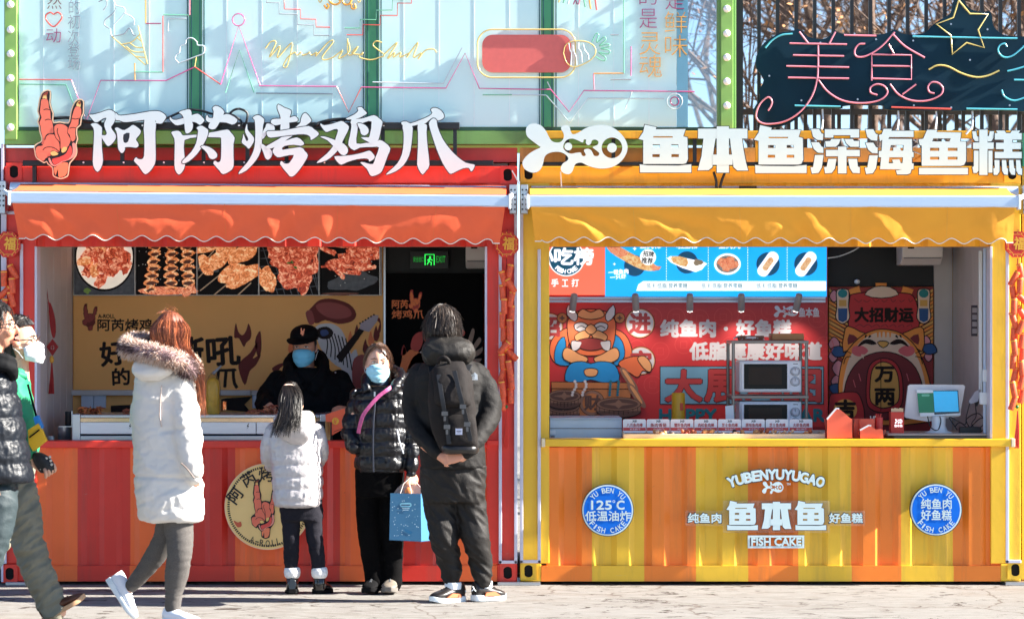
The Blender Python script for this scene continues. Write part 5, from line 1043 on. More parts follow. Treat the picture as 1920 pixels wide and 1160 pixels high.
for ch, x0, x1 in (('大', 1248, 1316), ('展', 1322, 1390), ('鸿', 1398, 1464), ('图', 1472, 1538)): b.text(ch, (x0, 694, x1, 752), y - .001, 12, 0, .055); b.text(ch, (x0 + .5, 694.5, x1 - .5, 751.5), y - .002, 4, 0, .04)
b.text('HAPPY', (1237, 767, 1343, 789), y - .0005, 5, 0, .05); b.text('NEW', (1370, 767, 1440, 789), y - .0005, 5, 0, .05); b.text('YEAR', (1456, 767, 1546, 789), y - .0005, 5, 0, .05)
kf2 = 46 / 1353; fish(b, lambda a, c: (1451 + (a - 65) * kf2, 573 + (c - 80) * kf2), y, 0, 2); b.text('鱼本鱼', (1498, 577, 1536, 594), y, 2, 0, .03)
# treasure pile: generic round-cheeked folk beast on a chest of coins
def sh_(pts, m_, d, k=2, ol=1.7):
    b.poly(inset(smooth_loop(pts, k), -ol), y - d, 0, 12); b.poly(smooth_loop(pts, k), y - d - .0004, 0, m_)
sh_([(1034, 640), (1050, 622), (1075, 615), (1060, 665), (1075, 682), (1045, 682), (1032, 664)], 6, .001); sh_([(1150, 618), (1172, 628), (1184, 655), (1178, 675), (1150, 684), (1150, 640)], 6, .001)
sh_([(1043, 650), (1058, 632), (1062, 670), (1068, 684), (1042, 680)], 8, .002); sh_([(1150, 630), (1166, 640), (1170, 668), (1152, 684)], 8, .002)
sh_([(1160, 682), (1180, 670), (1206, 670), (1218, 685), (1218, 698), (1205, 694), (1196, 706), (1184, 700)], 6, .003); sh_([(1196, 672), (1208, 668), (1220, 682), (1219, 696), (1208, 690)], 7, .0045)
sh_([(1064, 612), (1068, 596), (1082, 585), (1108, 580), (1136, 585), (1150, 597), (1154, 612), (1148, 650), (1130, 664), (1088, 664), (1070, 648)], 6, .005)
sh_([(1064, 590), (1066, 572), (1082, 590), (1078, 602)], 2, .006, 1); sh_([(1152, 590), (1150, 572), (1136, 590), (1140, 602)], 2, .006, 1)
sh_([(1084, 592), (1092, 580), (1108, 586), (1124, 580), (1132, 592), (1108, 598)], 7, .0065)
for s in (-1, 1):
    q = lambda l: [(1108 + s * a, c) for a, c in l]
    sh_(q([(6, 612), (16, 605), (30, 608), (28, 618), (12, 622)]), 2, .007); b.line(spline(q([(8, 616), (18, 611), (27, 615)]), 3), 1.6, y - .0085, 12)
    sh_(q([(2, 624), (14, 620), (30, 630), (24, 640), (8, 636)]), 7, .0085); sh_(q([(26, 640), (36, 640), (34, 656), (24, 654), (18, 642)]), 2, .0092)
    sh_(q([(6, 672), (22, 664), (44, 652), (52, 660), (50, 672), (34, 680), (16, 682)]), 7, .0095)
    b.disc(1108 + s * 54, 596, 10, y - .0096, 0, 12, 24); b.disc(1108 + s * 54, 596, 9, y - .01, 0, 11, 24); b.poly([(1108 + s * 54 + dx, 596 + dy) for dx, dy in ((0, -6), (2, -2), (6, 0), (2, 2), (0, 6), (-2, 2), (-6, 0), (-2, -2))], y - .0104, 0, 10)
sh_([(1082, 640), (1108, 634), (1134, 640), (1128, 652), (1108, 656), (1088, 652)], 13, .009); sh_([(1098, 618), (1108, 608), (1118, 618), (1108, 626)], 7, .0102)
sh_([(1068, 684), (1090, 678), (1108, 682), (1126, 678), (1152, 684), (1160, 712), (1130, 716), (1108, 711), (1086, 716), (1060, 712)], 8, .011, 2); sh_([(1096, 694), (1108, 691), (1120, 694), (1116, 704), (1100, 704)], 7, .0122)
sh_([(1034, 716), (1184, 718), (1182, 745), (1170, 784), (1050, 784), (1036, 745)], 11, .013, 0); b.line([(1035, 728), (1184, 729)], 1.4, y - .0145, 12)
b.disc(1110, 755, 24, y - .0148, 0, 12, 32); b.disc(1110, 755, 23, y - .0152, 0, 9, 32); b.disc(1110, 755, 18, y - .0156, 0, 11, 32); b.text('财', (1096, 741, 1125, 768), y - .016, 10, 0, .04)
def coin(cx, cy, rx, ry, d):
    b.disc(cx, cy + 14, rx + 1, y - d, 0, 12, 36, ry=ry + 1); b.disc(cx, cy + 13, rx, y - d - .0003, 0, 10, 36, ry=ry); b.poly(rc(cx - rx, cy, cx + rx, cy + 13), y - d - .0006, 0, 9)
    for k in range(-4, 5): b.line([(cx + rx * k / 4.6, cy + ry * (1 - abs(k) / 5)), (cx + rx * k / 4.6, cy + ry * (1 - abs(k) / 5) + 11)], .9, y - d - .0009, 12)
    b.disc(cx, cy, rx + 1, y - d - .0012, 0, 12, 36, ry=ry + 1); b.disc(cx, cy, rx, y - d - .0016, 0, 9, 36, ry=ry); b.disc(cx, cy, rx * .88, y - d - .002, 0, 10, 36, ry=ry * .8); b.poly([(cx, cy - ry * .7), (cx + rx * .16, cy - ry * .2), (cx + rx * .7, cy), (cx + rx * .16, cy + ry * .25), (cx, cy + ry * .7), (cx - rx * .16, cy + ry * .25), (cx - rx * .7, cy), (cx - rx * .16, cy - ry * .2)], y - d - .0024, 0, 9)
coin(1056, 762, 30, 11, .017); coin(1058, 742, 30, 11, .0205); coin(1160, 757, 41, 12, .024)
for k, (cx, cy) in enumerate(((1182, 700), (1196, 730))): b.poly([(cx - 20, cy - 10), (cx - 8, cy - 8), (cx + 12, cy + 22), (cx + 14, cy + 34), (cx + 4, cy + 30), (cx - 14, cy + 6)], y - .016 - .001 * k, 0, 9, (), None, None, 2); b.poly([(cx - 15, cy - 5), (cx - 8, cy - 4), (cx + 8, cy + 22), (cx + 4, cy + 24)], y - .0166 - .001 * k, 0, 7, (), None, None, 2)
for x0, m_ in ((1078, 2), (1097, 2), (1145, 5), (1160, 5)):
    for k in range(6): b.disc(x0 - k * .4 + (3 * math.sin(k) if m_ == 2 else 0), 715 + k * 5, 2.8, y - .0275, 0, m_, 12)
tag(b.build('wall_mural', slots), 'red mural with white slogan characters and a laughing folk beast on a treasure chest', 'mural')

# cat curtain over the door
def cslot(): return [mat('cat_ground', (150, 40, 40), .6), PB, mat('cat_cream', (236, 204, 178), .6), mat('cat_orange', (244, 150, 62), .6), mat('cat_dark_red', (122, 26, 34), .6), mat('cat_rose', (226, 104, 110), .6), mat('cat_gold', (226, 170, 84), .6), mat('cat_pink', (226, 150, 160), .6), mat('cat_blue', (40, 84, 140), .6), mat('cat_red', (196, 42, 46), .6), mat('cat_teal', (30, 130, 130), .6)]
b = MB(); Y = 1.56; b.pbox(1554, 538, 1651.2, 830, Y, .008, 0); b.pbox(1652, 538, 1750, 830, Y, .008, 0); y = Y - .0008
def sc(pts, m_, d, k=2, ol=1.9):
    if ol: b.poly(inset(smooth_loop(pts, k), -ol), y - d, 0, 1)
    b.poly(smooth_loop(pts, k), y - d - .0005, 0, m_)
for i in range(9):
    a = R(-80 + i * 20); b.poly([(1652, 680), (1652 + 150 * math.sin(a - .07), 680 - 150 * math.cos(a - .07)), (1652 + 150 * math.sin(a + .07), 680 - 150 * math.cos(a + .07))], y - .0003, 0, 3) if abs(150 * math.sin(a)) < 96 else None
for k in range(16):
    for s in (-1, 1):
        x0 = 1652 + s * 97.5; y0 = 541 + k * 7.4; b.poly([(x0, y0), (x0, y0 + 6), (x0 - s * 52, y0 + 34), (x0 - s * 52, y0 + 31)], y - .0004 - .00001 * k, 0, 3 if k % 2 else 6); b.line([(x0, y0 + 6.4), (x0 - s * 52, y0 + 34.5)], 1.1, y - .0007, 1)
for i, (cx, cy, q) in enumerate(((1564, 645, 10), (1572, 690, 11), (1562, 668, 8), (1736, 640, 8), (1741, 668, 7), (1564, 555, 8), (1568, 715, 9))): sc([(cx - q, cy), (cx, cy - q * 1.3), (cx + q, cy), (cx, cy + q * 1.3)], 7, .0008)
for cx, cy in ((1571, 660), (1742, 655), (1568, 730)): sc([(cx - 12, cy - 6), (cx + 6, cy - 10), (cx + 14, cy + 4), (cx - 4, cy + 8)], 8, .0018)
sc([(1594, 560), (1600, 552), (1640, 548), (1690, 550), (1712, 556), (1722, 590), (1716, 620), (1660, 628), (1598, 620), (1592, 590)], 9, .003); sc([(1622, 552), (1640, 538.5), (1668, 538.5), (1684, 552), (1652, 558)], 2, .004, 1)
b.text('大招财运', (1603, 577, 1712, 603), y - .0056, 1, 0, .05)
for k in range(7): b.line(spline([(1602 + k * 17, 560 + 3 * (k % 2)), (1610 + k * 16, 566), (1616 + k * 16, 562)], 3), 1.3, y - .0058, 4); b.line(spline([(1604 + k * 16, 612), (1612 + k * 16, 608), (1620 + k * 15, 613)], 3), 1.3, y - .0058, 4)
for cx in (1580, 1732): sc([(cx - 11, 552), (cx - 8, 543), (cx + 8, 543), (cx + 11, 552), (cx + 10, 575), (cx + 12, 596), (cx, 606), (cx - 12, 596), (cx - 10, 575)], 2, .0045); b.disc(cx, 550, 9, y - .006, 0, 10, 20, ry=8); b.poly([(cx - 9, 578), (cx + 9, 578), (cx + 8, 600), (cx, 604), (cx - 8, 600)], y - .006, 0, 8); b.poly([(cx - 7, 562), (cx + 7, 562), (cx + 7, 574), (cx - 7, 574)], y - .006, 0, 6)
sc([(1582, 660), (1584, 624), (1590, 612), (1612, 622), (1622, 630)], 3, .006, 1); sc([(1728, 658), (1732, 626), (1726, 613), (1702, 622), (1694, 630)], 3, .006, 1); sc([(1590, 646), (1592, 626), (1608, 634)], 4, .0075, 1, 0); sc([(1722, 646), (1722, 626), (1706, 634)], 4, .0075, 1, 0)
sc([(1573, 735), (1575, 700), (1585, 665), (1610, 635), (1635, 621), (1660, 618), (1690, 626), (1716, 650), (1735, 690), (1745, 735), (1740, 790), (1578, 790)], 3, .008); sc([(1580, 735), (1584, 700), (1594, 668), (1612, 642), (1636, 626), (1660, 622), (1688, 630), (1710, 652), (1728, 690), (1736, 735), (1730, 780), (1588, 780)], 2, .01, 2, 0)
for i, px in enumerate((1646, 1653, 1661, 1669)): b.poly([(px - 2.4, 620), (px + 2.4, 620), (px + 1, 632), (px - 1, 632)], y - .0115, 0, 3)
for s in (-1, 1):
    q = lambda l: [(1656 + s * a, c) for a, c in l]
    b.poly(smooth_loop(q([(12, 644), (24, 636), (38, 638), (48, 650), (34, 644), (22, 646)]), 2), y - .0118, 0, 1); b.poly(smooth_loop(q([(22, 630), (26, 628), (28, 634)]), 1), y - .0118, 0, 1); b.poly(smooth_loop(q([(30, 628), (34, 628), (34, 634)]), 1), y - .0118, 0, 1)
    b.poly(smooth_loop(q([(28, 658), (40, 648), (56, 650), (58, 662), (44, 668)]), 2), y - .0117, 0, 5); b.line(spline(q([(60, 662), (70, 658), (76, 660)]), 3), 1.2, y - .0118, 1); b.line(spline(q([(60, 668), (70, 670), (74, 682)]), 3), 1.6, y - .0118, 1)
sc([(1646, 642), (1656, 640), (1666, 643), (1656, 651)], 6, .0118, 1)
sc([(1586, 780), (1584, 732), (1596, 696), (1620, 670), (1656, 660), (1690, 668), (1716, 690), (1730, 730), (1732, 780)], 4, .0125); b.poly([(1614, 664), (1620, 664), (1619, 673)], y - .0142, 0, 2)
for i, (x0, y0) in enumerate(((1600, 712), (1610, 700), (1606, 740), (1700, 700), (1712, 720), (1704, 745))): b.line([(x0, y0), (x0 + 4, y0 + 14)], 1.6, y - .0142, 5)
sc([(1625, 745), (1627, 700), (1636, 680), (1656, 672), (1678, 680), (1690, 705), (1692, 745), (1684, 765), (1656, 772), (1632, 765)], 9, .0146); sc([(1632, 745), (1634, 704), (1641, 686), (1656, 679), (1673, 686), (1683, 706), (1685, 745), (1676, 758), (1656, 764), (1640, 758)], 6, .0166)
b.text('万', (1641, 688, 1676, 715), y - .0186, 1, 0, .05); b.text('两', (1641, 729, 1677, 758), y - .0186, 1, 0, .05); b.line([(1651.6, 672), (1651.6, 770)], 1.2, y - .019, 1)
sc([(1556, 745), (1570, 738), (1600, 735), (1612, 744), (1620, 775), (1612, 800), (1560, 800)], 9, .0192); b.disc(1585, 768, 22, y - .0212, 0, 6, 28, ry=20); b.text('吉', (1567, 750, 1603, 785), y - .0216, 1, 0, .05)
tag(b.build('door_curtain', cslot()), 'split door curtain painted with a laughing orange lucky cat and gold tablet', 'curtain')
b = MB(); b.tube([P(a, c, 1.3) for a, c in spline([(1552, 484), (1575, 480), (1600, 470), (1615, 460)], 5)], .004, 6); tag(b.build('cable', WHT, smooth=60), 'white cable sagging under the lintel above the cat curtain', 'cable')
b = MB(); b.sphere(P(1607, 528, 1.55), .02, .02, .016); tag(b.build('ceiling_sensor', WHT, smooth=180), 'small white dome sensor just above the cat curtain', 'sensor')

# back counter and the rack with two microwaves
b = MB(); b.pbox(1031, 786, 1166, 830, .35, .5, 0); b.box(X(1031, .35), X(1166, .35), .34, .86, Z(786, .35), Z(783, .35)); b.pbox(1031, 802, 1166, 803.5, .345, .01, 1); b.pbox(1031, 806, 1042, 814, .344, .006, 2); b.pbox(1033, 816, 1040, 820, .3, .03, 1)
tag(b.build('steel_cabinet', [mat('blue_grey_steel', (186, 206, 222), .4, .3), GREY, WHT], bevel=.003), 'pale blue steel cabinet under the treasure mural', 'cabinet')
RKM = mat('rack_chrome', (128, 122, 118), .35, .85)
r = thing('rack', 'chrome rack carrying two microwaves in the yellow shop', 'rack', P(1440, 830, .75)); Y0, Y1 = .55, .95
for px, Y in ((1375, Y0), (1512, Y0), (1365, Y1), (1501, Y1)):
    b = MB(); b.tube([P(px, 840, Y), P(px, 640, Y)], .011, 10); b.build('post', RKM, r, smooth=60)
for py in (638, 741):
    b = MB(); b.box(X(1371, Y0), X(1516, Y0), Y0 - .015, Y1 + .02, Z(py + 6, Y0), Z(py, Y0)); b.build('shelf', RKM, r, bevel=.003)
def microwave(label, y0, y1):
    Y = .57; r = thing('microwave', label, 'microwave', P(1440, y1, Y), 'white microwaves on the rack')
    b = MB(); b.pbox(1386, y0, 1503, y1, Y, .32); b.build('case', mat('microwave_white', (228, 232, 240), .35), r, bevel=.008)
    b = MB(); b.pbox(1390, y0 + 3, 1481, y1 - 3, Y - .012, .0115); d_ = b.build('door', mat('microwave_white', (228, 232, 240), .35), r, bevel=.004)
    b = MB(); b.pbox(1395, y0 + 6, 1476, y1 - 6, Y - .0145, .002, 0); b.pbox(1404, y0 + 12, 1466, y1 - 14, Y - .016, .0012, 1); b.build('window', [mat('oven_black', (8, 8, 9), .35, spec=.25), mat('oven_glass', (44, 32, 26), .3, spec=.2)], d_)
    for q in (.34, .66):
        py = y0 + (y1 - y0) * q; b = MB(); b.lathe(P(1491, py, Y - .002), [(L(7.5, Y), 0), (L(7, Y), -.014), (L(5, Y), -.02)], 20, 0, 'y'); kb = b.build('dial', mat('dial_white', (206, 212, 222), .35), r, smooth=40)
        b = MB(); b.disc(1491, py, 9, Y - .0022, 0, 0, 24, 8.2); b.pbox(1490.4, py - 6, 1491.6, py - 1, Y - .0235, .002, 0); b.build('dial_ring', GREY, kb)
    b = MB(); b.pbox(1487, y0 + 5, 1496, y0 + 6.6, Y - .0012, .001); b.build('mark', GREY, r)
microwave('white microwave on the middle shelf of the chrome rack', 676, 735)
microwave('white microwave on the lower shelf of the chrome rack', 752, 812)
b = MB(); b.box(X(1447, .62), X(1507, .62), .6, .85, Z(637.5, .62), Z(625, .62)); tag(b.build('wooden_box', mat('box_wood', (176, 120, 70), .5), bevel=.005), 'brown wooden box on top of the chrome rack', 'box')
b = MB(); b.box(X(1387, .62), X(1432, .62), .6, .82, Z(637.5, .62), Z(629, .62), 0); b.pbox(1400, 631, 1418, 634.5, .598, .002, 1); tag(b.build('cardboard_box', [mat('card_brown', (110, 70, 48), .6), MW], bevel=.003), 'flat dark brown carton with a white print on top of the rack', 'box')
b = MB()
for i in range(3): b.tube([P(1376 + i * 22, 634, .6), P(1384 + i * 22, 630, .66), P(1392 + i * 20, 636, .6)], .006, 6)
tag(b.build('food_bag', mat('clear_film', (220, 222, 220), .2, alpha=.7), smooth=60), 'crumpled clear film lying along the top of the rack', 'bag')
b = MB(); b.poly([(1360, 761), (1375, 759), (1377, 792), (1361, 792)], .5, .01); tag(b.build('paper_sheet', WHT), 'white paper sheet clipped to the left post of the rack', 'paper')
r = thing('mustard_tube', 'yellow cylinder tub with a printed label in front of the blue slogan box', 'bottle', P(1272, 786, .9)); c = P(1272, 786, .9); q = L(12.5, .9)
b = MB(); b.lathe(c, [(q, 0), (q, L(48, .9)), (q * .92, L(50, .9)), (0.001, L(50, .9))], 26); b.build('tub', mat('tub_yellow', (240, 186, 44), .4), r, smooth=40)
b = MB(); b.pbox(1275, 755, 1281, 769, .9 - q - .001, .01, 0); b.build('label_print', mat('tub_print', (220, 90, 50), .5), r)

# tray with price cards and samples
WD = mat('tray_wood', (222, 206, 186), .5, stretch=(1, 8, 8), var=.12)
r = thing('display_tray', 'long pale wooden tray of food samples on the yellow counter', 'tray', P(1355, 822, .05))
b = MB(); Y = .03; b.pbox(1169, 813, 1547, 821.7, Y, .012); b.pbox(1169, 806, 1547, 821, Y + .3, .012); b.build('tray_side', WD, r, bevel=.002)
b = MB(); b.box(X(1170, Y), X(1546, Y), Y + .0125, Y + .2995, Z(821.5, Y), Z(819, Y)); b.build('tray_floor', WD, r)
for px in (1169, 1262, 1356, 1450, 1545):
    b = MB(); b.box(X(px, Y), X(px + 2.6, Y), Y + .0124, Y + .2994, Z(820, Y), Z(811, Y)); b.build('divider', WD, r)
cards = [('八爪鱼肉棒', '八爪'), ('鱼肉香肠', ''), ('蟹籽鱼肉棒', ''), ('肉松鱼肉棒', ''), ('芝士鱼肉棒', ''), ('原味鱼肉棒', ''), ('芝士鱼肉棒', ''), ('大虾鱼肉棒', '')]
labs = ['first at the left end of the row', 'second from the left, over cut golden pieces', 'third from the left, over dark red pieces', 'fourth from the left, over reddish pieces', 'fourth from the right, over cut rolls', 'third from the right, over pale pieces', 'second from the right, over pale sticks', 'at the right end, over a brown ball']
for i, (s0, _) in enumerate(cards):
    x0 = 1168 + i * 44.6; Y = .2 + .002 * (i % 2)
    b = MB(); b.poly(stad(x0, 785.5, x0 + 43, 811, 3, 4), Y, .004, 0); y = Y - .0008; b.poly(rc(x0 + .5, 801, x0 + 42.5, 807), y, 0, 1); b.text(s0, (x0 + 7, 793, x0 + 37, 800), y, 2, 0, .02); b.text('¥12.00/个', (x0 + 13, 802, x0 + 33, 806), y - .0005, 0, 0, .01)
    fish(b, lambda a, c: (x0 + 18 + (a - 65) * .006, 787 + (c - 80) * .007), y, 0, 3)
    tag(b.build('price_card', [mat('card_white', (240, 240, 242), .4), mat('card_red', (214, 74, 72), .45), MTX, INK]), 'white price card with a red strip, ' + labs[i], 'price card', 'price cards on the display tray')
def nuggets(lab, x0, x1, n, cols, seed, rr=.018):
    q = random.Random(seed); b = MB()
    for i in range(n):
        c = P(x0 + (x1 - x0) * (i + .5) / n + q.uniform(-2, 2), 815 - q.uniform(0, 8), .1 + q.uniform(-.02, .04)); b.sphere(c, rr * q.uniform(.7, 1.2), rr, rr * q.uniform(.6, .9), 9, 6, i % len(cols), Matrix.Rotation(q.uniform(0, 3), 3, 'Y'))
    tag(b.build('food_sample', cols, smooth=60), lab, 'food', 'food samples in the tray')
fa, fb_, fc, fd = mat('fried_gold', (230, 160, 100), .5, var=.2, vs=60), mat('fried_brown', (186, 96, 56), .5, var=.2, vs=60), mat('sauce_dark', (60, 36, 30), .4), mat('pale_roll', (240, 200, 160), .5)
nuggets('heap of golden cut pieces in the second compartment of the tray', 1228, 1246, 7, [fa, fd], 1); nuggets('dark red crumbly pieces in the middle left of the tray', 1276, 1304, 9, [fb_, mat('crab_red', (200, 70, 50), .5)], 2, .014)
nuggets('reddish lumps near the middle of the tray', 1320, 1336, 6, [fb_, fa], 3); nuggets('cut rolls with dark filling in the tray', 1371, 1392, 7, [fa, fc, fd], 4); nuggets('pale pieces with brown crust in the tray', 1415, 1438, 6, [fa, fb_], 5); nuggets('pale fish sticks toward the right of the tray', 1444, 1490, 7, [fd, fa], 6, .013); nuggets('single brown ball at the right end of the tray', 1506, 1522, 3, [fb_, fa], 7)

# cartons, cups, sticks, payment screen
TK = mat('carton_coral', (246, 104, 72), .5, var=.03); TKI = mat('carton_white', (244, 240, 236), .5)
def takeaway(label, x0, x1, top, base, Y, dep):
    r = thing('takeaway_carton', label, 'carton', P((x0 + x1) / 2, base, Y), 'coral takeaway cartons'); m_ = (x0 + x1) / 2; s_ = x1 - x0
    sh2 = top + (base - top) * .36
    b = MB(); b.poly([(x0, base), (x1, base), (x1 - .01 * s_, sh2), (x1 - .1 * s_, sh2 - .05 * s_), (m_ + .18 * s_, top + .18 * s_), (m_ - .02 * s_, top + .03 * s_), (m_ - .12 * s_, top), (x0 - .01 * s_, sh2)], Y, .004, 0); b.build('front_panel', TK, r)
    b = MB(); b.poly([(x0, base), (x1, base), (x1, sh2), (m_, top + 8), (x0, sh2)], Y + dep, .004, 0); b.build('back_panel', TK, r)
    for px, s in ((x0, -1), (x1, 1)):
        b = MB(); a = P(px, base, Y); c = P(px, base, Y + dep); a2 = P(px + s * .1 * s_, sh2 - .02 * s_, Y + .01); c2 = P(px + s * .12 * s_, sh2 + .02 * s_, Y + dep)
        b.add([a, c, c2, a2], [(0, 1, 2, 3)], 0); b.add([v + Vector((-s * .004, 0, 0)) for v in (a, c, c2, a2)], [(0, 1, 2, 3)], 1); b.build('side_flap', [TK, TKI], r, recalc=False)
    b = MB(); b.line([(x0 - .01 * s_, sh2 + .01 * s_), (m_ - .13 * s_, top), (m_ - .02 * s_, top + .02 * s_)], .07 * s_, Y - .002, 0, .004); b.build('folded_edge', TKI, r)
takeaway('tall open coral takeaway carton on the yellow counter', 1551, 1598, 765, 821, -.02, .12)
takeaway('low open coral takeaway carton in front of the cutlery', 1613, 1656, 797, 821, -.03, .1)
b = MB(); b.pbox(1601, 785, 1611, 820, .12, .1); b.pbox(1611.5, 785, 1640, 810, .1, .1); tag(b.build('carton_stack', TK, bevel=.002), 'stack of flat coral cartons behind the low open carton', 'carton')
def cup(label, cx, base, w_, h_, Y, m_, stick, n, sl):
    r = thing('cutlery_cup', label, 'cup', P(cx, base, Y), 'red cutlery cups'); b = MB(); q = L(w_ / 2, Y); b.lathe(P(cx, base, Y), [(q * .9, 0), (q, L(h_, Y)), (q * .9, L(h_, Y)), (q * .8, L(h_ * .3, Y))], 18); b.build('cup', m_, r, smooth=50)
    b = MB(); g_ = random.Random(int(cx))
    for i in range(n): b.tube([P(cx + g_.uniform(-.3, .3) * w_, base - h_ * .5, Y), P(cx + g_.uniform(-.55, .5) * w_, base - h_ - g_.uniform(.5, 1) * sl, Y + g_.uniform(-.01, .01))], [.002, .0035], 5)
    b.build('cutlery', stick, r)
cup('red cup of red plastic forks behind the low carton', 1648, 812, 15, 30, .12, mat('cup_red', (206, 50, 46), .35), mat('cup_red', (206, 50, 46), .35), 9, 7)
cup('small cup of white plastic forks beside the red fork cup', 1637, 808, 10, 16, .16, mat('cup_red', (206, 50, 46), .35), mat('fork_white', (236, 226, 210), .4), 8, 14)
r = thing('skewer_box', 'red printed paper box of wooden skewers beside the payment screen', 'box', P(1683, 812, .2)); b = MB(); b.pbox(1670, 772, 1695, 812, .2, .08); b.build('box', mat('box_red', (226, 62, 46), .45), r, bevel=.002)
b = MB(); fish(b, lambda a, c: (1678 + (a - 65) * .0105, 785 + (c - 80) * .014), .1985, 0, 0); b.text('鱼本鱼', (1677, 795, 1692, 800), .1985, 0, 0, .03); b.build('print', W_, r)
b = MB(); g_ = random.Random(4)
for i in range(22): b.tube([P(1672 + i, 775, .22 + .04 * (i % 2)), P(1671.5 + i * 1.02, 766 - g_.uniform(0, 2), .22 + .04 * (i % 2))], .0025, 5)
b.build('skewer', mat('bamboo_pale', (244, 216, 170), .5), r)
b = MB(); b.pbox(1664, 812.5, 1856, 816.5, .1, .5, 0); b.pbox(1676, 817, 1856, 832, .13, .4, 1); tag(b.build('till_shelf', [mat('shelf_taupe', (196, 176, 164), .5), GREY], bevel=.002), 'taupe shelf board at the right end of the yellow counter', 'shelf')
r = thing('payment_terminal', 'white payment terminal with a blue screen on a round stand', 'terminal', P(1760, 812, .3)); Y = .3
b = MB(); b.lathe(P(1760, 812, Y), [(L(26, Y), 0), (L(25, Y), L(2.5, Y)), (L(17, Y), L(5, Y)), (L(13, Y), L(14, Y)), (L(13, Y), L(32, Y))], 26); b.build('stand', WHT, r, smooth=50)
b = MB(); b.poly(smooth_loop([(1703, 723), (1707, 720.5), (1806, 721), (1809.5, 724), (1800, 778), (1798, 780), (1740, 790), (1699, 783), (1696, 780)], 0), Y + .02, .03, 0); b.build('rear_screen', mat('terminal_white', (226, 224, 226), .35), r, bevel=.004)
b = MB(); b.poly([(1719, 731), (1798, 730.5), (1801, 778), (1726, 780.5)], Y - .02, .03, 0); b.build('screen_case', WHT, r, bevel=.004)
b = MB(); y = Y - .0215; b.poly([(1749, 731.5), (1797, 731), (1800, 774), (1752, 777)], y, 0, 0); b.poly([(1750, 733), (1795, 733), (1797.5, 771), (1752.5, 772)], y - .0006, 0, 1); b.build('screen', [mat('screen_bezel', (20, 60, 80), .2), mat('screen_blue', (30, 134, 184), .15, var=.15, vs=10, emit=.25)], r)
b = MB(); b.poly([(1719, 730), (1750, 731), (1751.5, 773), (1723, 773.5)], y - .001, 0, 0); b.poly([(1719, 730), (1749.5, 731), (1749.6, 736), (1719.4, 736.5)], y - .0016, 0, 1); b.poly(stad(1728, 738.5, 1743, 743, 2, 4), y - .0016, 0, 2); b.build('card_label', [mat('label_green', (30, 134, 96), .4), WHT, mat('label_mint', (110, 190, 160), .4)], r)
for nm, pts in (('black cable looping down in front of the payment terminal stand', [(1739, 780), (1745, 800), (1758, 806), (1764, 790), (1762, 780)]), ('tangle of black cables on the shelf right of the terminal', [(1790, 800), (1800, 792), (1820, 806), (1812, 786), (1835, 775), (1850, 800), (1830, 810), (1848, 790), (1838, 784), (1820, 800)]), ('black cable from the card reader to the tangle on the shelf', [(1818, 756), (1812, 780), (1810, 795), (1798, 790), (1780, 782), (1795, 806)]), ('black cable hanging from the wall socket behind the card reader', [(1829, 758), (1830, 780), (1822, 795), (1835, 808)])):
    b = MB(); b.tube([P(a, c, .25) for a, c in spline(pts, 6)], .0035, 6); tag(b.build('cable', BLK, smooth=60), nm, 'cable')
b = MB(); b.pbox(1800, 800, 1840, 812, .22, .06); tag(b.build('power_strip', BLK, bevel=.004), 'black power strip under the cable tangle', 'power strip')
r = thing('card_reader', 'small grey card reader on a clip at the right inner wall', 'card reader', P(1827, 757, .3)); b = MB(); b.poly([(1829, 734), (1840, 729), (1834, 752), (1820, 757), (1817, 752)], .3, .05); b.build('body', mat('reader_grey', (186, 184, 196), .4), r, bevel=.003); b = MB(); b.poly([(1841, 730), (1843, 740), (1832, 762), (1829, 756)], .31, .05); b.build('back', BLK, r, bevel=.003)
for x0, y0, x1, y1, lab in ((1843, 692, 1855, 715, 'white wall socket, upper of the two on the right wall'), (1838, 735, 1855, 758, 'white wall socket, lower of the two on the right wall')):
    b = MB(); b.pbox(x0, y0, x1, y1, .15, .05); tag(b.build('wall_socket', WHT, bevel=.004), lab, 'socket', 'wall sockets in the yellow shop')
b = MB(); b.pbox(1836, 470, 1842, 735, .3, .03); tag(b.build('conduit', WHT, bevel=.002), 'white cable conduit running down the right inner wall', 'conduit')
b = MB(); Y = .52; b.pbox(1821, 572, 1834, 630, Y, .004, 0)
for k in range(4): b.pbox(1823, 577 + k * 13, 1832, 586 + k * 13, Y - .001, .001, 1)
tag(b.build('notice', [mat('notice_dark', (58, 50, 60), .5), mat('notice_grey', (150, 144, 148), .5)]), 'narrow dark notice with grey panels on the right inner wall', 'notice')
b = MB(); b.pbox(1844, 465, 1849, 815, .16, .02); tag(b.build('sliding_window', ALU, bevel=.002), 'edge of the slid back window at the right of the yellow opening', 'window')

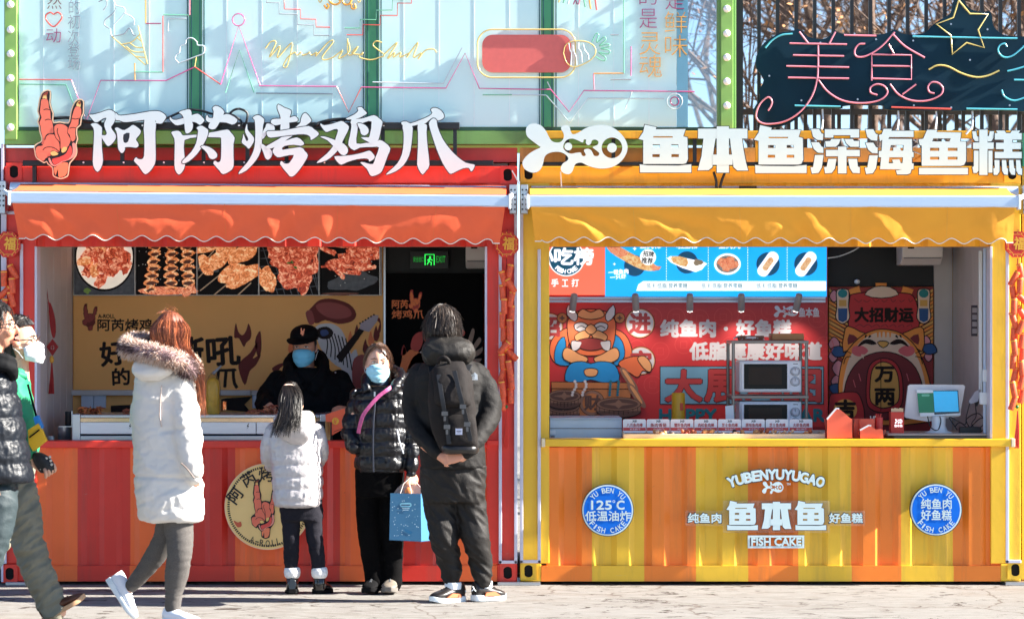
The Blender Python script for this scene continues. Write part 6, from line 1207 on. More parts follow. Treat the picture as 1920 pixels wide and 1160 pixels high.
# ================================================================ firecracker strings
FCR = mat('cracker_red', (238, 92, 52), .5, var=.25, vs=90); FCG = mat('cracker_gold', (250, 190, 60), .4); FCD = mat('plaque_red', (214, 50, 36), .5, var=.2, vs=60)
def crackers(label, dx, seed):
    q = random.Random(seed); r = thing('firecracker_string', label, 'decoration', P(950 + dx, 830, -.02), 'firecracker strings with octagon plaques'); o = lambda p: (p[0] + dx, p[1]); Y = -.05
    b = MB(); oc = [(950 + 25 * math.cos(R(22.5 + 45 * i)) * .98, 458 + 26 * math.sin(R(22.5 + 45 * i))) for i in range(8)]; b.poly([o(p) for p in oc], Y, .025, 0); b.build('plaque', FCD, r, bevel=.002)
    b = MB(); y = Y - .001; oi = [(950 + (p[0] - 950) * .78, 458 + (p[1] - 458) * .78) for p in oc]; b.line([o(p) for p in oi], 1, y, 0, 0, None, True); b.text('福', (943 + dx, 445, 964 + dx, 468), y, 0, 0, .03, .1)
    for i in range(16): blob(b, 950 + dx + 22 * math.cos(i * .3927) * .92, 458 + 22 * math.sin(i * .3927), 1.2, .9, y, 0, i, i)
    b.build('gold_print', FCG, r)
    b = MB(); b.tube([P(951 + dx, 430, Y), P(951 + dx, 436, Y)], .002, 5); b.tube([P(950 + dx, 484, -.03), P(949 + dx, 600, -.03), P(951 + dx, 755, -.03)], .003, 5); b.build('cord', RK, r)
    y0 = 495
    for i in range(20):
        s = -1 if i % 2 else 1; py = y0 + i * 12.9; px = 950.5 + s * q.uniform(4, 9) + dx; an = q.gauss(0, .2) + (.55 if q.random() < .2 else 0) * -s
        c = P(px, py + 14, -.05 - .012 * (i % 3)); d = Vector((math.sin(an), 0, math.cos(an))) * L(15)
        b = MB(); b.tube([c - d, c - d * .9, c + d * .9, c + d], [L(5.2), L(5.8), L(5.8), L(5.2)], 14); cr = b.build('firecracker', FCR, r, smooth=50)
        b = MB()
        for e in (.8,): b.tube([c + d * (e - .06), c + d * (e + .06)], L(6.0), 14, 0)
        b.build('gold_band', FCG, cr, smooth=50)
    b = MB(); b.sphere(P(949 + dx, 762, -.06), L(3.5)); b.build('bead', mat('bead_green', (40, 120, 60), .3), r, smooth=180)
    b = MB()
    for i in range(12): b.tube([P(950 + dx, 770, -.05), P(950 + dx + (i - 6) * .4, 800, -.05 - .004 * (i % 3)), P(948 + dx + (i - 6) * .8, 832 + 4 * (i % 3), -.05 - .005 * (i % 3))], .0035, 5)
    b.build('tassel', mat('tassel_red', (226, 60, 44), .6), r)
crackers('red and gold firecracker string with a plaque between the two shop windows', 0, 1)
crackers('red and gold firecracker string at the left edge, behind the two men', -935, 2)
crackers('red and gold firecracker string at the right edge of the yellow container', 958, 3)
# ================================================================ people
def vox(mb, voxel, smooth=2, disp=None):
    """one continuous skin round everything in mb; returns vertices and faces"""
    me = bpy.data.meshes.new('t'); me.from_pydata(mb.v, [], mb.f)
    b = bmesh.new(); b.from_mesh(me); bmesh.ops.recalc_face_normals(b, faces=b.faces); b.to_mesh(me); b.free()
    o = bpy.data.objects.new('t', me); COL.objects.link(o); m = o.modifiers.new('r', 'REMESH'); m.mode = 'VOXEL'; m.voxel_size = voxel
    if smooth: q = o.modifiers.new('s', 'SMOOTH'); q.iterations = smooth; q.factor = .5
    r = bpy.data.meshes.new_from_object(o.evaluated_get(bpy.context.evaluated_depsgraph_get()))
    bpy.data.objects.remove(o); bpy.data.meshes.remove(me)
    n = len(r.vertices); co = np.empty(n * 3); r.vertices.foreach_get('co', co); co = co.reshape(-1, 3)
    no = np.empty(n * 3); r.vertices.foreach_get('normal', no); no = no.reshape(-1, 3)
    if disp is not None: co = co + disp(co, no)
    fs = [tuple(p.vertices) for p in r.polygons]; bpy.data.meshes.remove(r)
    return co, fs
def cloth(mb, name, m, parent, voxel=.009, smooth=3, disp=None, loc=None, color=None):
    co, fs = vox(mb, voxel, smooth, disp); o = MB(); o.v = [tuple(c) for c in co]; o.f = [list(f) for f in fs]
    o.m = [0] * len(fs) if color is None else color(co, fs)
    return o.build(name, m, parent, smooth=180, recalc=False, loc=loc)
def nz(co, sx, sy, sz, seed=0):
    return np.array([noise.noise((c[0] * sx + seed, c[1] * sy + seed * .7, c[2] * sz - seed)) for c in co])
def wrinkle(amp=.006, sx=9, sy=9, sz=16, seed=0, fine=.002, slant=0):
    def f(co, no):
        c = co.copy(); c[:, 2] = c[:, 2] + slant * c[:, 0]
        d = -np.abs(nz(c, sx, sy, sz, seed)) * amp * 2 + amp * .5 + nz(c, sx * 3.3, sy * 3.3, sz * 3.0, seed + 4) * fine
        return no * d[:, None]
    return f
def quilt(pitch, amp=.014, z0=0, wr=.004, seed=0, zmax=9, slope=0.0):
    def f(co, no):
        c = co; wob = nz(c, 4, 4, 1, seed) * .012
        t = (c[:, 2] + wob + slope * c[:, 0] - z0) / pitch
        d = np.where(c[:, 2] < zmax, (np.sqrt(np.abs(np.sin(np.pi * t))) - .75) * amp, 0)
        cr = -np.abs(nz(c, 30, 30, 16, seed + 2)) * wr * 1.1 - np.abs(nz(c, 17, 17, 40, seed + 5)) * wr * 1.1 + nz(c, 60, 60, 40, seed + 8) * wr * .5
        return no * (d + cr)[:, None]
    return f
def rows(mb, rws, Y, n=30, pw=2.4, sub=3):
    """closed body of rings: (row, left px, right px, half depth m, dY)"""
    rws = spline([(r + (0,) * (5 - len(r))) for r in rws], sub); rg = []
    for py, xl, xr, ry, dy in rws:
        cx, rx, z = (X(xl, Y) + X(xr, Y)) / 2, (X(xr, Y) - X(xl, Y)) / 2, Z(py, Y); o = []
        for k in range(n):
            a = 6.28319 * k / n; ca, sa = math.cos(a), math.sin(a)
            o.append(Vector((cx + rx * abs(ca) ** (2 / pw) * (1 if ca > 0 else -1), Y + dy + ry * abs(sa) ** (2 / pw) * (1 if sa > 0 else -1), z)))
        rg.append(o)
    mb.rings(rg)
def limb(mb, pts, n=14, sub=4):
    """(px, py, Y, radius in px at that depth)"""
    q = spline(pts, sub); mb.tube([P(a, c, y) for a, c, y, r in q], [L(r, y) for a, c, y, r in q], n)
    for a, c, y, r in (q[0], q[-1]): mb.sphere(P(a, c, y), L(r, y) * .98, n=n, m=8)
def limbm(mb, pts, n=10, sub=3):
    q = spline([tuple(p) + (r,) for p, r in pts], sub); mb.tube([Vector(a[:3]) for a in q], [a[3] for a in q], n)
    for a in (q[0], q[-1]): mb.sphere(Vector(a[:3]), a[3] * .98, n=n, m=6)
class Frame:
    def __init__(s, c, yaw, pitch=0, roll=0, k=1.0):
        y, p, r_ = R(yaw), R(pitch), R(roll); s.c = Vector(c); s.k = k
        f = Vector((math.sin(y), -math.cos(y), 0)); r = Vector((math.cos(y), math.sin(y), 0)); u = Vector((0, 0, 1))
        f, u = f * math.cos(p) - u * math.sin(p), u * math.cos(p) + f * math.sin(p)
        s.r, s.u = r * math.cos(r_) + u * math.sin(r_), u * math.cos(r_) - r * math.sin(r_); s.f = f
    def __call__(s, f, r, u): return s.c + (s.f * f + s.r * r + s.u * u) * s.k
def head_pt(d, g=0.0):
    """head surface in direction d = (f, r, u); g = offset outward"""
    f, r, u = d; q = math.sqrt(f * f + r * r + u * u); f, r, u = f / q, r / q, u / q
    a = .074 * (1 - .20 * max(0, -u) ** 1.5 * (1 if f > -.2 else .6)); bF = .094 if f > 0 else .098; c = .118 if u > 0 else .114
    x, y, z = bF * f, a * r, c * u
    if f > 0: x *= 1 - .06 * abs(r); 
    if u < -.2 and f < .2: x *= .80; z *= .86                          # nape instead of a full sphere
    k = 1 + g / .095
    return x * k, y * k, z * k
def head(mb, F, nose=True, neck=None):
    rg = []
    for j in range(17):
        t = max(-1.53, min(1.53, -math.pi / 2 + math.pi * j / 16)); rg.append([F(*head_pt((math.cos(t) * math.cos(6.28319 * k / 24), math.cos(t) * math.sin(6.28319 * k / 24), math.sin(t)))) for k in range(24)])
    mb.rings(rg)
    if nose: limbm(mb, [(F(.086, 0, .012), .009 * F.k), (F(.098, 0, -.014), .010 * F.k), (F(.106, 0, -.034), .0125 * F.k), (F(.092, 0, -.042), .010 * F.k)], 10)
    mb.sphere(F(.086, 0, -.098), .022 * F.k, .026 * F.k, .018 * F.k)      # chin
    for s in (-1, 1):
        mb.sphere(F(.0, .074 * s, -.012), .018 * F.k, .011 * F.k, .03 * F.k, rot=Matrix((F.f, F.r, F.u)).transposed())
        mb.sphere(F(.058, .040 * s, -.03), .03 * F.k, .026 * F.k, .026 * F.k)
    if neck: limbm(mb, [(F(-.015, 0, -.06), .055 * F.k)] + neck)
def face_disp(F):
    def f(co, no):
        d = np.zeros(len(co))
        for (a, r, u), A, sg in (((.088, .032, .008), -.009, .016), ((.088, -.032, .008), -.009, .016), ((.098, 0, -.052), -.003, .008), ((.094, 0, -.078), -.004, .010), ((.096, 0, -.066), .003, .008)):
            p = np.array(F(a, r, u)); d += A * F.k * np.exp(-((co - p) ** 2).sum(1) / (sg * F.k) ** 2)
        return no * d[:, None]
    return f
SKIN = mat('skin', (232, 178, 148), .5, var=.05, vs=30); SKINW = mat('skin_warm', (214, 150, 120), .5, var=.05, vs=30)
HAIR = mat('hair_black', (26, 21, 20), .48, var=.4, vs=40, stretch=(6, 6, 1)); HAIRB = mat('hair_brown', (74, 48, 34), .42, var=.35, vs=40, stretch=(6, 6, 1)); HAIRA = mat('hair_auburn', (116, 60, 36), .42, var=.6, vs=40, stretch=(6, 6, 1))
HL = {'hair_auburn': mat('hair_copper', (190, 112, 70), .45, var=.4, vs=40), 'hair_black': mat('hair_black_light', (42, 34, 30), .45), 'hair_brown': mat('hair_brown_light', (128, 90, 64), .45), 'hair_dark_brown': mat('hair_dark_brown_light', (80, 66, 56), .5)}
EYEW = mat('eye_white', (236, 230, 226), .25); EYEB = mat('eye_dark', (30, 20, 18), .2); LIP = mat('lips', (196, 110, 100), .4)
MASKB = mat('mask_blue', (120, 200, 228), .7, var=.04, bump=.2, bs=120); MASKC = mat('mask_cyan', (166, 222, 236), .7, var=.04, bump=.2, bs=120); MASKW = mat('mask_white', (236, 240, 244), .7, var=.03)
def face_parts(par, F, brow=HAIR, lips=True, squint=0.0):
    for s in (-1, 1):
        rot = Matrix((F.f, F.r, F.u)).transposed()
        b = MB(); b.sphere(F(.0795, .031 * s, .006), .009 * F.k, .0145 * F.k, .0062 * (1 - squint) * F.k, 12, 8, 0, rot); b.sphere(F(.0865, .031 * s, .006), .0035 * F.k, .006 * F.k, .0058 * (1 - squint) * F.k, 10, 8, 1, rot); b.build('eye', [EYEW, EYEB], par, smooth=180)
        b = MB(); b.tube([F(.090, .014 * s, .026), F(.090, .03 * s, .031), F(.076, .052 * s, .026)], [.0028 * F.k, .0036 * F.k, .0018 * F.k], 6); b.tube([F(.088, .016 * s, .009), F(.0895, .03 * s, .0145), F(.078, .047 * s, .008)], [.001 * F.k, .0018 * F.k, .0012 * F.k], 5); b.build('eyebrow', brow, par, smooth=80)
    if lips:
        b = MB(); b.tube([F(.086, -.024, -.0655), F(.1, 0, -.0615), F(.086, .024, -.0655)], [.002, .005, .002], 7); b.tube([F(.086, -.022, -.0685), F(.099, 0, -.0725), F(.086, .022, -.0685)], [.002, .006, .002], 7); b.build('lips', LIP, par, smooth=80)
def mask(par, F, m, pleats=3):
    b = MB(); n, k = 26, 20; vs = []
    for j in range(n + 1):
        v = j / n
        fm = np.interp(v, [0, .18, .4, .62, .82, 1], [.101, .118, .121, .120, .118, .104]); wd = np.interp(v, [0, .3, .7, 1], [.070, .075, .070, .054])
        pl = .0055 * abs(math.sin(math.pi * v * (pleats + .5))) + .0016 * math.sin(v * 9)
        for i in range(k + 1):
            a = R(-80 + 160 * i / k); ca = max(0, math.cos(a)); u = -.014 - .110 * v + (1 - ca) * (v - .42) * .055 + .008 * ca * (1 - v)
            f = .014 + (fm - .014) * ca ** .85 + pl * ca + .002 * noise.noise((a * 3, v * 6, F.c.x)); r = wd * math.sin(a) / math.sin(R(80))
            vs.append(F(f, r, u))
    b.add(vs, [(j * (k + 1) + i, j * (k + 1) + i + 1, (j + 1) * (k + 1) + i + 1, (j + 1) * (k + 1) + i) for j in range(n) for i in range(k)])
    o = b.build('face_mask', m, par, smooth=180, recalc=False); so = o.modifiers.new('s', 'SOLIDIFY'); so.thickness = .002
    b = MB()
    for s in (-1, 1):
        for u0 in (-.034, -.088): b.tube([F(.03, .072 * s, u0), F(.008, .08 * s, u0 * .5 - .005), F(-.014, .084 * s, -.008 + u0 * .25)], .0016, 5)
    b.build('ear_loop', MASKW, o); return o
def hair_shell(par, F, m, keep, thick=.016, name='hair', strands=(), rid=.006, seed=0):
    """close cap of hair with combed ridges plus loose strands [(points, radius)]"""
    b = MB(); N, M_ = 64, 36; vs = {}
    def pt(j, i):
        t = -math.pi / 2 + math.pi * j / M_; t = max(-1.55, min(1.55, t)); a = 6.28319 * i / N; d = (math.cos(t) * math.cos(a), math.cos(t) * math.sin(a), math.sin(t))
        g = thick * (.95 + .12 * max(0, d[2])) + rid * noise.noise((a * 5, t * 1.2, seed)) + rid * .6 * noise.noise((a * 14, t * 2, seed + 3))
        return d, F(*head_pt(d, g))
    idx = {}; V = []; Fs = []
    for j in range(M_):
        for i in range(N):
            if keep(*pt(j + .5, i + .5)[0]):
                q = []
                for (jj, ii) in ((j, i), (j, (i + 1) % N), (j + 1, (i + 1) % N), (j + 1, i)):
                    if (jj, ii) not in idx: idx[(jj, ii)] = len(V); V.append(pt(jj, ii)[1])
                    q.append(idx[(jj, ii)])
                Fs.append(q)
    b.add(V, Fs)
    gr = random.Random(seed + 77)
    for pts, r in strands:
        for w_ in range(2):
            q = spline([tuple(Vector(p) + Vector((gr.uniform(-1, 1), gr.uniform(-1, 1), gr.uniform(-1, 1))) * (.0045 * w_ + .001)) for p in pts], 4); n = len(q)
            b.tube(q, [r * (.75 - .45 * w_) * (1 - .85 * (i / (n - 1)) ** 1.6) for i in range(n)], 4, 1 if gr.random() < .3 else 0)
    for w_ in range(60 if strands else 0):                     # flyaway hairs
        pts, r = strands[gr.randrange(len(strands))]; j = len(pts) - 1
        b.tube([Vector(p) + Vector((gr.uniform(-1, 1), gr.uniform(-.6, .6), gr.uniform(-.3, 1))) * .016 * (i / j) for i, p in enumerate(pts)], .0008, 3, 1)
    lt = HL.get(m.name)
    return b.build(name, [m, lt or m], par, smooth=60, recalc=False)
def tuft(F, d0, d1, g0, g1, r, rg, j=.01):
    """strand on the head from direction d0 to d1"""
    pts = []
    for k in range(5):
        t = k / 4; d = tuple(a + (c - a) * t for a, c in zip(d0, d1)); p = F(*head_pt(d, g0 + (g1 - g0) * t)); pts.append(p + Vector((rg.uniform(-j, j), rg.uniform(-j, j), rg.uniform(-j, j))) * (t * .8))
    return pts, r
def hand(mb, w, d, nrm, thumb, curl=.5, k=1.0, spread=.10, gap=None):
    """w wrist, d hand direction, nrm back of the hand, thumb = +1/-1 side; five separate fingers"""
    d = Vector(d).normalized(); nrm = Vector(nrm); nrm = (nrm - d * nrm.dot(d)).normalized(); s = d.cross(nrm) * thumb
    w = Vector(w); pc = w + d * .045 * k
    rg = []
    for t, a, c in ((0, .024, .017), (.3, .032, .016), (.7, .041, .015), (1, .040, .012)):
        o = []
        for i in range(14):
            an = 6.28319 * i / 14; o.append(w + d * (.088 * t * k) + s * (math.cos(an) * a * k) + nrm * (math.sin(an) * c * k))
        rg.append(o)
    mb.rings(rg)
    for i, (off, ln) in enumerate(((.031, .9), (.0105, 1.0), (-.0105, .94), (-.031, .74))):
        p = w + d * (.082 * k) + s * (off * k); dd = (d + s * (off * spread * 10)).normalized(); pts = [(p - dd * .012 * k, .0088 * k)]
        ang = 0
        for j, sl in enumerate((.043, .028, .021)):
            ang += curl * (.85 if j == 0 else 1.05) * (1 + .08 * i); q = dd * math.cos(ang) - nrm * math.sin(ang); p = p + q * (sl * ln * k); pts.append((p, (.0085, .0078, .0066)[j] * k))
        limbm(mb, pts, 8, 2)
    p = w + d * .022 * k + s * .026 * k; a = (d * .75 + s * .75 - nrm * .25 * (1 + curl)).normalized(); q = p + a * .04 * k; e = q + (d * .95 - s * .1 * curl - nrm * .5 * curl).normalized() * .03 * k; f = e + (d * .9 - s * .35 * curl - nrm * .6 * curl).normalized() * .022 * k
    limbm(mb, [(p - a * .01, .013 * k), (q, .0115 * k), (e, .0095 * k), (f, .0075 * k)], 8, 2)
def shoe(par, heel, toe, up, wd, ht, mats, sole_t=.026, name='shoe', collar=.075, laces=True, chunky=1.0):
    """heel/toe = ends of the sole underside; mats = (upper, sole, accent)"""
    heel, toe = Vector(heel), Vector(toe); d = (toe - heel); ln = d.length; d.normalize(); up = Vector(up); up = (up - d * up.dot(d)).normalized(); s = d.cross(up)
    prof = lambda t: wd * np.interp(t, [0, .06, .25, .5, .72, .9, 1], [.52, .80, .84, .82, 1.0, .82, .34])
    rg = []
    for t in np.linspace(0, 1, 13):
        c = heel + d * (ln * t); w_ = prof(t) / 2 * 1.04 * chunky; toe_l = .012 * max(0, (t - .75) / .25) ** 2; o = []
        for a, z in ((-.96, .0), (.96, .0), (1.03, .4), (1.0, 1), (-1.0, 1), (-1.03, .4)): o.append(c + s * w_ * a + up * (z * sole_t * (1.25 if t < .3 else 1) + toe_l))
        rg.append(o)
    b = MB(); rg2 = []
    hts = lambda t: np.interp(t, [0, .08, .3, .45, .6, .8, .95, 1], [ht * .95, ht, ht * .93, ht * .76, ht * .6, ht * .46, ht * .34, ht * .2])
    for t in np.linspace(.015, .985, 15):
        c = heel + d * (ln * t) + up * (sole_t * .7); w_ = prof(t) / 2 * .97; h = hts(t); o = []
        for i in range(16):
            a = 6.28319 * i / 16; ca, sa = math.cos(a), math.sin(a); nar = 1 - .45 * max(0, sa) ** 1.3 * (1 if t < .55 else .5)
            o.append(c + s * (w_ * abs(ca) ** .75 * (1 if ca > 0 else -1) * nar) + up * (h * max(0, .5 + .5 * sa) ** .9))
        rg2.append(o)
    b.rings(rg2); up_o = b.build(name, mats[0], par, smooth=60)
    b = MB(); b.rings(rg); b.build('sole', mats[1], up_o, smooth=40, bevel=.003)
    if laces:
        b = MB()
        for t in (.46, .53, .60, .67):
            c = heel + d * (ln * t) + up * (sole_t * .7 + hts(t) * .97); w_ = prof(t) * .25
            b.tube([c - s * w_ - up * .012, c + up * .004, c + s * w_ - up * .012], .0035, 5)
        b.build('laces', mats[2], up_o, smooth=60)
    return up_o
def person(label, mb, skin, loc, disp=None, voxel=.0065):
    """top-level body: one continuous skin"""
    o = cloth(mb, 'person', skin, None, voxel, 2, disp, loc); tag(o, label, 'person', 'people in front of the stalls'); return o
def strap_of(par, name, m, pts, wd, th, nrm=(0, -1, 0)):
    b = MB(); q = [Vector(p) for p in spline([tuple(p) for p in pts], 5)]; n = len(q); rg = []; nrm = Vector(nrm)
    for i in range(n):
        d = (q[min(i + 1, n - 1)] - q[max(i - 1, 0)]).normalized(); s = d.cross(nrm).normalized(); u = s.cross(d)
        rg.append([q[i] + s * (a * wd / 2) + u * (c * th / 2) for a, c in ((-1, -1), (1, -1), (1, 1), (-1, 1))])
    b.rings(rg); return b.build(name, m, par, bevel=.001)
BLKC = mat('black_cloth', (13, 13, 15), .85, var=.15, bump=.3, bs=140, spec=.15); BLKP = mat('black_nylon', (12, 13, 19), .36, var=.12, vs=12, bump=.25, bs=70, coat=.12, spec=.4); BLKT = mat('black_trouser', (14, 13, 14), .8, spec=.15)

# ---------------------------------------------------------------- woman in the white coat (walking right, back to the viewer)
Y = -2.4
b = MB(); F = Frame(P(320, 632, Y - .0), 150, 0, 0, .98)
head(b, F, True, [(P(318, 668, Y), .052), (P(315, 710, Y), .07)])
rows(b, [(700, 285, 345, .08), (720, 275, 352, .10), (800, 272, 352, .10), (880, 270, 358, .11), (940, 276, 358, .10), (955, 292, 354, .07)], Y)
limb(b, [(336, 945, Y - .02, 20), (338, 1010, Y - .03, 21), (338, 1040, Y - .03, 18), (330, 1085, Y - .01, 17), (325, 1125, Y, 11), (325, 1152, Y + .01, 11), (334, 1162, Y - .02, 11)])
limb(b, [(318, 960, Y + .09, 22), (306, 1005, Y + .1, 18), (285, 1045, Y + .14, 16), (258, 1085, Y + .2, 10.5), (240, 1104, Y + .22, 9.5), (232, 1125, Y + .22, 10)])
limb(b, [(340, 715, Y - .02, 14), (352, 800, Y - .10, 12), (358, 870, Y - .14, 10)])
hand(b, P(357, 872, Y - .14), (.1, .1, -1), (0, -1, 0), 1, .5, .95)
w1 = person('woman in a long white coat with a fur trimmed hood walking away', b, SKIN, (X(320, Y), Y, 0), face_disp(F))
WC = mat('white_coat', (214, 209, 202), .7, var=.03, vs=5, bump=.15, bs=60)
b = MB()
rows(b, [(690, 276, 350, .09, .0), (705, 258, 362, .12, 0), (730, 252, 366, .145, 0), (780, 249, 368, .15, 0), (830, 250, 374, .155, 0), (880, 251, 378, .165, 0), (920, 253, 382, .17, 0), (955, 258, 383, .17, 0), (974, 263, 381, .155, 0), (977, 272, 372, .12, 0)], Y)
limb(b, [(338, 712, Y - .06, 25), (346, 770, Y - .10, 29), (353, 830, Y - .13, 27), (362, 880, Y - .16, 19), (366, 895, Y - .15, 15)], 18)
limb(b, [(275, 712, Y + .04, 22), (268, 790, Y + .08, 24), (280, 860, Y + .05, 20)], 18)
def dcoat(co, no):
    d = -np.abs(nz(co, 7, 7, 13, 2)) * .016 + .005 - np.abs(nz(co, 20, 20, 30, 5)) * .008 + nz(co, 40, 40, 50, 7) * .0015
    z1 = Z(905, Y); d += -.012 * np.exp(-((co[:, 2] - z1 + .02 * co[:, 0]) / .010) ** 2) - .010 * np.exp(-((co[:, 2] - Z(808, Y) - .15 * (co[:, 0] - X(310, Y))) / .012) ** 2) * (co[:, 0] > X(305, Y))
    q = ((co[:, 2] - Z(980, Y)) + .5 * np.abs(co[:, 0] - X(335, Y))) / .10; d += np.where(co[:, 2] < z1, (np.sqrt(np.abs(np.sin(np.pi * q))) - .8) * .009, 0)
    return no * d[:, None]
coat = cloth(b, 'coat', WC, w1, .009, 2, dcoat)
b = MB(); b.tube([P(a, c, y) for a, c, y in spline([(303, 722, Y - .158), (301, 750, Y - .165), (300, 778, Y - .165), (303, 800, Y - .16)], 5)], .004, 6); b.build('seam', mat('coat_seam', (196, 176, 164), .7), coat, smooth=60)
b = MB(); b.tube([P(a, c, y) for a, c, y in spline([(340, 868, Y - .225), (352, 880, Y - .23), (364, 896, Y - .225)], 5)], .0045, 6); b.build('pocket_zip', mat('zip_grey', (120, 104, 96), .5), coat, smooth=60)
b = MB(); rows(b, [(676, 256, 318, .05, -.06), (690, 250, 330, .07, -.07), (702, 254, 322, .07, -.07), (714, 268, 300, .04, -.06)], Y - .08); cloth(b, 'hood', WC, w1, .009, 3, wrinkle(.004, 12, 12, 18, 3))
# fur ring of the hood: thousands of tapered hairs
rg = random.Random(21); FUR = [mat('fur_pale', (222, 200, 186), .7), mat('fur_tan', (176, 140, 118), .7), mat('fur_dark', (78, 56, 54), .7), mat('fur_mauve', (150, 122, 124), .7)]
ring = [(238, 650, -.10), (262, 655, -.19), (300, 664, -.23), (335, 676, -.19), (357, 692, -.10), (352, 676, .02), (322, 655, .09), (280, 640, .09), (248, 640, .02)]
rp = [P(a, c, Y + y) for a, c, y in ring]; rp = [Vector(q) for q in smooth_loop3(rp)] if 'smooth_loop3' in globals() else rp
b = MB(); cl = spline([tuple(q) for q in rp + rp[:1]], 8); b.tube(cl[:-1], .040, 10, 3, closed=True)
nc = len(cl) - 1
for i in range(7000):
    k = rg.randrange(nc); t = rg.random(); c = Vector(cl[k]).lerp(Vector(cl[k + 1]), t); ax = (Vector(cl[k + 1]) - Vector(cl[k])).normalized(); u = ax.orthogonal().normalized(); v = ax.cross(u); a = rg.uniform(0, 6.283); d = u * math.cos(a) + v * math.sin(a)
    d = (d + ax * rg.uniform(-.5, .5) + Vector((0, 0, rg.uniform(-.25, .12)))).normalized(); r0 = .034; ln = rg.uniform(.022, .042)
    band = noise.noise(c * 9) + .55 * (-d.z) * 0 + (.5 if abs(d.z) < .35 and c.x < X(325, Y) else -.2)
    mi = (2 if rg.random() < .75 else 3) if band > .18 else (0 if rg.random() < .6 else 1)
    p0 = c + d * r0; p1 = p0 + d * ln * .6 + Vector((0, 0, -.004)); p2 = p0 + d * ln + Vector((rg.uniform(-.005, .005), 0, -.010)); s = d.cross(ax).normalized() * .0022; s2 = ax * .0022
    b.add([p0 - s, p0 + s, p0 + s2, p1 - s * .6, p1 + s * .6, p1 + s2 * .6, p2], [(0, 1, 4, 3), (1, 2, 5, 4), (2, 0, 3, 5), (3, 4, 6), (4, 5, 6), (5, 3, 6)], mi)
b.build('fur_trim', FUR, w1, smooth=180, recalc=False)
# long auburn hair: cap and falling strands over the right shoulder
st = []; rg = random.Random(4)
for i in range(520):
    a = rg.uniform(0, 6.283); d0 = (.35 * math.cos(a) * rg.random(), .35 * math.sin(a) * rg.random() + .0, 1); f1 = math.cos(a); r1 = math.sin(a)
    top = F(*head_pt(d0, .018)); mid = F(*head_pt((f1, r1, .35), .020 + rg.random() * .012)); low = F(*head_pt((f1 * .95, r1 * .98, -.35), .024 + rg.random() * .016))
    if f1 > .72: continue
    wx = (low - F.c)
    if wx.x > .035: end = P(rg.uniform(362, 386), rg.uniform(735, 785), Y - .02 - rg.uniform(-.05, .08)); m2 = P(rg.uniform(364, 382), rg.uniform(690, 715), Y - .05 - rg.uniform(-.05, .08)); pts = [top, mid, low, m2, end]
    else: pts = [top, mid, low, low + Vector((rg.uniform(-.008, .012), 0, -.05))]
    st.append(([q + Vector((rg.uniform(-.004, .004), rg.uniform(-.004, .004), 0)) for q in pts], rg.uniform(.0026, .0048)))
for i in range(14): st.append((tuft(F, (rg.uniform(-.3, .3), rg.uniform(-.3, .3), 1), (rg.uniform(-1, .2), rg.uniform(-1, 1), .9), .02, .045, .0012, rg)))
hair_shell(w1, F, HAIRA, lambda f, r, u: not (f > .45 and u < .5) and u > -.75, .018, 'hair', st, .005, 2)
LEG = mat('grey_leggings', (92, 88, 85), .85, var=.2, vs=220, bump=.3, bs=300, spec=.15)
b = MB(); limb(b, [(336, 955, Y - .03, 28), (335, 985, Y - .03, 28), (337, 1015, Y - .04, 25.5), (336, 1042, Y - .04, 23.5), (331, 1078, Y - .01, 22.5), (326, 1110, Y, 17), (324, 1143, Y + .01, 14.5)], 18)
limb(b, [(322, 955, Y + .08, 27), (311, 1003, Y + .1, 23), (292, 1040, Y + .13, 20.5), (266, 1075, Y + .18, 16), (247, 1097, Y + .21, 13)], 18)
cloth(b, 'leggings', LEG, w1, .008, 2, wrinkle(.003, 10, 10, 34, 1, .0008))
WS = mat('white_shoe', (236, 238, 246), .5, var=.03, bump=.1, bs=200)
shoe(w1, P(228, 1092, Y + .23) + Vector((-.085, 0, .015)), P(252, 1162, Y + .2) + Vector((-.012, 0, .0)), (.93, 0, .35), .092, .085, (WS, WHT, WHT))
shoe(w1, P(309, 1169, Y + .03), P(372, 1172, Y - .10), (0, 0, 1), .094, .075, (WS, WHT, WHT))

# ---------------------------------------------------------------- man with the backpack
Y = -1.1
b = MB(); F = Frame(P(830, 622, Y), 168, 6, 0, 1.0)
head(b, F, True, [(P(834, 655, Y), .06), (P(838, 700, Y), .075)])
rows(b, [(690, 805, 878, .09), (710, 796, 890, .11), (790, 800, 894, .11), (870, 802, 900, .11), (900, 806, 900, .10), (915, 820, 890, .08)], Y)
limb(b, [(825, 890, Y, 24), (828, 960, Y - .01, 22), (838, 1010, Y - .02, 19), (845, 1060, Y, 15), (847, 1088, Y, 11)])
limb(b, [(880, 890, Y, 24), (882, 960, Y, 22), (895, 1010, Y - .02, 19), (903, 1060, Y, 15), (905, 1086, Y, 11)])
limb(b, [(896, 715, Y, 18), (918, 770, Y - .02, 14), (900, 820, Y - .16, 11), (866, 857, Y - .32, 9)])
limb(b, [(788, 715, Y, 18), (772, 770, Y - .02, 14), (790, 825, Y - .15, 11), (834, 860, Y - .30, 9)])
hand(b, P(868, 855, Y - .335), (-1, 0, -.1), (0, -.9, .4), 1, .75, 1.0)
mn = person('man in a black jacket and black trousers waiting with hands behind his back', b, SKINW, (X(850, Y), Y, 0), face_disp(F))
JK = mat('jacket_black', (27, 25, 24), .7, var=.12, vs=9, bump=.3, bs=120, spec=.25)
b = MB()
rows(b, [(676, 800, 886, .10, -.02), (692, 782, 900, .13, -.02), (715, 774, 908, .15, -.01), (760, 776, 909, .155), (820, 784, 908, .15), (860, 788, 910, .155), (876, 790, 910, .155), (879, 796, 902, .12)], Y)
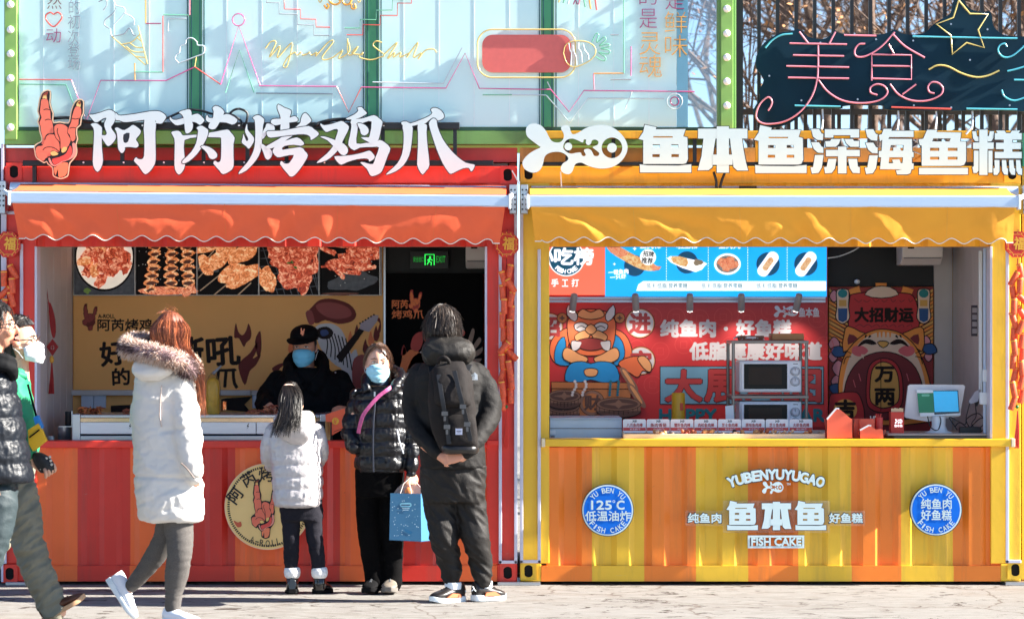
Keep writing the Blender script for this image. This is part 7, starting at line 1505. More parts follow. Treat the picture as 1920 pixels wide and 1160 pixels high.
limb(b, [(893, 702, Y - .01, 24), (912, 735, Y - .02, 24), (918, 775, Y - .05, 22.5), (904, 808, Y - .17, 18), (885, 836, Y - .27, 15), (874, 848, Y - .32, 13)], 18)
limb(b, [(786, 702, Y - .01, 22), (775, 740, Y - .01, 22), (777, 785, Y - .04, 20), (795, 822, Y - .15, 17), (822, 848, Y - .26, 14)], 18)
cloth(b, 'jacket', JK, mn, .009, 2, wrinkle(.006, 13, 13, 19, 7, .0015, .4))
b = MB(); rows(b, [(632, 806, 868, .06, -.02), (645, 796, 886, .10, -.04), (662, 792, 891, .12, -.05), (678, 797, 884, .10, -.04), (692, 815, 866, .06, -.03)], Y - .05)
b.sphere(P(845, 655, Y - .14), .11, .07, .055)
cloth(b, 'hood', mat('hood_black', (38, 35, 32), .6, var=.12, vs=9, bump=.3, bs=120, spec=.3), mn, .009, 2, wrinkle(.011, 12, 12, 13, 9, .003, .2))
b = MB(); b.poly([(882, 712), (883, 703), (890, 698), (895, 702), (896, 712)], Y - .192, .006, 0); lo = b.build('logo_patch', WHT, mn)
b = MB(); b.text('THE', (884, 699.5, 889.5, 702.2), Y - .1935, 0, 0, .02); b.text('NORTH', (883, 703, 890, 706), Y - .1935, 0, 0, .02); b.text('FACE', (883.5, 707, 889.5, 710), Y - .1935, 0, 0, .02); b.build('lettering', BLKC, lo)
b = MB()
rows(b, [(872, 788, 911, .135), (890, 788, 911, .14), (915, 790, 910, .14), (940, 793, 910, .13)], Y)
limb(b, [(824, 925, Y, 32), (828, 970, Y - .01, 30), (833, 1012, Y - .03, 26.5), (841, 1048, Y, 23), (846, 1075, Y, 20), (847, 1092, Y, 16)], 18)
limb(b, [(880, 925, Y, 31), (884, 970, Y - .01, 29), (893, 1012, Y - .03, 26), (900, 1048, Y, 22.5), (904, 1074, Y, 19.5), (905, 1089, Y, 15.5)], 18)
cloth(b, 'trousers', mat('trouser_charcoal', (28, 25, 23), .62, var=.12, vs=9, bump=.25, bs=140, spec=.3), mn, .0085, 2, wrinkle(.011, 9, 9, 17, 5, .003, .9))
SK = mat('shoe_black', (34, 30, 30), .4, var=.1); SO = mat('shoe_orange', (196, 112, 70), .5)
for px, h, t, logo in ((845, (868, 1127, Y + .04), (808, 1130, Y - .12), 862), (908, (887, 1126, Y - .02), (946, 1124, Y + .10), 894)):
    so = shoe(mn, P(*h), P(*t), (0, 0, 1), .10, .098, (SK, WHT, BLKC), .028, 'shoe', chunky=1.06)
    a, c = P(*h), P(*t); d = (c - a).normalized(); s = d.cross(Vector((0, 0, 1))); s = s if s.y < 0 else -s
    b = MB(); q = [a + d * x_ + Vector((0, 0, z)) + s * .052 for x_, z in ((.05, .03), (.16, .03), (.12, .055), (.06, .05))]; b.add(q + [v - s * .012 for v in q], [(0, 1, 2, 3), (4, 5, 6, 7), (0, 1, 5, 4), (1, 2, 6, 5), (2, 3, 7, 6), (3, 0, 4, 7)]); b.build('shoe_panel', SO, so)
    b = MB(); q = [a - d * .002 + Vector((0, -.03, .075)), a + d * .015 + Vector((0, -.05, .055))]; b.tube([q[0] + Vector((0, -.004, .012)), q[0] + Vector((.008, -.004, -.004)), q[0] + Vector((.018, -.004, -.016))], .003, 5); b.tube([q[0] + Vector((.006, -.004, -.002)), q[0] + Vector((-.006, -.004, -.014))], .003, 5); b.build('shoe_mark', WHT, so)
    b = MB(); b.lathe(a + d * .075 + Vector((0, 0, .075)), [(.047, 0), (.050, .03), (.047, .04), (.04, .03)], 18); b.build('sock', WHT, mn, smooth=60)
rg = random.Random(9); st = []
for i in range(620):
    a = rg.uniform(0, 6.283); q = rg.uniform(.1, .6); d0 = (-.25 + q * math.cos(a) * .8, q * math.sin(a), 1); d1 = (-.25 + 1.2 * math.cos(a) * rg.uniform(.7, 1.1), 1.05 * math.sin(a), rg.uniform(-.6, .45))
    if d1[0] > .6 and d1[2] < .3: continue
    st.append(tuft(F, d0, d1, .030, .030 + rg.random() * .02, rg.uniform(.0022, .0038), rg, .022))
hair_shell(mn, F, mat('hair_dark_brown', (40, 32, 27), .5, var=.5, vs=40, stretch=(6, 6, 1)), lambda f, r, u: not (f > .35 and u < .45) and u > -.62, .028, 'hair', st, .014, 5)
# backpack (a thing of its own, worn on the back)
BPK = mat('backpack_black', (33, 29, 28), .75, var=.1, bump=.4, bs=260, spec=.2); BPS = mat('backpack_strap', (32, 34, 38), .55, var=.1, spec=.3)
Yb = Y - .27
bp = thing('backpack', 'black flap top backpack with two buckled straps on the waiting man', 'backpack', P(850, 848, Yb))
b = MB(); rows(b, [(690, 812, 872, .05, .03), (700, 806, 882, .085, .02), (740, 803, 890, .11), (790, 806, 893, .12), (830, 820, 896, .12), (846, 829, 897, .10), (850, 835, 892, .07)], Yb, pw=3.6)
cloth(b, 'main_bag', BPK, bp, .009, 2, wrinkle(.006, 8, 8, 9, 3, .002))
b = MB(); rows(b, [(678, 823, 868, .045, .03), (690, 812, 875, .075, .0), (715, 812, 880, .10, -.035), (745, 815, 884, .11, -.05), (758, 818, 884, .10, -.052), (762, 826, 876, .07, -.05)], Yb, pw=3.2)
cloth(b, 'flap', BPK, bp, .009, 2, wrinkle(.007, 10, 8, 9, 6, .002))
b = MB(); rows(b, [(775, 838, 888, .03, -.09), (790, 834, 893, .045, -.095), (825, 838, 896, .05, -.095), (838, 842, 895, .03, -.09)], Yb, pw=3.6); cloth(b, 'front_pocket', BPK, bp, .008, 2, wrinkle(.004, 10, 8, 9, 8, .002))
for l in ([(822, 702, -.10), (828, 740, -.165), (834, 775, -.165), (838, 800, -.155), (842, 832, -.155)], [(852, 695, -.11), (860, 730, -.165), (868, 762, -.17), (876, 795, -.155), (882, 826, -.15)]):
    so = strap_of(bp, 'strap', BPS, [P(a, c, Yb + y) for a, c, y in l], .024, .005)
    b = MB()
    for k in (2, 3): a, c, y = l[k]; b.pbox(a - 6, c - 4, a + 6, c + 4, Yb + y - .008, .006); b.pbox(a - 2.2, c + 5, a + 2.2, c + 14, Yb + y - .009, .005)
    b.build('buckle', mat('buckle_metal', (96, 96, 98), .35, .7), so, bevel=.001)
b = MB(); b.pbox(854, 803, 867, 814.5, Yb - .150, .004, 0); b.pbox(856, 807, 865, 808.4, Yb - .1515, .001, 1); b.pbox(857, 810, 864, 811, Yb - .1515, .001, 1); b.build('patch', [mat('patch_lilac', (206, 208, 226), .6), mat('patch_ink', (90, 96, 120), .6)], bp)
b = MB(); b.tube([P(a, c, Yb + y) for a, c, y in spline([(822, 690, .01), (824, 674, -.03), (834, 670, -.05), (842, 678, -.04), (842, 692, .0)], 5)], .011, 10); b.build('grab_handle', BPK, bp, smooth=60)
b = MB(); rows(b, [(833, 826, 897, .10, -.035), (842, 828, 898, .11, -.035), (849, 832, 896, .09, -.03)], Yb, pw=3.4); cloth(b, 'base_panel', mat('leatherette', (26, 24, 24), .35), bp, .008, 2, None)
for px in (812, 872): strap_of(bp, 'shoulder_strap', BPS, [P(px, 700, Yb + .07), P(px - 2 + (px > 840) * 8, 684, Y - .1), P(px + (px > 840) * 10, 688, Y + .08), P(px + (px > 840) * 8, 715, Y + .165)], .045, .01, (0, -.3, .9))

# ---------------------------------------------------------------- little girl
Y = -.62; yk = .84
b = MB(); F = Frame(P(545, 756, Y), 178, 2, 0, .9)
head(b, F, True, [(P(546, 790, Y), .042), (P(548, 815, Y), .05)])
rows(b, [(800, 520, 580, .06), (840, 516, 590, .08), (900, 524, 592, .08), (950, 530, 594, .085), (965, 540, 590, .06)], Y)
limb(b, [(545, 945, Y, 15), (546, 1000, Y - .01, 13), (546, 1050, Y, 11), (547, 1095, Y, 9)]); limb(b, [(586, 945, Y, 15), (590, 1000, Y - .01, 13), (595, 1050, Y, 11), (598, 1095, Y, 9)])
limb(b, [(514, 815, Y, 12), (505, 850, Y + .02, 10), (515, 870, Y + .15, 8)]); limb(b, [(592, 815, Y, 12), (602, 850, Y + .02, 10), (592, 868, Y + .15, 8)])
hand(b, P(518, 868, Y + .16), (.2, 1, .1), (0, 0, 1), 1, .5, .75); hand(b, P(590, 866, Y + .16), (-.2, 1, .1), (0, 0, 1), -1, .5, .75)
gl = person('little girl with a black ponytail in a shiny pale lilac puffer jacket', b, SKIN, (X(555, Y), Y, 0), face_disp(F))
GJ = mat('lilac_puffer', (194, 189, 190), .34, var=.03, vs=8, bump=.3, bs=60, coat=.25)
b = MB()
rows(b, [(790, 520, 582, .08), (803, 506, 598, .105), (830, 501, 603, .125), (862, 507, 604, .135), (890, 509, 606, .14), (925, 511, 606, .145), (944, 513, 604, .14), (950, 520, 597, .11)], Y)
limb(b, [(512, 806, Y, 15), (503, 832, Y + .0, 15), (501, 858, Y + .04, 13), (507, 874, Y + .10, 11)], 16); limb(b, [(594, 806, Y, 15), (602, 832, Y, 14), (604, 856, Y + .04, 12), (598, 870, Y + .1, 10)], 16)
cloth(b, 'jacket', GJ, gl, .008, 2, quilt(.072, .010, Z(950, Y), .0045, 3, Z(858, Y), -.03))
b = MB(); rows(b, [(770, 524, 584, .05, -.03), (784, 514, 592, .09, -.05), (806, 516, 590, .10, -.06), (824, 530, 580, .07, -.06), (832, 548, 570, .03, -.05)], Y - .05); cloth(b, 'hood', GJ, gl, .008, 2, wrinkle(.006, 11, 11, 14, 8, .002))
GT = mat('navy_trouser', (32, 31, 39), .85, var=.1, bump=.3, bs=160, spec=.2)
b = MB(); rows(b, [(935, 524, 604, .085), (955, 524, 606, .09), (975, 527, 606, .085)], Y)
limb(b, [(545, 962, Y, 19), (546, 1005, Y - .01, 16), (546, 1040, Y, 14.5), (546, 1068, Y, 12.5)], 16); limb(b, [(587, 962, Y, 19), (590, 1005, Y - .01, 16), (595, 1040, Y, 14.5), (597, 1068, Y, 12.5)], 16)
cloth(b, 'trousers', GT, gl, .008, 2, wrinkle(.004, 12, 12, 22, 2, .0015))
for px, tx, ty in ((548, 545, -.02), (599, 612, .08)):
    b = MB(); c = P(px, 1083, Y); b.lathe(c, [(.036, 0), (.046, .012), (.05, .035), (.046, .06), (.036, .066)], 18); co_ = b.build('fur_cuff', mat('cuff_white', (240, 240, 240), .8, bump=.8, bs=120), gl, smooth=80)
    h = P(px, 1112, Y - .05) if tx < 560 else P(px - 8, 1112, Y - .02); t = P(px - 1, 1112, Y + .13) if tx < 560 else P(px + 20, 1111, Y + .10); so = shoe(gl, h, t, (0, 0, 1), .078, .085, (mat('boot_patent', (26, 22, 22), .15, coat=.5), BLKC, BLKC), .022, 'boot', laces=False, chunky=1.05)
    b = MB(); b.lathe(P(px, 1105, Y), [(.034, 0), (.037, .03), (.036, .075), (.03, .08)], 16); b.build('boot_shaft', mat('boot_patent', (26, 22, 22), .15, coat=.5), so, smooth=60)
st = []; rg = random.Random(3); tie = P(541, 729, Y - .06)
for i in range(520):
    a = rg.uniform(0, 6.283); d = (-.3 + math.cos(a), math.sin(a), rg.uniform(-.6, .5)); st.append(([F(*head_pt(d, .012)), F(*head_pt((d[0] * .6 - .3, d[1] * .55, .75), .018)), tie + Vector((rg.uniform(-.012, .012), rg.uniform(-.01, .01), 0))], .003)) if i < 220 else None
    k = rg.uniform(-1, 1); hl = rg.random()
    st.append(([tie + Vector((rg.uniform(-.012, .012), rg.uniform(-.012, .012), .004)), P(541 + k * 10, 724, Y - .11), P(546 + k * 18, 745, Y - .18 + .02 * rg.random()), P(543 + k * 22, 778, Y - .235 + .03 * rg.random()), P(537 + k * 28 - 6 * hl, rg.uniform(796, 822) - (k > .3) * 8, Y - .26 + .03 * rg.random())], rg.uniform(.0018, .0034)))
hair_shell(gl, F, HAIR, lambda f, r, u: not (f > .35 and u < .5) and u > -.8, .013, 'hair', st, .004, 7)
b = MB(); b.tube([tie + Vector((.024 * math.cos(a), -.012 + .02 * math.sin(a) * .6, .008 * math.sin(a) + .012)) for a in [6.283 * i / 16 for i in range(16)]], .011, 8, closed=True); b.build('hair_tie', mat('scrunchie', (232, 196, 178), .7), gl, smooth=80)

# ---------------------------------------------------------------- woman in the shiny black puffer jacket
Y = -.55
b = MB(); F = Frame(P(708, 682, Y), 8, -2, -3, .93)
head(b, F, True, [(P(713, 715, Y + .02), .046), (P(715, 748, Y + .02), .06)])
rows(b, [(735, 682, 752, .07), (760, 672, 758, .09), (830, 678, 758, .10), (900, 676, 755, .10), (915, 690, 745, .07)], Y)
limb(b, [(690, 895, Y, 19), (692, 970, Y, 17), (698, 1040, Y, 13), (701, 1090, Y, 10)]); limb(b, [(735, 895, Y, 19), (736, 970, Y, 17), (735, 1040, Y, 13), (735, 1090, Y, 10)])
limb(b, [(668, 755, Y, 14), (660, 805, Y - .02, 12), (668, 838, Y - .10, 9)]); limb(b, [(758, 755, Y, 14), (770, 820, Y - .03, 12), (771, 880, Y - .08, 9)])
hand(b, P(668, 826, Y - .06), (.5, .05, -1), (-.8, -.5, 0), 1, .3, .8)
hand(b, P(771, 884, Y - .09), (-.05, -.1, -1), (.4, -.9, 0), -1, .95, .9)
wm_ = person('masked woman in a shiny black puffer jacket facing the viewer with a pink strap', b, SKIN, (X(715, Y), Y, 0), face_disp(F))
face_parts(wm_, F, HAIRB, False, .35); mask(wm_, F, MASKC)
b = MB()
rows(b, [(722, 690, 750, .075), (733, 668, 764, .11), (755, 660, 768, .13), (790, 666, 766, .14), (830, 668, 766, .15), (865, 664, 766, .15), (882, 667, 763, .145), (887, 676, 754, .11)], Y)
limb(b, [(672, 742, Y, 17), (662, 778, Y - .0, 18), (656, 812, Y - .04, 17), (665, 838, Y - .10, 15)], 16); limb(b, [(756, 742, Y, 17), (766, 780, Y - .01, 18), (772, 830, Y - .04, 17), (772, 872, Y - .08, 14), (771, 886, Y - .085, 11)], 16)
cloth(b, 'jacket', BLKP, wm_, .008, 2, quilt(.084, .015, Z(886, Y), .006, 6, 9, .02))
b = MB(); c0 = P(716, 728, Y)
for i in range(2):
    pts = [P(a, c, Y + y) for a, c, y in ([(690, 735, -.11), (687, 716, -.07), (694, 702, .03), (714, 696, .085), (738, 694, .06), (752, 708, -.02), (740, 726, -.10), (722, 742, -.135)])]
    q = spline([tuple(p) for p in pts], 5); b.tube(q, [.028 + .012 * math.sin(3.14 * k / (len(q) - 1)) for k in range(len(q))], 10)
b.tube([P(752, 706, Y + .0), P(762, 716, Y - .0), P(760, 730, Y - .03)], .03, 10); b.tube([P(676, 733, Y - .08), P(664, 737, Y - .1), P(660, 741, Y - .1)], .02, 10)
cloth(b, 'hood', BLKP, wm_, .008, 2, wrinkle(.008, 14, 14, 14, 3, .003))
b = MB(); b.tube([P(a, c, Y + y) for a, c, y in ((704, 740, -.145), (700, 790, -.165), (699, 840, -.172), (700, 884, -.165))], .006, 6); zp = b.build('zip', mat('zip_navy', (30, 36, 52), .4), wm_, smooth=60); b = MB(); b.pbox(701, 734, 704, 743, Y - .158, .006); b.build('zip_pull', STEEL, zp)
for px, py, y in ((666, 732, -.14), (756, 722, -.10)): b = MB(); b.sphere(P(px, py, Y + y), .007); b.build('snap', STEEL, wm_, smooth=180)
b = MB(); b.tube([P(a, c, Y + y) for a, c, y in ((744, 805, -.16), (749, 830, -.165), (756, 850, -.155))], .006, 6); b.build('pocket_zip', STEEL, wm_, smooth=60)
b = MB(); b.lathe(P(712, 722, Y + .0), [(.052, 0), (.055, .02), (.05, .045)], 18); b.build('scarf', mat('scarf_blue', (52, 66, 90), .8, var=.4, vs=60), wm_, smooth=60)
strap_of(wm_, 'bag_strap', mat('strap_pink', (188, 84, 140), .6, var=.2, vs=60), [P(a, c, Y + y) for a, c, y in ((742, 720, -.06), (730, 728, -.148), (712, 741, -.168), (694, 760, -.178), (681, 778, -.178), (675, 796, -.172), (672, 812, -.150))], .022, .005)
b = MB(); rows(b, [(878, 666, 758, .11), (900, 666, 758, .115), (930, 667, 757, .11)], Y)
limb(b, [(691, 915, Y, 24), (691, 970, Y, 23), (695, 1030, Y, 20), (701, 1075, Y, 18), (703, 1090, Y, 19)], 16); limb(b, [(735, 915, Y, 23), (736, 970, Y, 22), (737, 1030, Y, 19.5), (737, 1075, Y, 17.5), (736, 1092, Y, 19)], 16)
cloth(b, 'trousers', mat('black_velvet', (8, 7, 8), .9, var=.1, bump=.2, bs=160, spec=.1), wm_, .008, 2, wrinkle(.004, 12, 12, 14, 4, .001))
for h, t, m_ in (((703, 1106, Y + .06), (690, 1112, Y - .16), (BLKC, BLKC, STEEL)), ((735, 1106, Y + .06), (728, 1112, Y - .17), (mat('shoe_taupe', (128, 118, 106), .6, var=.2, vs=30), mat('sole_grey', (110, 104, 98), .7), STEEL))): shoe(wm_, P(*h), P(*t), (0, 0, 1), .10, .08, m_, .028)
st = []; rg = random.Random(6)
for i in range(360):
    s = rg.choice((-1, 1, 1)); part = (.55, -.12, 1)
    d1 = (rg.uniform(-.8, .05), s * rg.uniform(.8, 1.0), rg.uniform(-.5, .3)); d0 = (rg.uniform(-.6, .75), -.15 + rg.uniform(-.05, .05), 1)
    st.append(tuft(F, d0, d1, .010, .018 + rg.random() * .008, rg.uniform(.0018, .003), rg, .006))
for i in range(14): st.append(([F(*head_pt((.35, rg.uniform(.9, 1), .3), .014)), F(.035, .078, -.03), F(.03, .078 + rg.uniform(-.006, .01), -.085), F(.02, .07 + rg.uniform(-.01, .02), -.125)], .0022))
hair_shell(wm_, F, HAIRB, lambda f, r, u: not (f > .15 and u < .88 - .62 * abs(r + .18)) and not (f > -.1 and u < -.05) and u > -.6, .012, 'hair', st, .003, 9)

# blue paper carrier bag in her hand
Yb = Y - .14
pbg = thing('paper_bag', 'blue paper carrier bag with pale snow dots held by the woman', 'bag', P(770, 1014, Yb)); BAG = mat('bag_blue', (58, 118, 160), .5, var=.04); BAGL = mat('bag_light_side', (140, 210, 236), .5, var=.03)
f0 = [(732, 924), (788, 925), (789, 1014), (730, 1011)]; A_ = [P(a, c, Yb) for a, c in f0]; B_ = [P(812, 926, Yb + .10), P(810, 1012, Yb + .10)]
bk = [A_[0] + (B_[0] - A_[1]), A_[3] + (B_[1] - A_[2])]
b = MB(); b.add([A_[0], A_[1], A_[2], A_[3]], [(0, 1, 2, 3)], 0); b.add([A_[1], B_[0], B_[1], A_[2]], [(0, 1, 2, 3)], 1); b.add([bk[0], B_[0], B_[1], bk[1]], [(0, 1, 2, 3)], 0); b.add([A_[0], bk[0], bk[1], A_[3]], [(0, 1, 2, 3)], 0); b.add([A_[3], A_[2], B_[1], bk[1]], [(0, 1, 2, 3)], 0)
o = b.build('bag', [BAG, BAG], pbg, recalc=False); sm = o.modifiers.new('s', 'SOLIDIFY'); sm.thickness = .003
b = MB(); rg = random.Random(8)
for i in range(46): blob(b, rg.uniform(735, 786), rg.uniform(930, 1006), rg.uniform(.4, 1.1), rg.uniform(.4, 1.1), Yb - .0045, 0, 0, i)
b.poly(stad(750, 942, 772, 950, 4, 5), Yb - .0045, 0, 1); b.pbox(752, 945, 769, 947, Yb - .0052, .0004, 2); b.pbox(754, 952, 768, 953, Yb - .0052, .0004, 0); b.pbox(755, 955, 766, 956, Yb - .0052, .0004, 0); b.poly([(758, 990), (774, 997), (770, 1001), (760, 996)], Yb - .0045, 0, 3)
b.build('print', [mat('print_snow', (196, 226, 242), .5), BAGL, mat('print_script', (40, 60, 110), .5), mat('print_teal', (30, 110, 160), .5)], pbg)
b = MB()
for a in (750, 772): b.tube([P(a, 926, Yb + .0), P(762 + (a - 761) * .5, 906, Yb + .01), P(770, 894, Yb + .03)], .0028, 6)
for a in (776, 800): b.tube([P(a, 926, Yb + .1), P(778 + (a - 788) * .5, 908, Yb + .08), P(771, 894, Yb + .05)], .0028, 6)
b.build('cord_handle', mat('cord_white', (240, 226, 220), .6), pbg, smooth=60)
b = MB(); b.poly([(738, 926), (745, 914), (760, 904), (778, 906), (792, 922), (792, 930), (738, 930)], Yb + .04, .03, 0, (), None, None, 1); b.build('plastic_wrap', mat('clear_wrap', (210, 190, 186), .1, alpha=.45), pbg); b = MB(); b.sphere(P(766, 921, Yb + .035), .022, .01, .026); b.build('orange_item', mat('item_orange', (240, 150, 90), .5), pbg, smooth=180)

# ---------------------------------------------------------------- cook behind the grill
Y = .92
b = MB(); F = Frame(P(572, 650, Y), -12, 5, 2, .98)
head(b, F, True, [(P(574, 688, Y + .03), .055), (P(575, 720, Y + .03), .07)])
rows(b, [(705, 535, 620, .09), (730, 522, 640, .11), (800, 525, 635, .12), (860, 528, 632, .12)], Y)
limb(b, [(525, 718, Y, 17), (503, 755, Y - .08, 13), (510, 770, Y - .30, 9)]); limb(b, [(637, 718, Y, 17), (652, 760, Y - .08, 13), (652, 772, Y - .28, 9)])
hand(b, P(503, 757, Y - .34), (.35, -.55, -.65), (-.4, -.7, .6), 1, .65, .95); hand(b, P(657, 768, Y - .33), (-.8, -.5, .1), (.1, -.5, .85), -1, .6, .95)
ck = person('cook in a black coat, black cap and blue mask behind the grill', b, SKINW, (X(575, Y), Y, .1), face_disp(F))
face_parts(ck, F, HAIR, False, .4); mask(ck, F, MASKB)
b = MB()
rows(b, [(690, 545, 610, .10, .02), (704, 522, 634, .14), (725, 506, 648, .16), (770, 508, 648, .17), (820, 512, 645, .17), (870, 512, 645, .17), (874, 530, 630, .13)], Y)
limb(b, [(522, 715, Y, 22), (504, 742, Y - .04, 22), (497, 756, Y - .16, 19), (501, 758, Y - .30, 15)], 16); limb(b, [(636, 715, Y, 22), (651, 745, Y - .04, 21), (657, 762, Y - .16, 18), (658, 768, Y - .30, 14)], 16)
cloth(b, 'coat', BLKC, ck, .009, 2, wrinkle(.010, 8, 8, 10, 3, .003, .3))
b = MB(); q = spline([tuple(P(a, c, Y + y)) for a, c, y in ((566, 722, -.17), (545, 700, -.12), (540, 680, -.0), (556, 664, .10), (585, 660, .11), (606, 672, .03), (606, 696, -.1), (584, 722, -.17))], 5); b.tube(q, .032, 10); q2 = [Vector(v) + Vector((0, -.005, -.05)) for v in q]; b.tube(q2, .036, 10)
cloth(b, 'collar', BLKC, ck, .009, 2, wrinkle(.006, 12, 12, 12, 5, .002))
for px, py in ((629, 676), (629, 692)): b = MB(); b.sphere(P(px, py + 6, Y - .13), .006); b.build('snap', STEEL, ck, smooth=180)
b = MB(); rg_ = []
for j in range(9):
    t = j / 8; o = []
    for k in range(28):
        a = 6.28319 * k / 28; q = .112 * math.sqrt(max(.003, 1 - (t * .98) ** 2.6)); o.append(F(q * 1.06 * math.cos(a) - .006, q * .86 * math.sin(a), .058 + .088 * t + .006 * math.cos(a) * (1 - t)))
    rg_.append(o)
b.rings(rg_); cp_ = b.build('cap', BLKC, ck, smooth=60)
b = MB(); vs = []
for j in range(6):
    for k in range(17):
        a = R(-72 + 144 * k / 16); q = 1 + .62 * j / 5 * math.cos(a * .9) ** .7; vs.append(F(.112 * q * math.cos(a), .098 * math.sin(a) * (1 + .03 * j), .062 - .0065 * j * math.cos(a)))
b.add(vs, [(j * 17 + k, j * 17 + k + 1, (j + 1) * 17 + k + 1, (j + 1) * 17 + k) for j in range(5) for k in range(16)]); o = b.build('cap_peak', BLKC, cp_, smooth=180, recalc=False); so = o.modifiers.new('s', 'SOLIDIFY'); so.thickness = .005
b = MB(); xk = lambda a, c: (563 + (a - 90) * .0135, 614.5 + (c - 60) * .0135); yk_ = F(.118, 0, .09).y - .012; b.poly(CL_OUT, yk_, .004, 0, (), xk); b.build('cap_emblem', mat('emblem_coral', (244, 150, 110), .6), cp_)
hair_shell(ck, F, mat('hair_grey_black', (52, 48, 46), .5, var=.3, vs=40), lambda f, r, u: f < .25 and -.35 < u < .5, .006, 'hair', (), .003, 2)
pile('roast_claws', 'bunch of roasted claws in the cook\'s left hand over the grill', 'food', (498, 760, 520, 776), .42, 776, [mat('roast_tan', (200, 120, 80), .5), mat('roast_brown', (150, 74, 46), .5)], 22, .007, .022, None, 9)

# ---------------------------------------------------------------- man with glasses, mask and green jacket (walking right)
Y = -2.2
b = MB(); F = Frame(P(38, 642, Y), 82, -6, 0, 1.0)
head(b, F, True, [(P(34, 680, Y), .058), (P(30, 715, Y), .075)])
rows(b, [(710, -10, 50, .10), (760, -15, 55, .12), (840, -15, 55, .12), (900, -8, 50, .12), (925, 0, 42, .09)], Y)
limb(b, [(25, 900, Y - .07, 26), (38, 970, Y - .07, 24), (52, 1025, Y - .07, 20), (78, 1090, Y - .07, 16), (97, 1140, Y - .07, 13), (112, 1145, Y - .07, 13)])
limb(b, [(15, 900, Y + .1, 26), (0, 980, Y + .1, 23), (-20, 1040, Y + .1, 19), (-50, 1110, Y + .1, 14), (-60, 1150, Y + .1, 12)])
limb(b, [(12, 730, Y - .16, 20), (8, 800, Y - .2, 16), (40, 840, Y - .16, 13), (68, 856, Y - .12, 10)]); hand(b, P(62, 850, Y - .12), (.75, -.1, -.6), (.3, -.75, .55), 1, .5, .9)
gm = person('man with glasses and a white mask in a green jacket, in profile', b, SKIN, (X(35, Y), Y, 0), face_disp(F))
face_parts(gm, F, HAIR, False, .1); mask(gm, F, MASKW)
b = MB(); rows(b, [(690, 8, 46, .09), (702, -20, 52, .15), (730, -28, 57, .17), (780, -30, 66, .18), (830, -30, 73, .18), (858, -28, 70, .17), (863, -15, 60, .13)], Y)
limb(b, [(8, 722, Y - .16, 26), (2, 790, Y - .22, 22), (30, 836, Y - .18, 17), (56, 850, Y - .14, 13)], 16)
cloth(b, 'jacket', mat('green_jacket', (24, 140, 96), .65, var=.08, bump=.15, bs=120), gm, .009, 2, wrinkle(.007, 9, 9, 13, 11, .002))
b = MB(); q = spline([tuple(P(a, c, Y + y)) for a, c, y in ((48, 706, -.06), (30, 700, -.10), (12, 690, -.02), (24, 686, .08), (46, 698, .06))], 5); b.tube(q, .02, 10); b.build('collar', MATS['green_jacket'], gm, smooth=60)
OT_ = mat('olive_trouser', (128, 124, 108), .65, var=.15, vs=8, bump=.3, bs=90, spec=.3)
b = MB(); rows(b, [(850, -15, 60, .14), (890, -15, 62, .15), (925, -10, 62, .14)], Y)
limb(b, [(30, 915, Y - .07, 37), (42, 965, Y - .07, 34), (52, 1010, Y - .07, 31), (62, 1045, Y - .07, 29), (77, 1085, Y - .07, 28), (92, 1118, Y - .07, 27), (100, 1143, Y - .07, 25)], 18)
limb(b, [(12, 915, Y + .1, 34), (0, 980, Y + .1, 30), (-20, 1040, Y + .1, 27), (-48, 1105, Y + .1, 24), (-58, 1142, Y + .1, 20)], 18)
cloth(b, 'trousers', OT_, gm, .0085, 2, wrinkle(.018, 9, 9, 17, 21, .006, -.7))
BS = mat('shoe_brown', (92, 52, 34), .5, var=.2, vs=20)
shoe(gm, P(84, 1166, Y - .07), P(163, 1122, Y - .07), (-.3, 0, 1), .105, .085, (BS, mat('sole_tan', (214, 166, 124), .6), BLKC), .024); shoe(gm, P(-80, 1160, Y + .1), P(-5, 1163, Y + .1), (0, 0, 1), .105, .085, (BS, MATS['sole_tan'], BLKC), .024)
rg = random.Random(14); st = [tuft(F, (rg.uniform(.1, .75), rg.uniform(-.4, .4), 1), (rg.uniform(-1.1, -.1), rg.uniform(-1, 1), rg.uniform(-.5, .7)), .014, .022 + .01 * rg.random(), rg.uniform(.002, .0036), rg, .008) for i in range(420)]
hair_shell(gm, F, HAIR, lambda f, r, u: not (f > .18 and u < .66) and not (f > -.15 and u < -.05) and u > -.7, .017, 'hair', st, .006, 4)
def glasses(par, F, m, lens=None):
    b = MB()
    for s in (-1, 1):
        b.tube([F(.104 - .006 * abs(math.cos(a)) - .012 * max(0, math.cos(a)), s * (.034 + .026 * math.cos(a)), .002 + .02 * math.sin(a)) for a in [6.283 * i / 18 for i in range(18)]], .0024, 6, closed=True)
        b.tube([F(.088, s * .061, .008), F(.04, s * .079, .01), F(-.01, s * .083, .006), F(-.03, s * .08, -.012)], .003, 6)
    b.tube([F(.104, -.01, .008), F(.109, 0, .012), F(.104, .01, .008)], .0024, 6); b.build('glasses', m, par, smooth=60)
glasses(gm, F, mat('frame_brown', (60, 40, 34), .3))
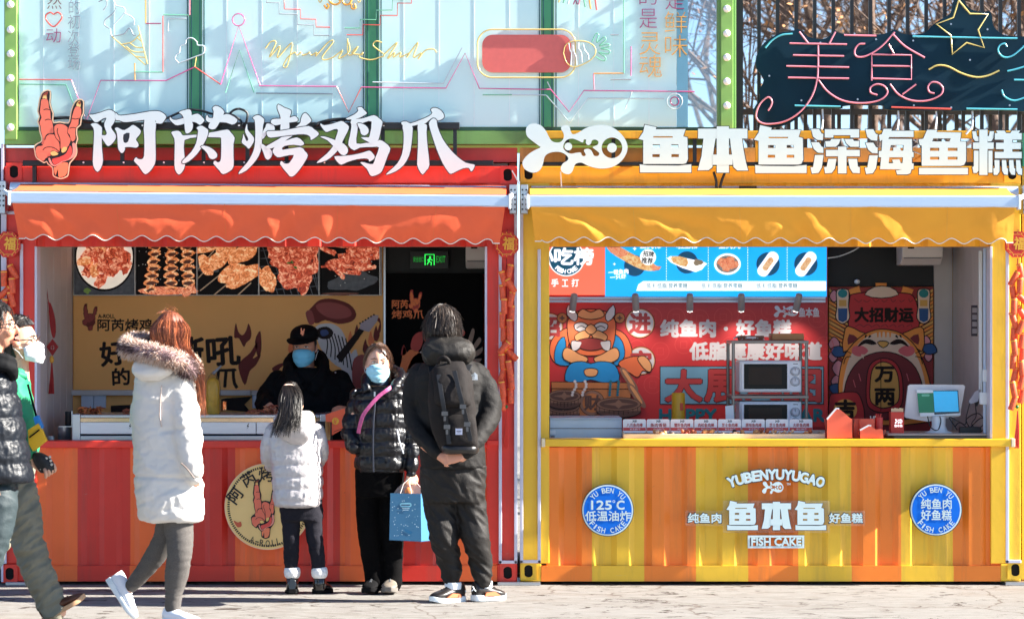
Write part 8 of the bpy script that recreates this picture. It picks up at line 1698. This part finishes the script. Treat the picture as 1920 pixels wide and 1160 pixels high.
r = thing('belt_pouch', 'yellow and blue pouch at the waist of the man in green', 'pouch', P(68, 840, Y - .1)); b = MB(); b.poly([(52, 806), (72, 793), (86, 826), (62, 846), (54, 832)], Y - .24, .06); b.build('pouch', mat('pouch_yellow', (240, 186, 36), .5, var=.06), r, bevel=.012); b = MB(); b.tube([P(55, 820, Y - .244), P(74, 805, Y - .244)], .004, 6); b.build('zip', BLKC, r); b = MB(); b.poly([(62, 782), (71, 778), (80, 800), (76, 806), (66, 796)], Y - .22, .05); b.build('blue_tab', mat('pouch_blue', (40, 140, 220), .5), r, bevel=.01); strap_of(r, 'strap', BLKC, [P(a, c, Y - .2) for a, c in ((52, 720), (60, 750), (68, 780))], .012, .004)
b = MB(); c = P(70, 858, Y - .13); rot = Matrix.Rotation(R(35), 3, 'Y'); rows(b, [(848, 62, 78, .03), (856, 60, 92, .042), (868, 64, 101, .045), (878, 70, 104, .042), (886, 76, 102, .034)], Y - .15); cloth(b, 'glove', mat('glove_black', (26, 24, 24), .6, var=.5, vs=70), gm, .006, 2, None)
b = MB()
for i in range(4): limbm(b, [(P(84 + i * 5.5, 880 - i * 3, Y - .19 + i * .012), .0095), (P(87 + i * 5.5, 889 - i * 3.4, Y - .195 + i * .012), .009), (P(86 + i * 5.4, 894 - i * 3.6, Y - .18 + i * .012), .0078)], 8, 2)
b.build('fingertips', SKIN, gm, smooth=180)
b = MB(); rg = random.Random(2)
for i in range(3):
    for k in range(4): b.sphere(P(74 + k * 6.5 + i * 1.5, 864 + i * 7 - k * 2.6, Y - .184), .0075, .004, .0075)
b.build('glove_studs', mat('stud_pale', (206, 200, 190), .5), gm, smooth=180)

# ---------------------------------------------------------------- man in the black puffer coat at the left edge
Y = -2.75
b = MB(); F = Frame(P(-6, 615, Y), 88, -10, 0, 1.02)
head(b, F, True, [(P(-14, 655, Y), .06), (P(-20, 690, Y), .078)])
rows(b, [(690, -70, 20, .11), (760, -76, 24, .13), (860, -76, 30, .13), (920, -66, 20, .12), (940, -55, 10, .09)], Y)
limb(b, [(-22, 915, Y - .08, 28), (-28, 1000, Y - .08, 24), (-42, 1060, Y - .08, 20), (-52, 1150, Y - .08, 14), (-48, 1182, Y - .08, 13)]); limb(b, [(-30, 915, Y + .1, 28), (-40, 1010, Y + .1, 24), (-60, 1080, Y + .1, 18), (-90, 1160, Y + .1, 14), (-90, 1178, Y + .1, 12)])
limb(b, [(-40, 735, Y - .16, 20), (-45, 820, Y - .2, 16), (-25, 890, Y - .18, 11)]); hand(b, P(-22, 893, Y - .18), (.2, 0, -1), (0, -1, 0), 1, .5, 1.05)
pm = person('man with dark glasses in a black puffer coat cut by the left edge', b, SKINW, (X(-20, Y), Y, 0), face_disp(F))
face_parts(pm, F, HAIR, True, .1); glasses(pm, F, mat('frame_dark', (28, 24, 26), .3))
b = MB(); rows(b, [(672, -60, 12, .10), (690, -76, 22, .16), (720, -82, 30, .18), (780, -84, 43, .20), (840, -84, 53, .21), (885, -82, 61, .21), (904, -76, 62, .19), (909, -62, 46, .14)], Y)
limb(b, [(-38, 725, Y - .17, 30), (-44, 800, Y - .23, 28), (-34, 870, Y - .22, 20)], 16)
cloth(b, 'coat', mat('black_puffer_blue', (13, 19, 28), .45, var=.15, vs=10, bump=.25, bs=70, spec=.35), pm, .009, 2, quilt(.118, .017, Z(908, Y), .006, 16))
b = MB(); q = spline([tuple(P(a, c, Y + y)) for a, c, y in ((24, 690, -.05), (18, 674, -.12), (-15, 664, -.15), (-45, 655, -.05), (-40, 650, .08), (0, 664, .12), (26, 684, .05))], 5); b.tube(q, .026, 10); b.tube([Vector(v) - Vector((0, 0, .04)) for v in q], .034, 10); cloth(b, 'collar', mat('collar_black', (10, 11, 14), .8, spec=.2), pm, .009, 2, wrinkle(.006, 12, 12, 12, 5, .002))
b = MB(); rows(b, [(895, -70, 34, .15), (930, -66, 33, .15), (950, -60, 30, .14)], Y)
limb(b, [(-4, 940, Y - .08, 38), (-12, 1000, Y - .08, 34), (-24, 1050, Y - .08, 30), (-44, 1120, Y - .08, 26), (-50, 1165, Y - .08, 24)], 18); limb(b, [(-28, 940, Y + .1, 36), (-42, 1010, Y + .1, 31), (-62, 1080, Y + .1, 26), (-88, 1150, Y + .1, 22)], 18)
cloth(b, 'trousers', mat('teal_grey_trouser', (40, 54, 58), .65, var=.1, bump=.2, bs=120), pm, .009, 2, wrinkle(.008, 8, 8, 14, 22, .002))
shoe(pm, P(-70, 1182, Y - .08), P(8, 1184, Y - .08), (0, 0, 1), .105, .085, (BLKC, BLKC, BLKC)); shoe(pm, P(-112, 1178, Y + .1), P(-34, 1180, Y + .1), (0, 0, 1), .105, .085, (BLKC, BLKC, BLKC))
rg = random.Random(15); st = [tuft(F, (rg.uniform(.1, .8), rg.uniform(-.5, .5), 1), (rg.uniform(-1.1, .5), rg.choice((-1, 1)) * rg.uniform(.5, 1), rg.uniform(-.3, .7)), .014, .022 + .01 * rg.random(), rg.uniform(.002, .0036), rg, .008) for i in range(380)]
hair_shell(pm, F, HAIR, lambda f, r, u: not (f > .4 and u < .55) and not (f > -.15 and u < -.05) and u > -.7, .016, 'hair', st, .006, 6)
# ================================================================ bare trees beyond the railings
BARK = mat('bark', (108, 88, 76), .85, var=.3, vs=20, bump=.6, bs=30); TWIG = mat('twig_bark', (98, 80, 70), .85, var=.3, vs=10); LEAF = [mat('dry_leaf', (176, 128, 84), .7), mat('dry_leaf_dark', (120, 84, 60), .7)]
def tree(label, seed, h, loc, rot=0, sc=1):
    g = random.Random(seed); T = MB(); C = MB()
    def grow(p, d, ln, r, dep):
        pts = [p]; q = p.copy(); dd = d.copy(); n = 5
        for i in range(n):
            dd = (dd + Vector((g.uniform(-.16, .16), g.uniform(-.16, .16), g.uniform(-.02, .1)))).normalized(); q = q + dd * (ln / n); pts.append(q.copy())
        (T if dep < 1 else C).tube(pts, [r * (1 - .5 * i / n) for i in range(n + 1)], 9 if dep == 0 else 5 if dep < 3 else 3, 0, cap=False)
        if dep == 4:
            if g.random() < .35:
                for k in range(3):
                    c = pts[-1 - k]; u = Vector((g.uniform(-1, 1), g.uniform(-1, 1), g.uniform(-1, 1))).normalized() * .035; v = u.orthogonal().normalized() * .018
                    C.add([c, c + u + v, c + u * 2, c + u - v], [(0, 1, 2, 3)], 1 + (g.random() < .5))
            return
        k = (9, 6, 5, 4)[dep]
        for i in range(k):
            t = g.uniform(.30 if dep else .28, 1.0); j = min(n - 1, int(t * n)); b0 = pts[j].lerp(pts[j + 1], t * n - j); a = g.uniform(0, 6.283); o = dd.orthogonal().normalized(); o2 = dd.cross(o)
            nd = (dd * g.uniform(.5, 1.0) + (o * math.cos(a) + o2 * math.sin(a)) * g.uniform(.6, 1.0) + Vector((0, 0, .18))).normalized(); grow(b0, nd, ln * g.uniform(.42, .62), r * (.5 if dep else .42) * (1.05 - .3 * t), dep + 1)
    grow(Vector((0, 0, -.2)), Vector((0, 0, 1)), h, h * .008 + .018, 0)
    r_ = thing('tree', label, 'tree', loc, 'bare trees behind the railings')
    for mb, nm, ms in ((T, 'trunk', BARK), (C, 'crown', [TWIG] + LEAF)):
        mb.v = [(v[0] + loc[0], v[1] + loc[1], v[2] + loc[2]) for v in mb.v]; mb.build(nm, ms, r_, smooth=60, recalc=False)
    r_.rotation_euler = (0, 0, rot); r_.scale = (sc, sc, sc); return r_
t0 = [tree('bare tree with a slim trunk behind the star of the neon board', 3, 6.8, (4.6, 7.5, 0)), tree('bare tree with a thick trunk seen through the right end of the glass', 8, 7.6, (2.45, 8.8, 0)), tree('bare leaning tree behind the pink neon characters', 12, 7.2, (3.4, 10.5, 0))]
spots = [(4.2, 6.6, 5.2, .9, 1, 'near slim bare tree behind the middle of the neon board'), (7.0, 12.0, 2.9, 1.1, 2, 'bare tree further back near the right edge'), (4.9, 17, 5.0, 1.25, 0, 'distant bare tree in the middle of the railing view'), (6.3, 8.6, .4, 1.0, 0, 'bare tree behind the railing at the far right edge'), (3.9, 13.5, 1.3, 1.05, 1, 'bare tree further back between the two neon characters'), (5.6, 12.5, 2.6, 1.1, 2, 'bare tree further back under the star'), (6.6, 20, 5.6, 1.35, 0, 'distant bare tree right of the star'), (3.0, 20, .9, 1.3, 1, 'distant bare tree at the left end of the railing'), (3.0, 6.9, 2.2, .9, 0, 'near bare tree just right of the green corner post'), ]
for x, y, rz, s, k, lab in spots:
    c = copy_tree(t0[k]); c.location = (x, y, 0); c.rotation_euler = (0, 0, rz); c.scale = (s, s, s); c['label'] = lab
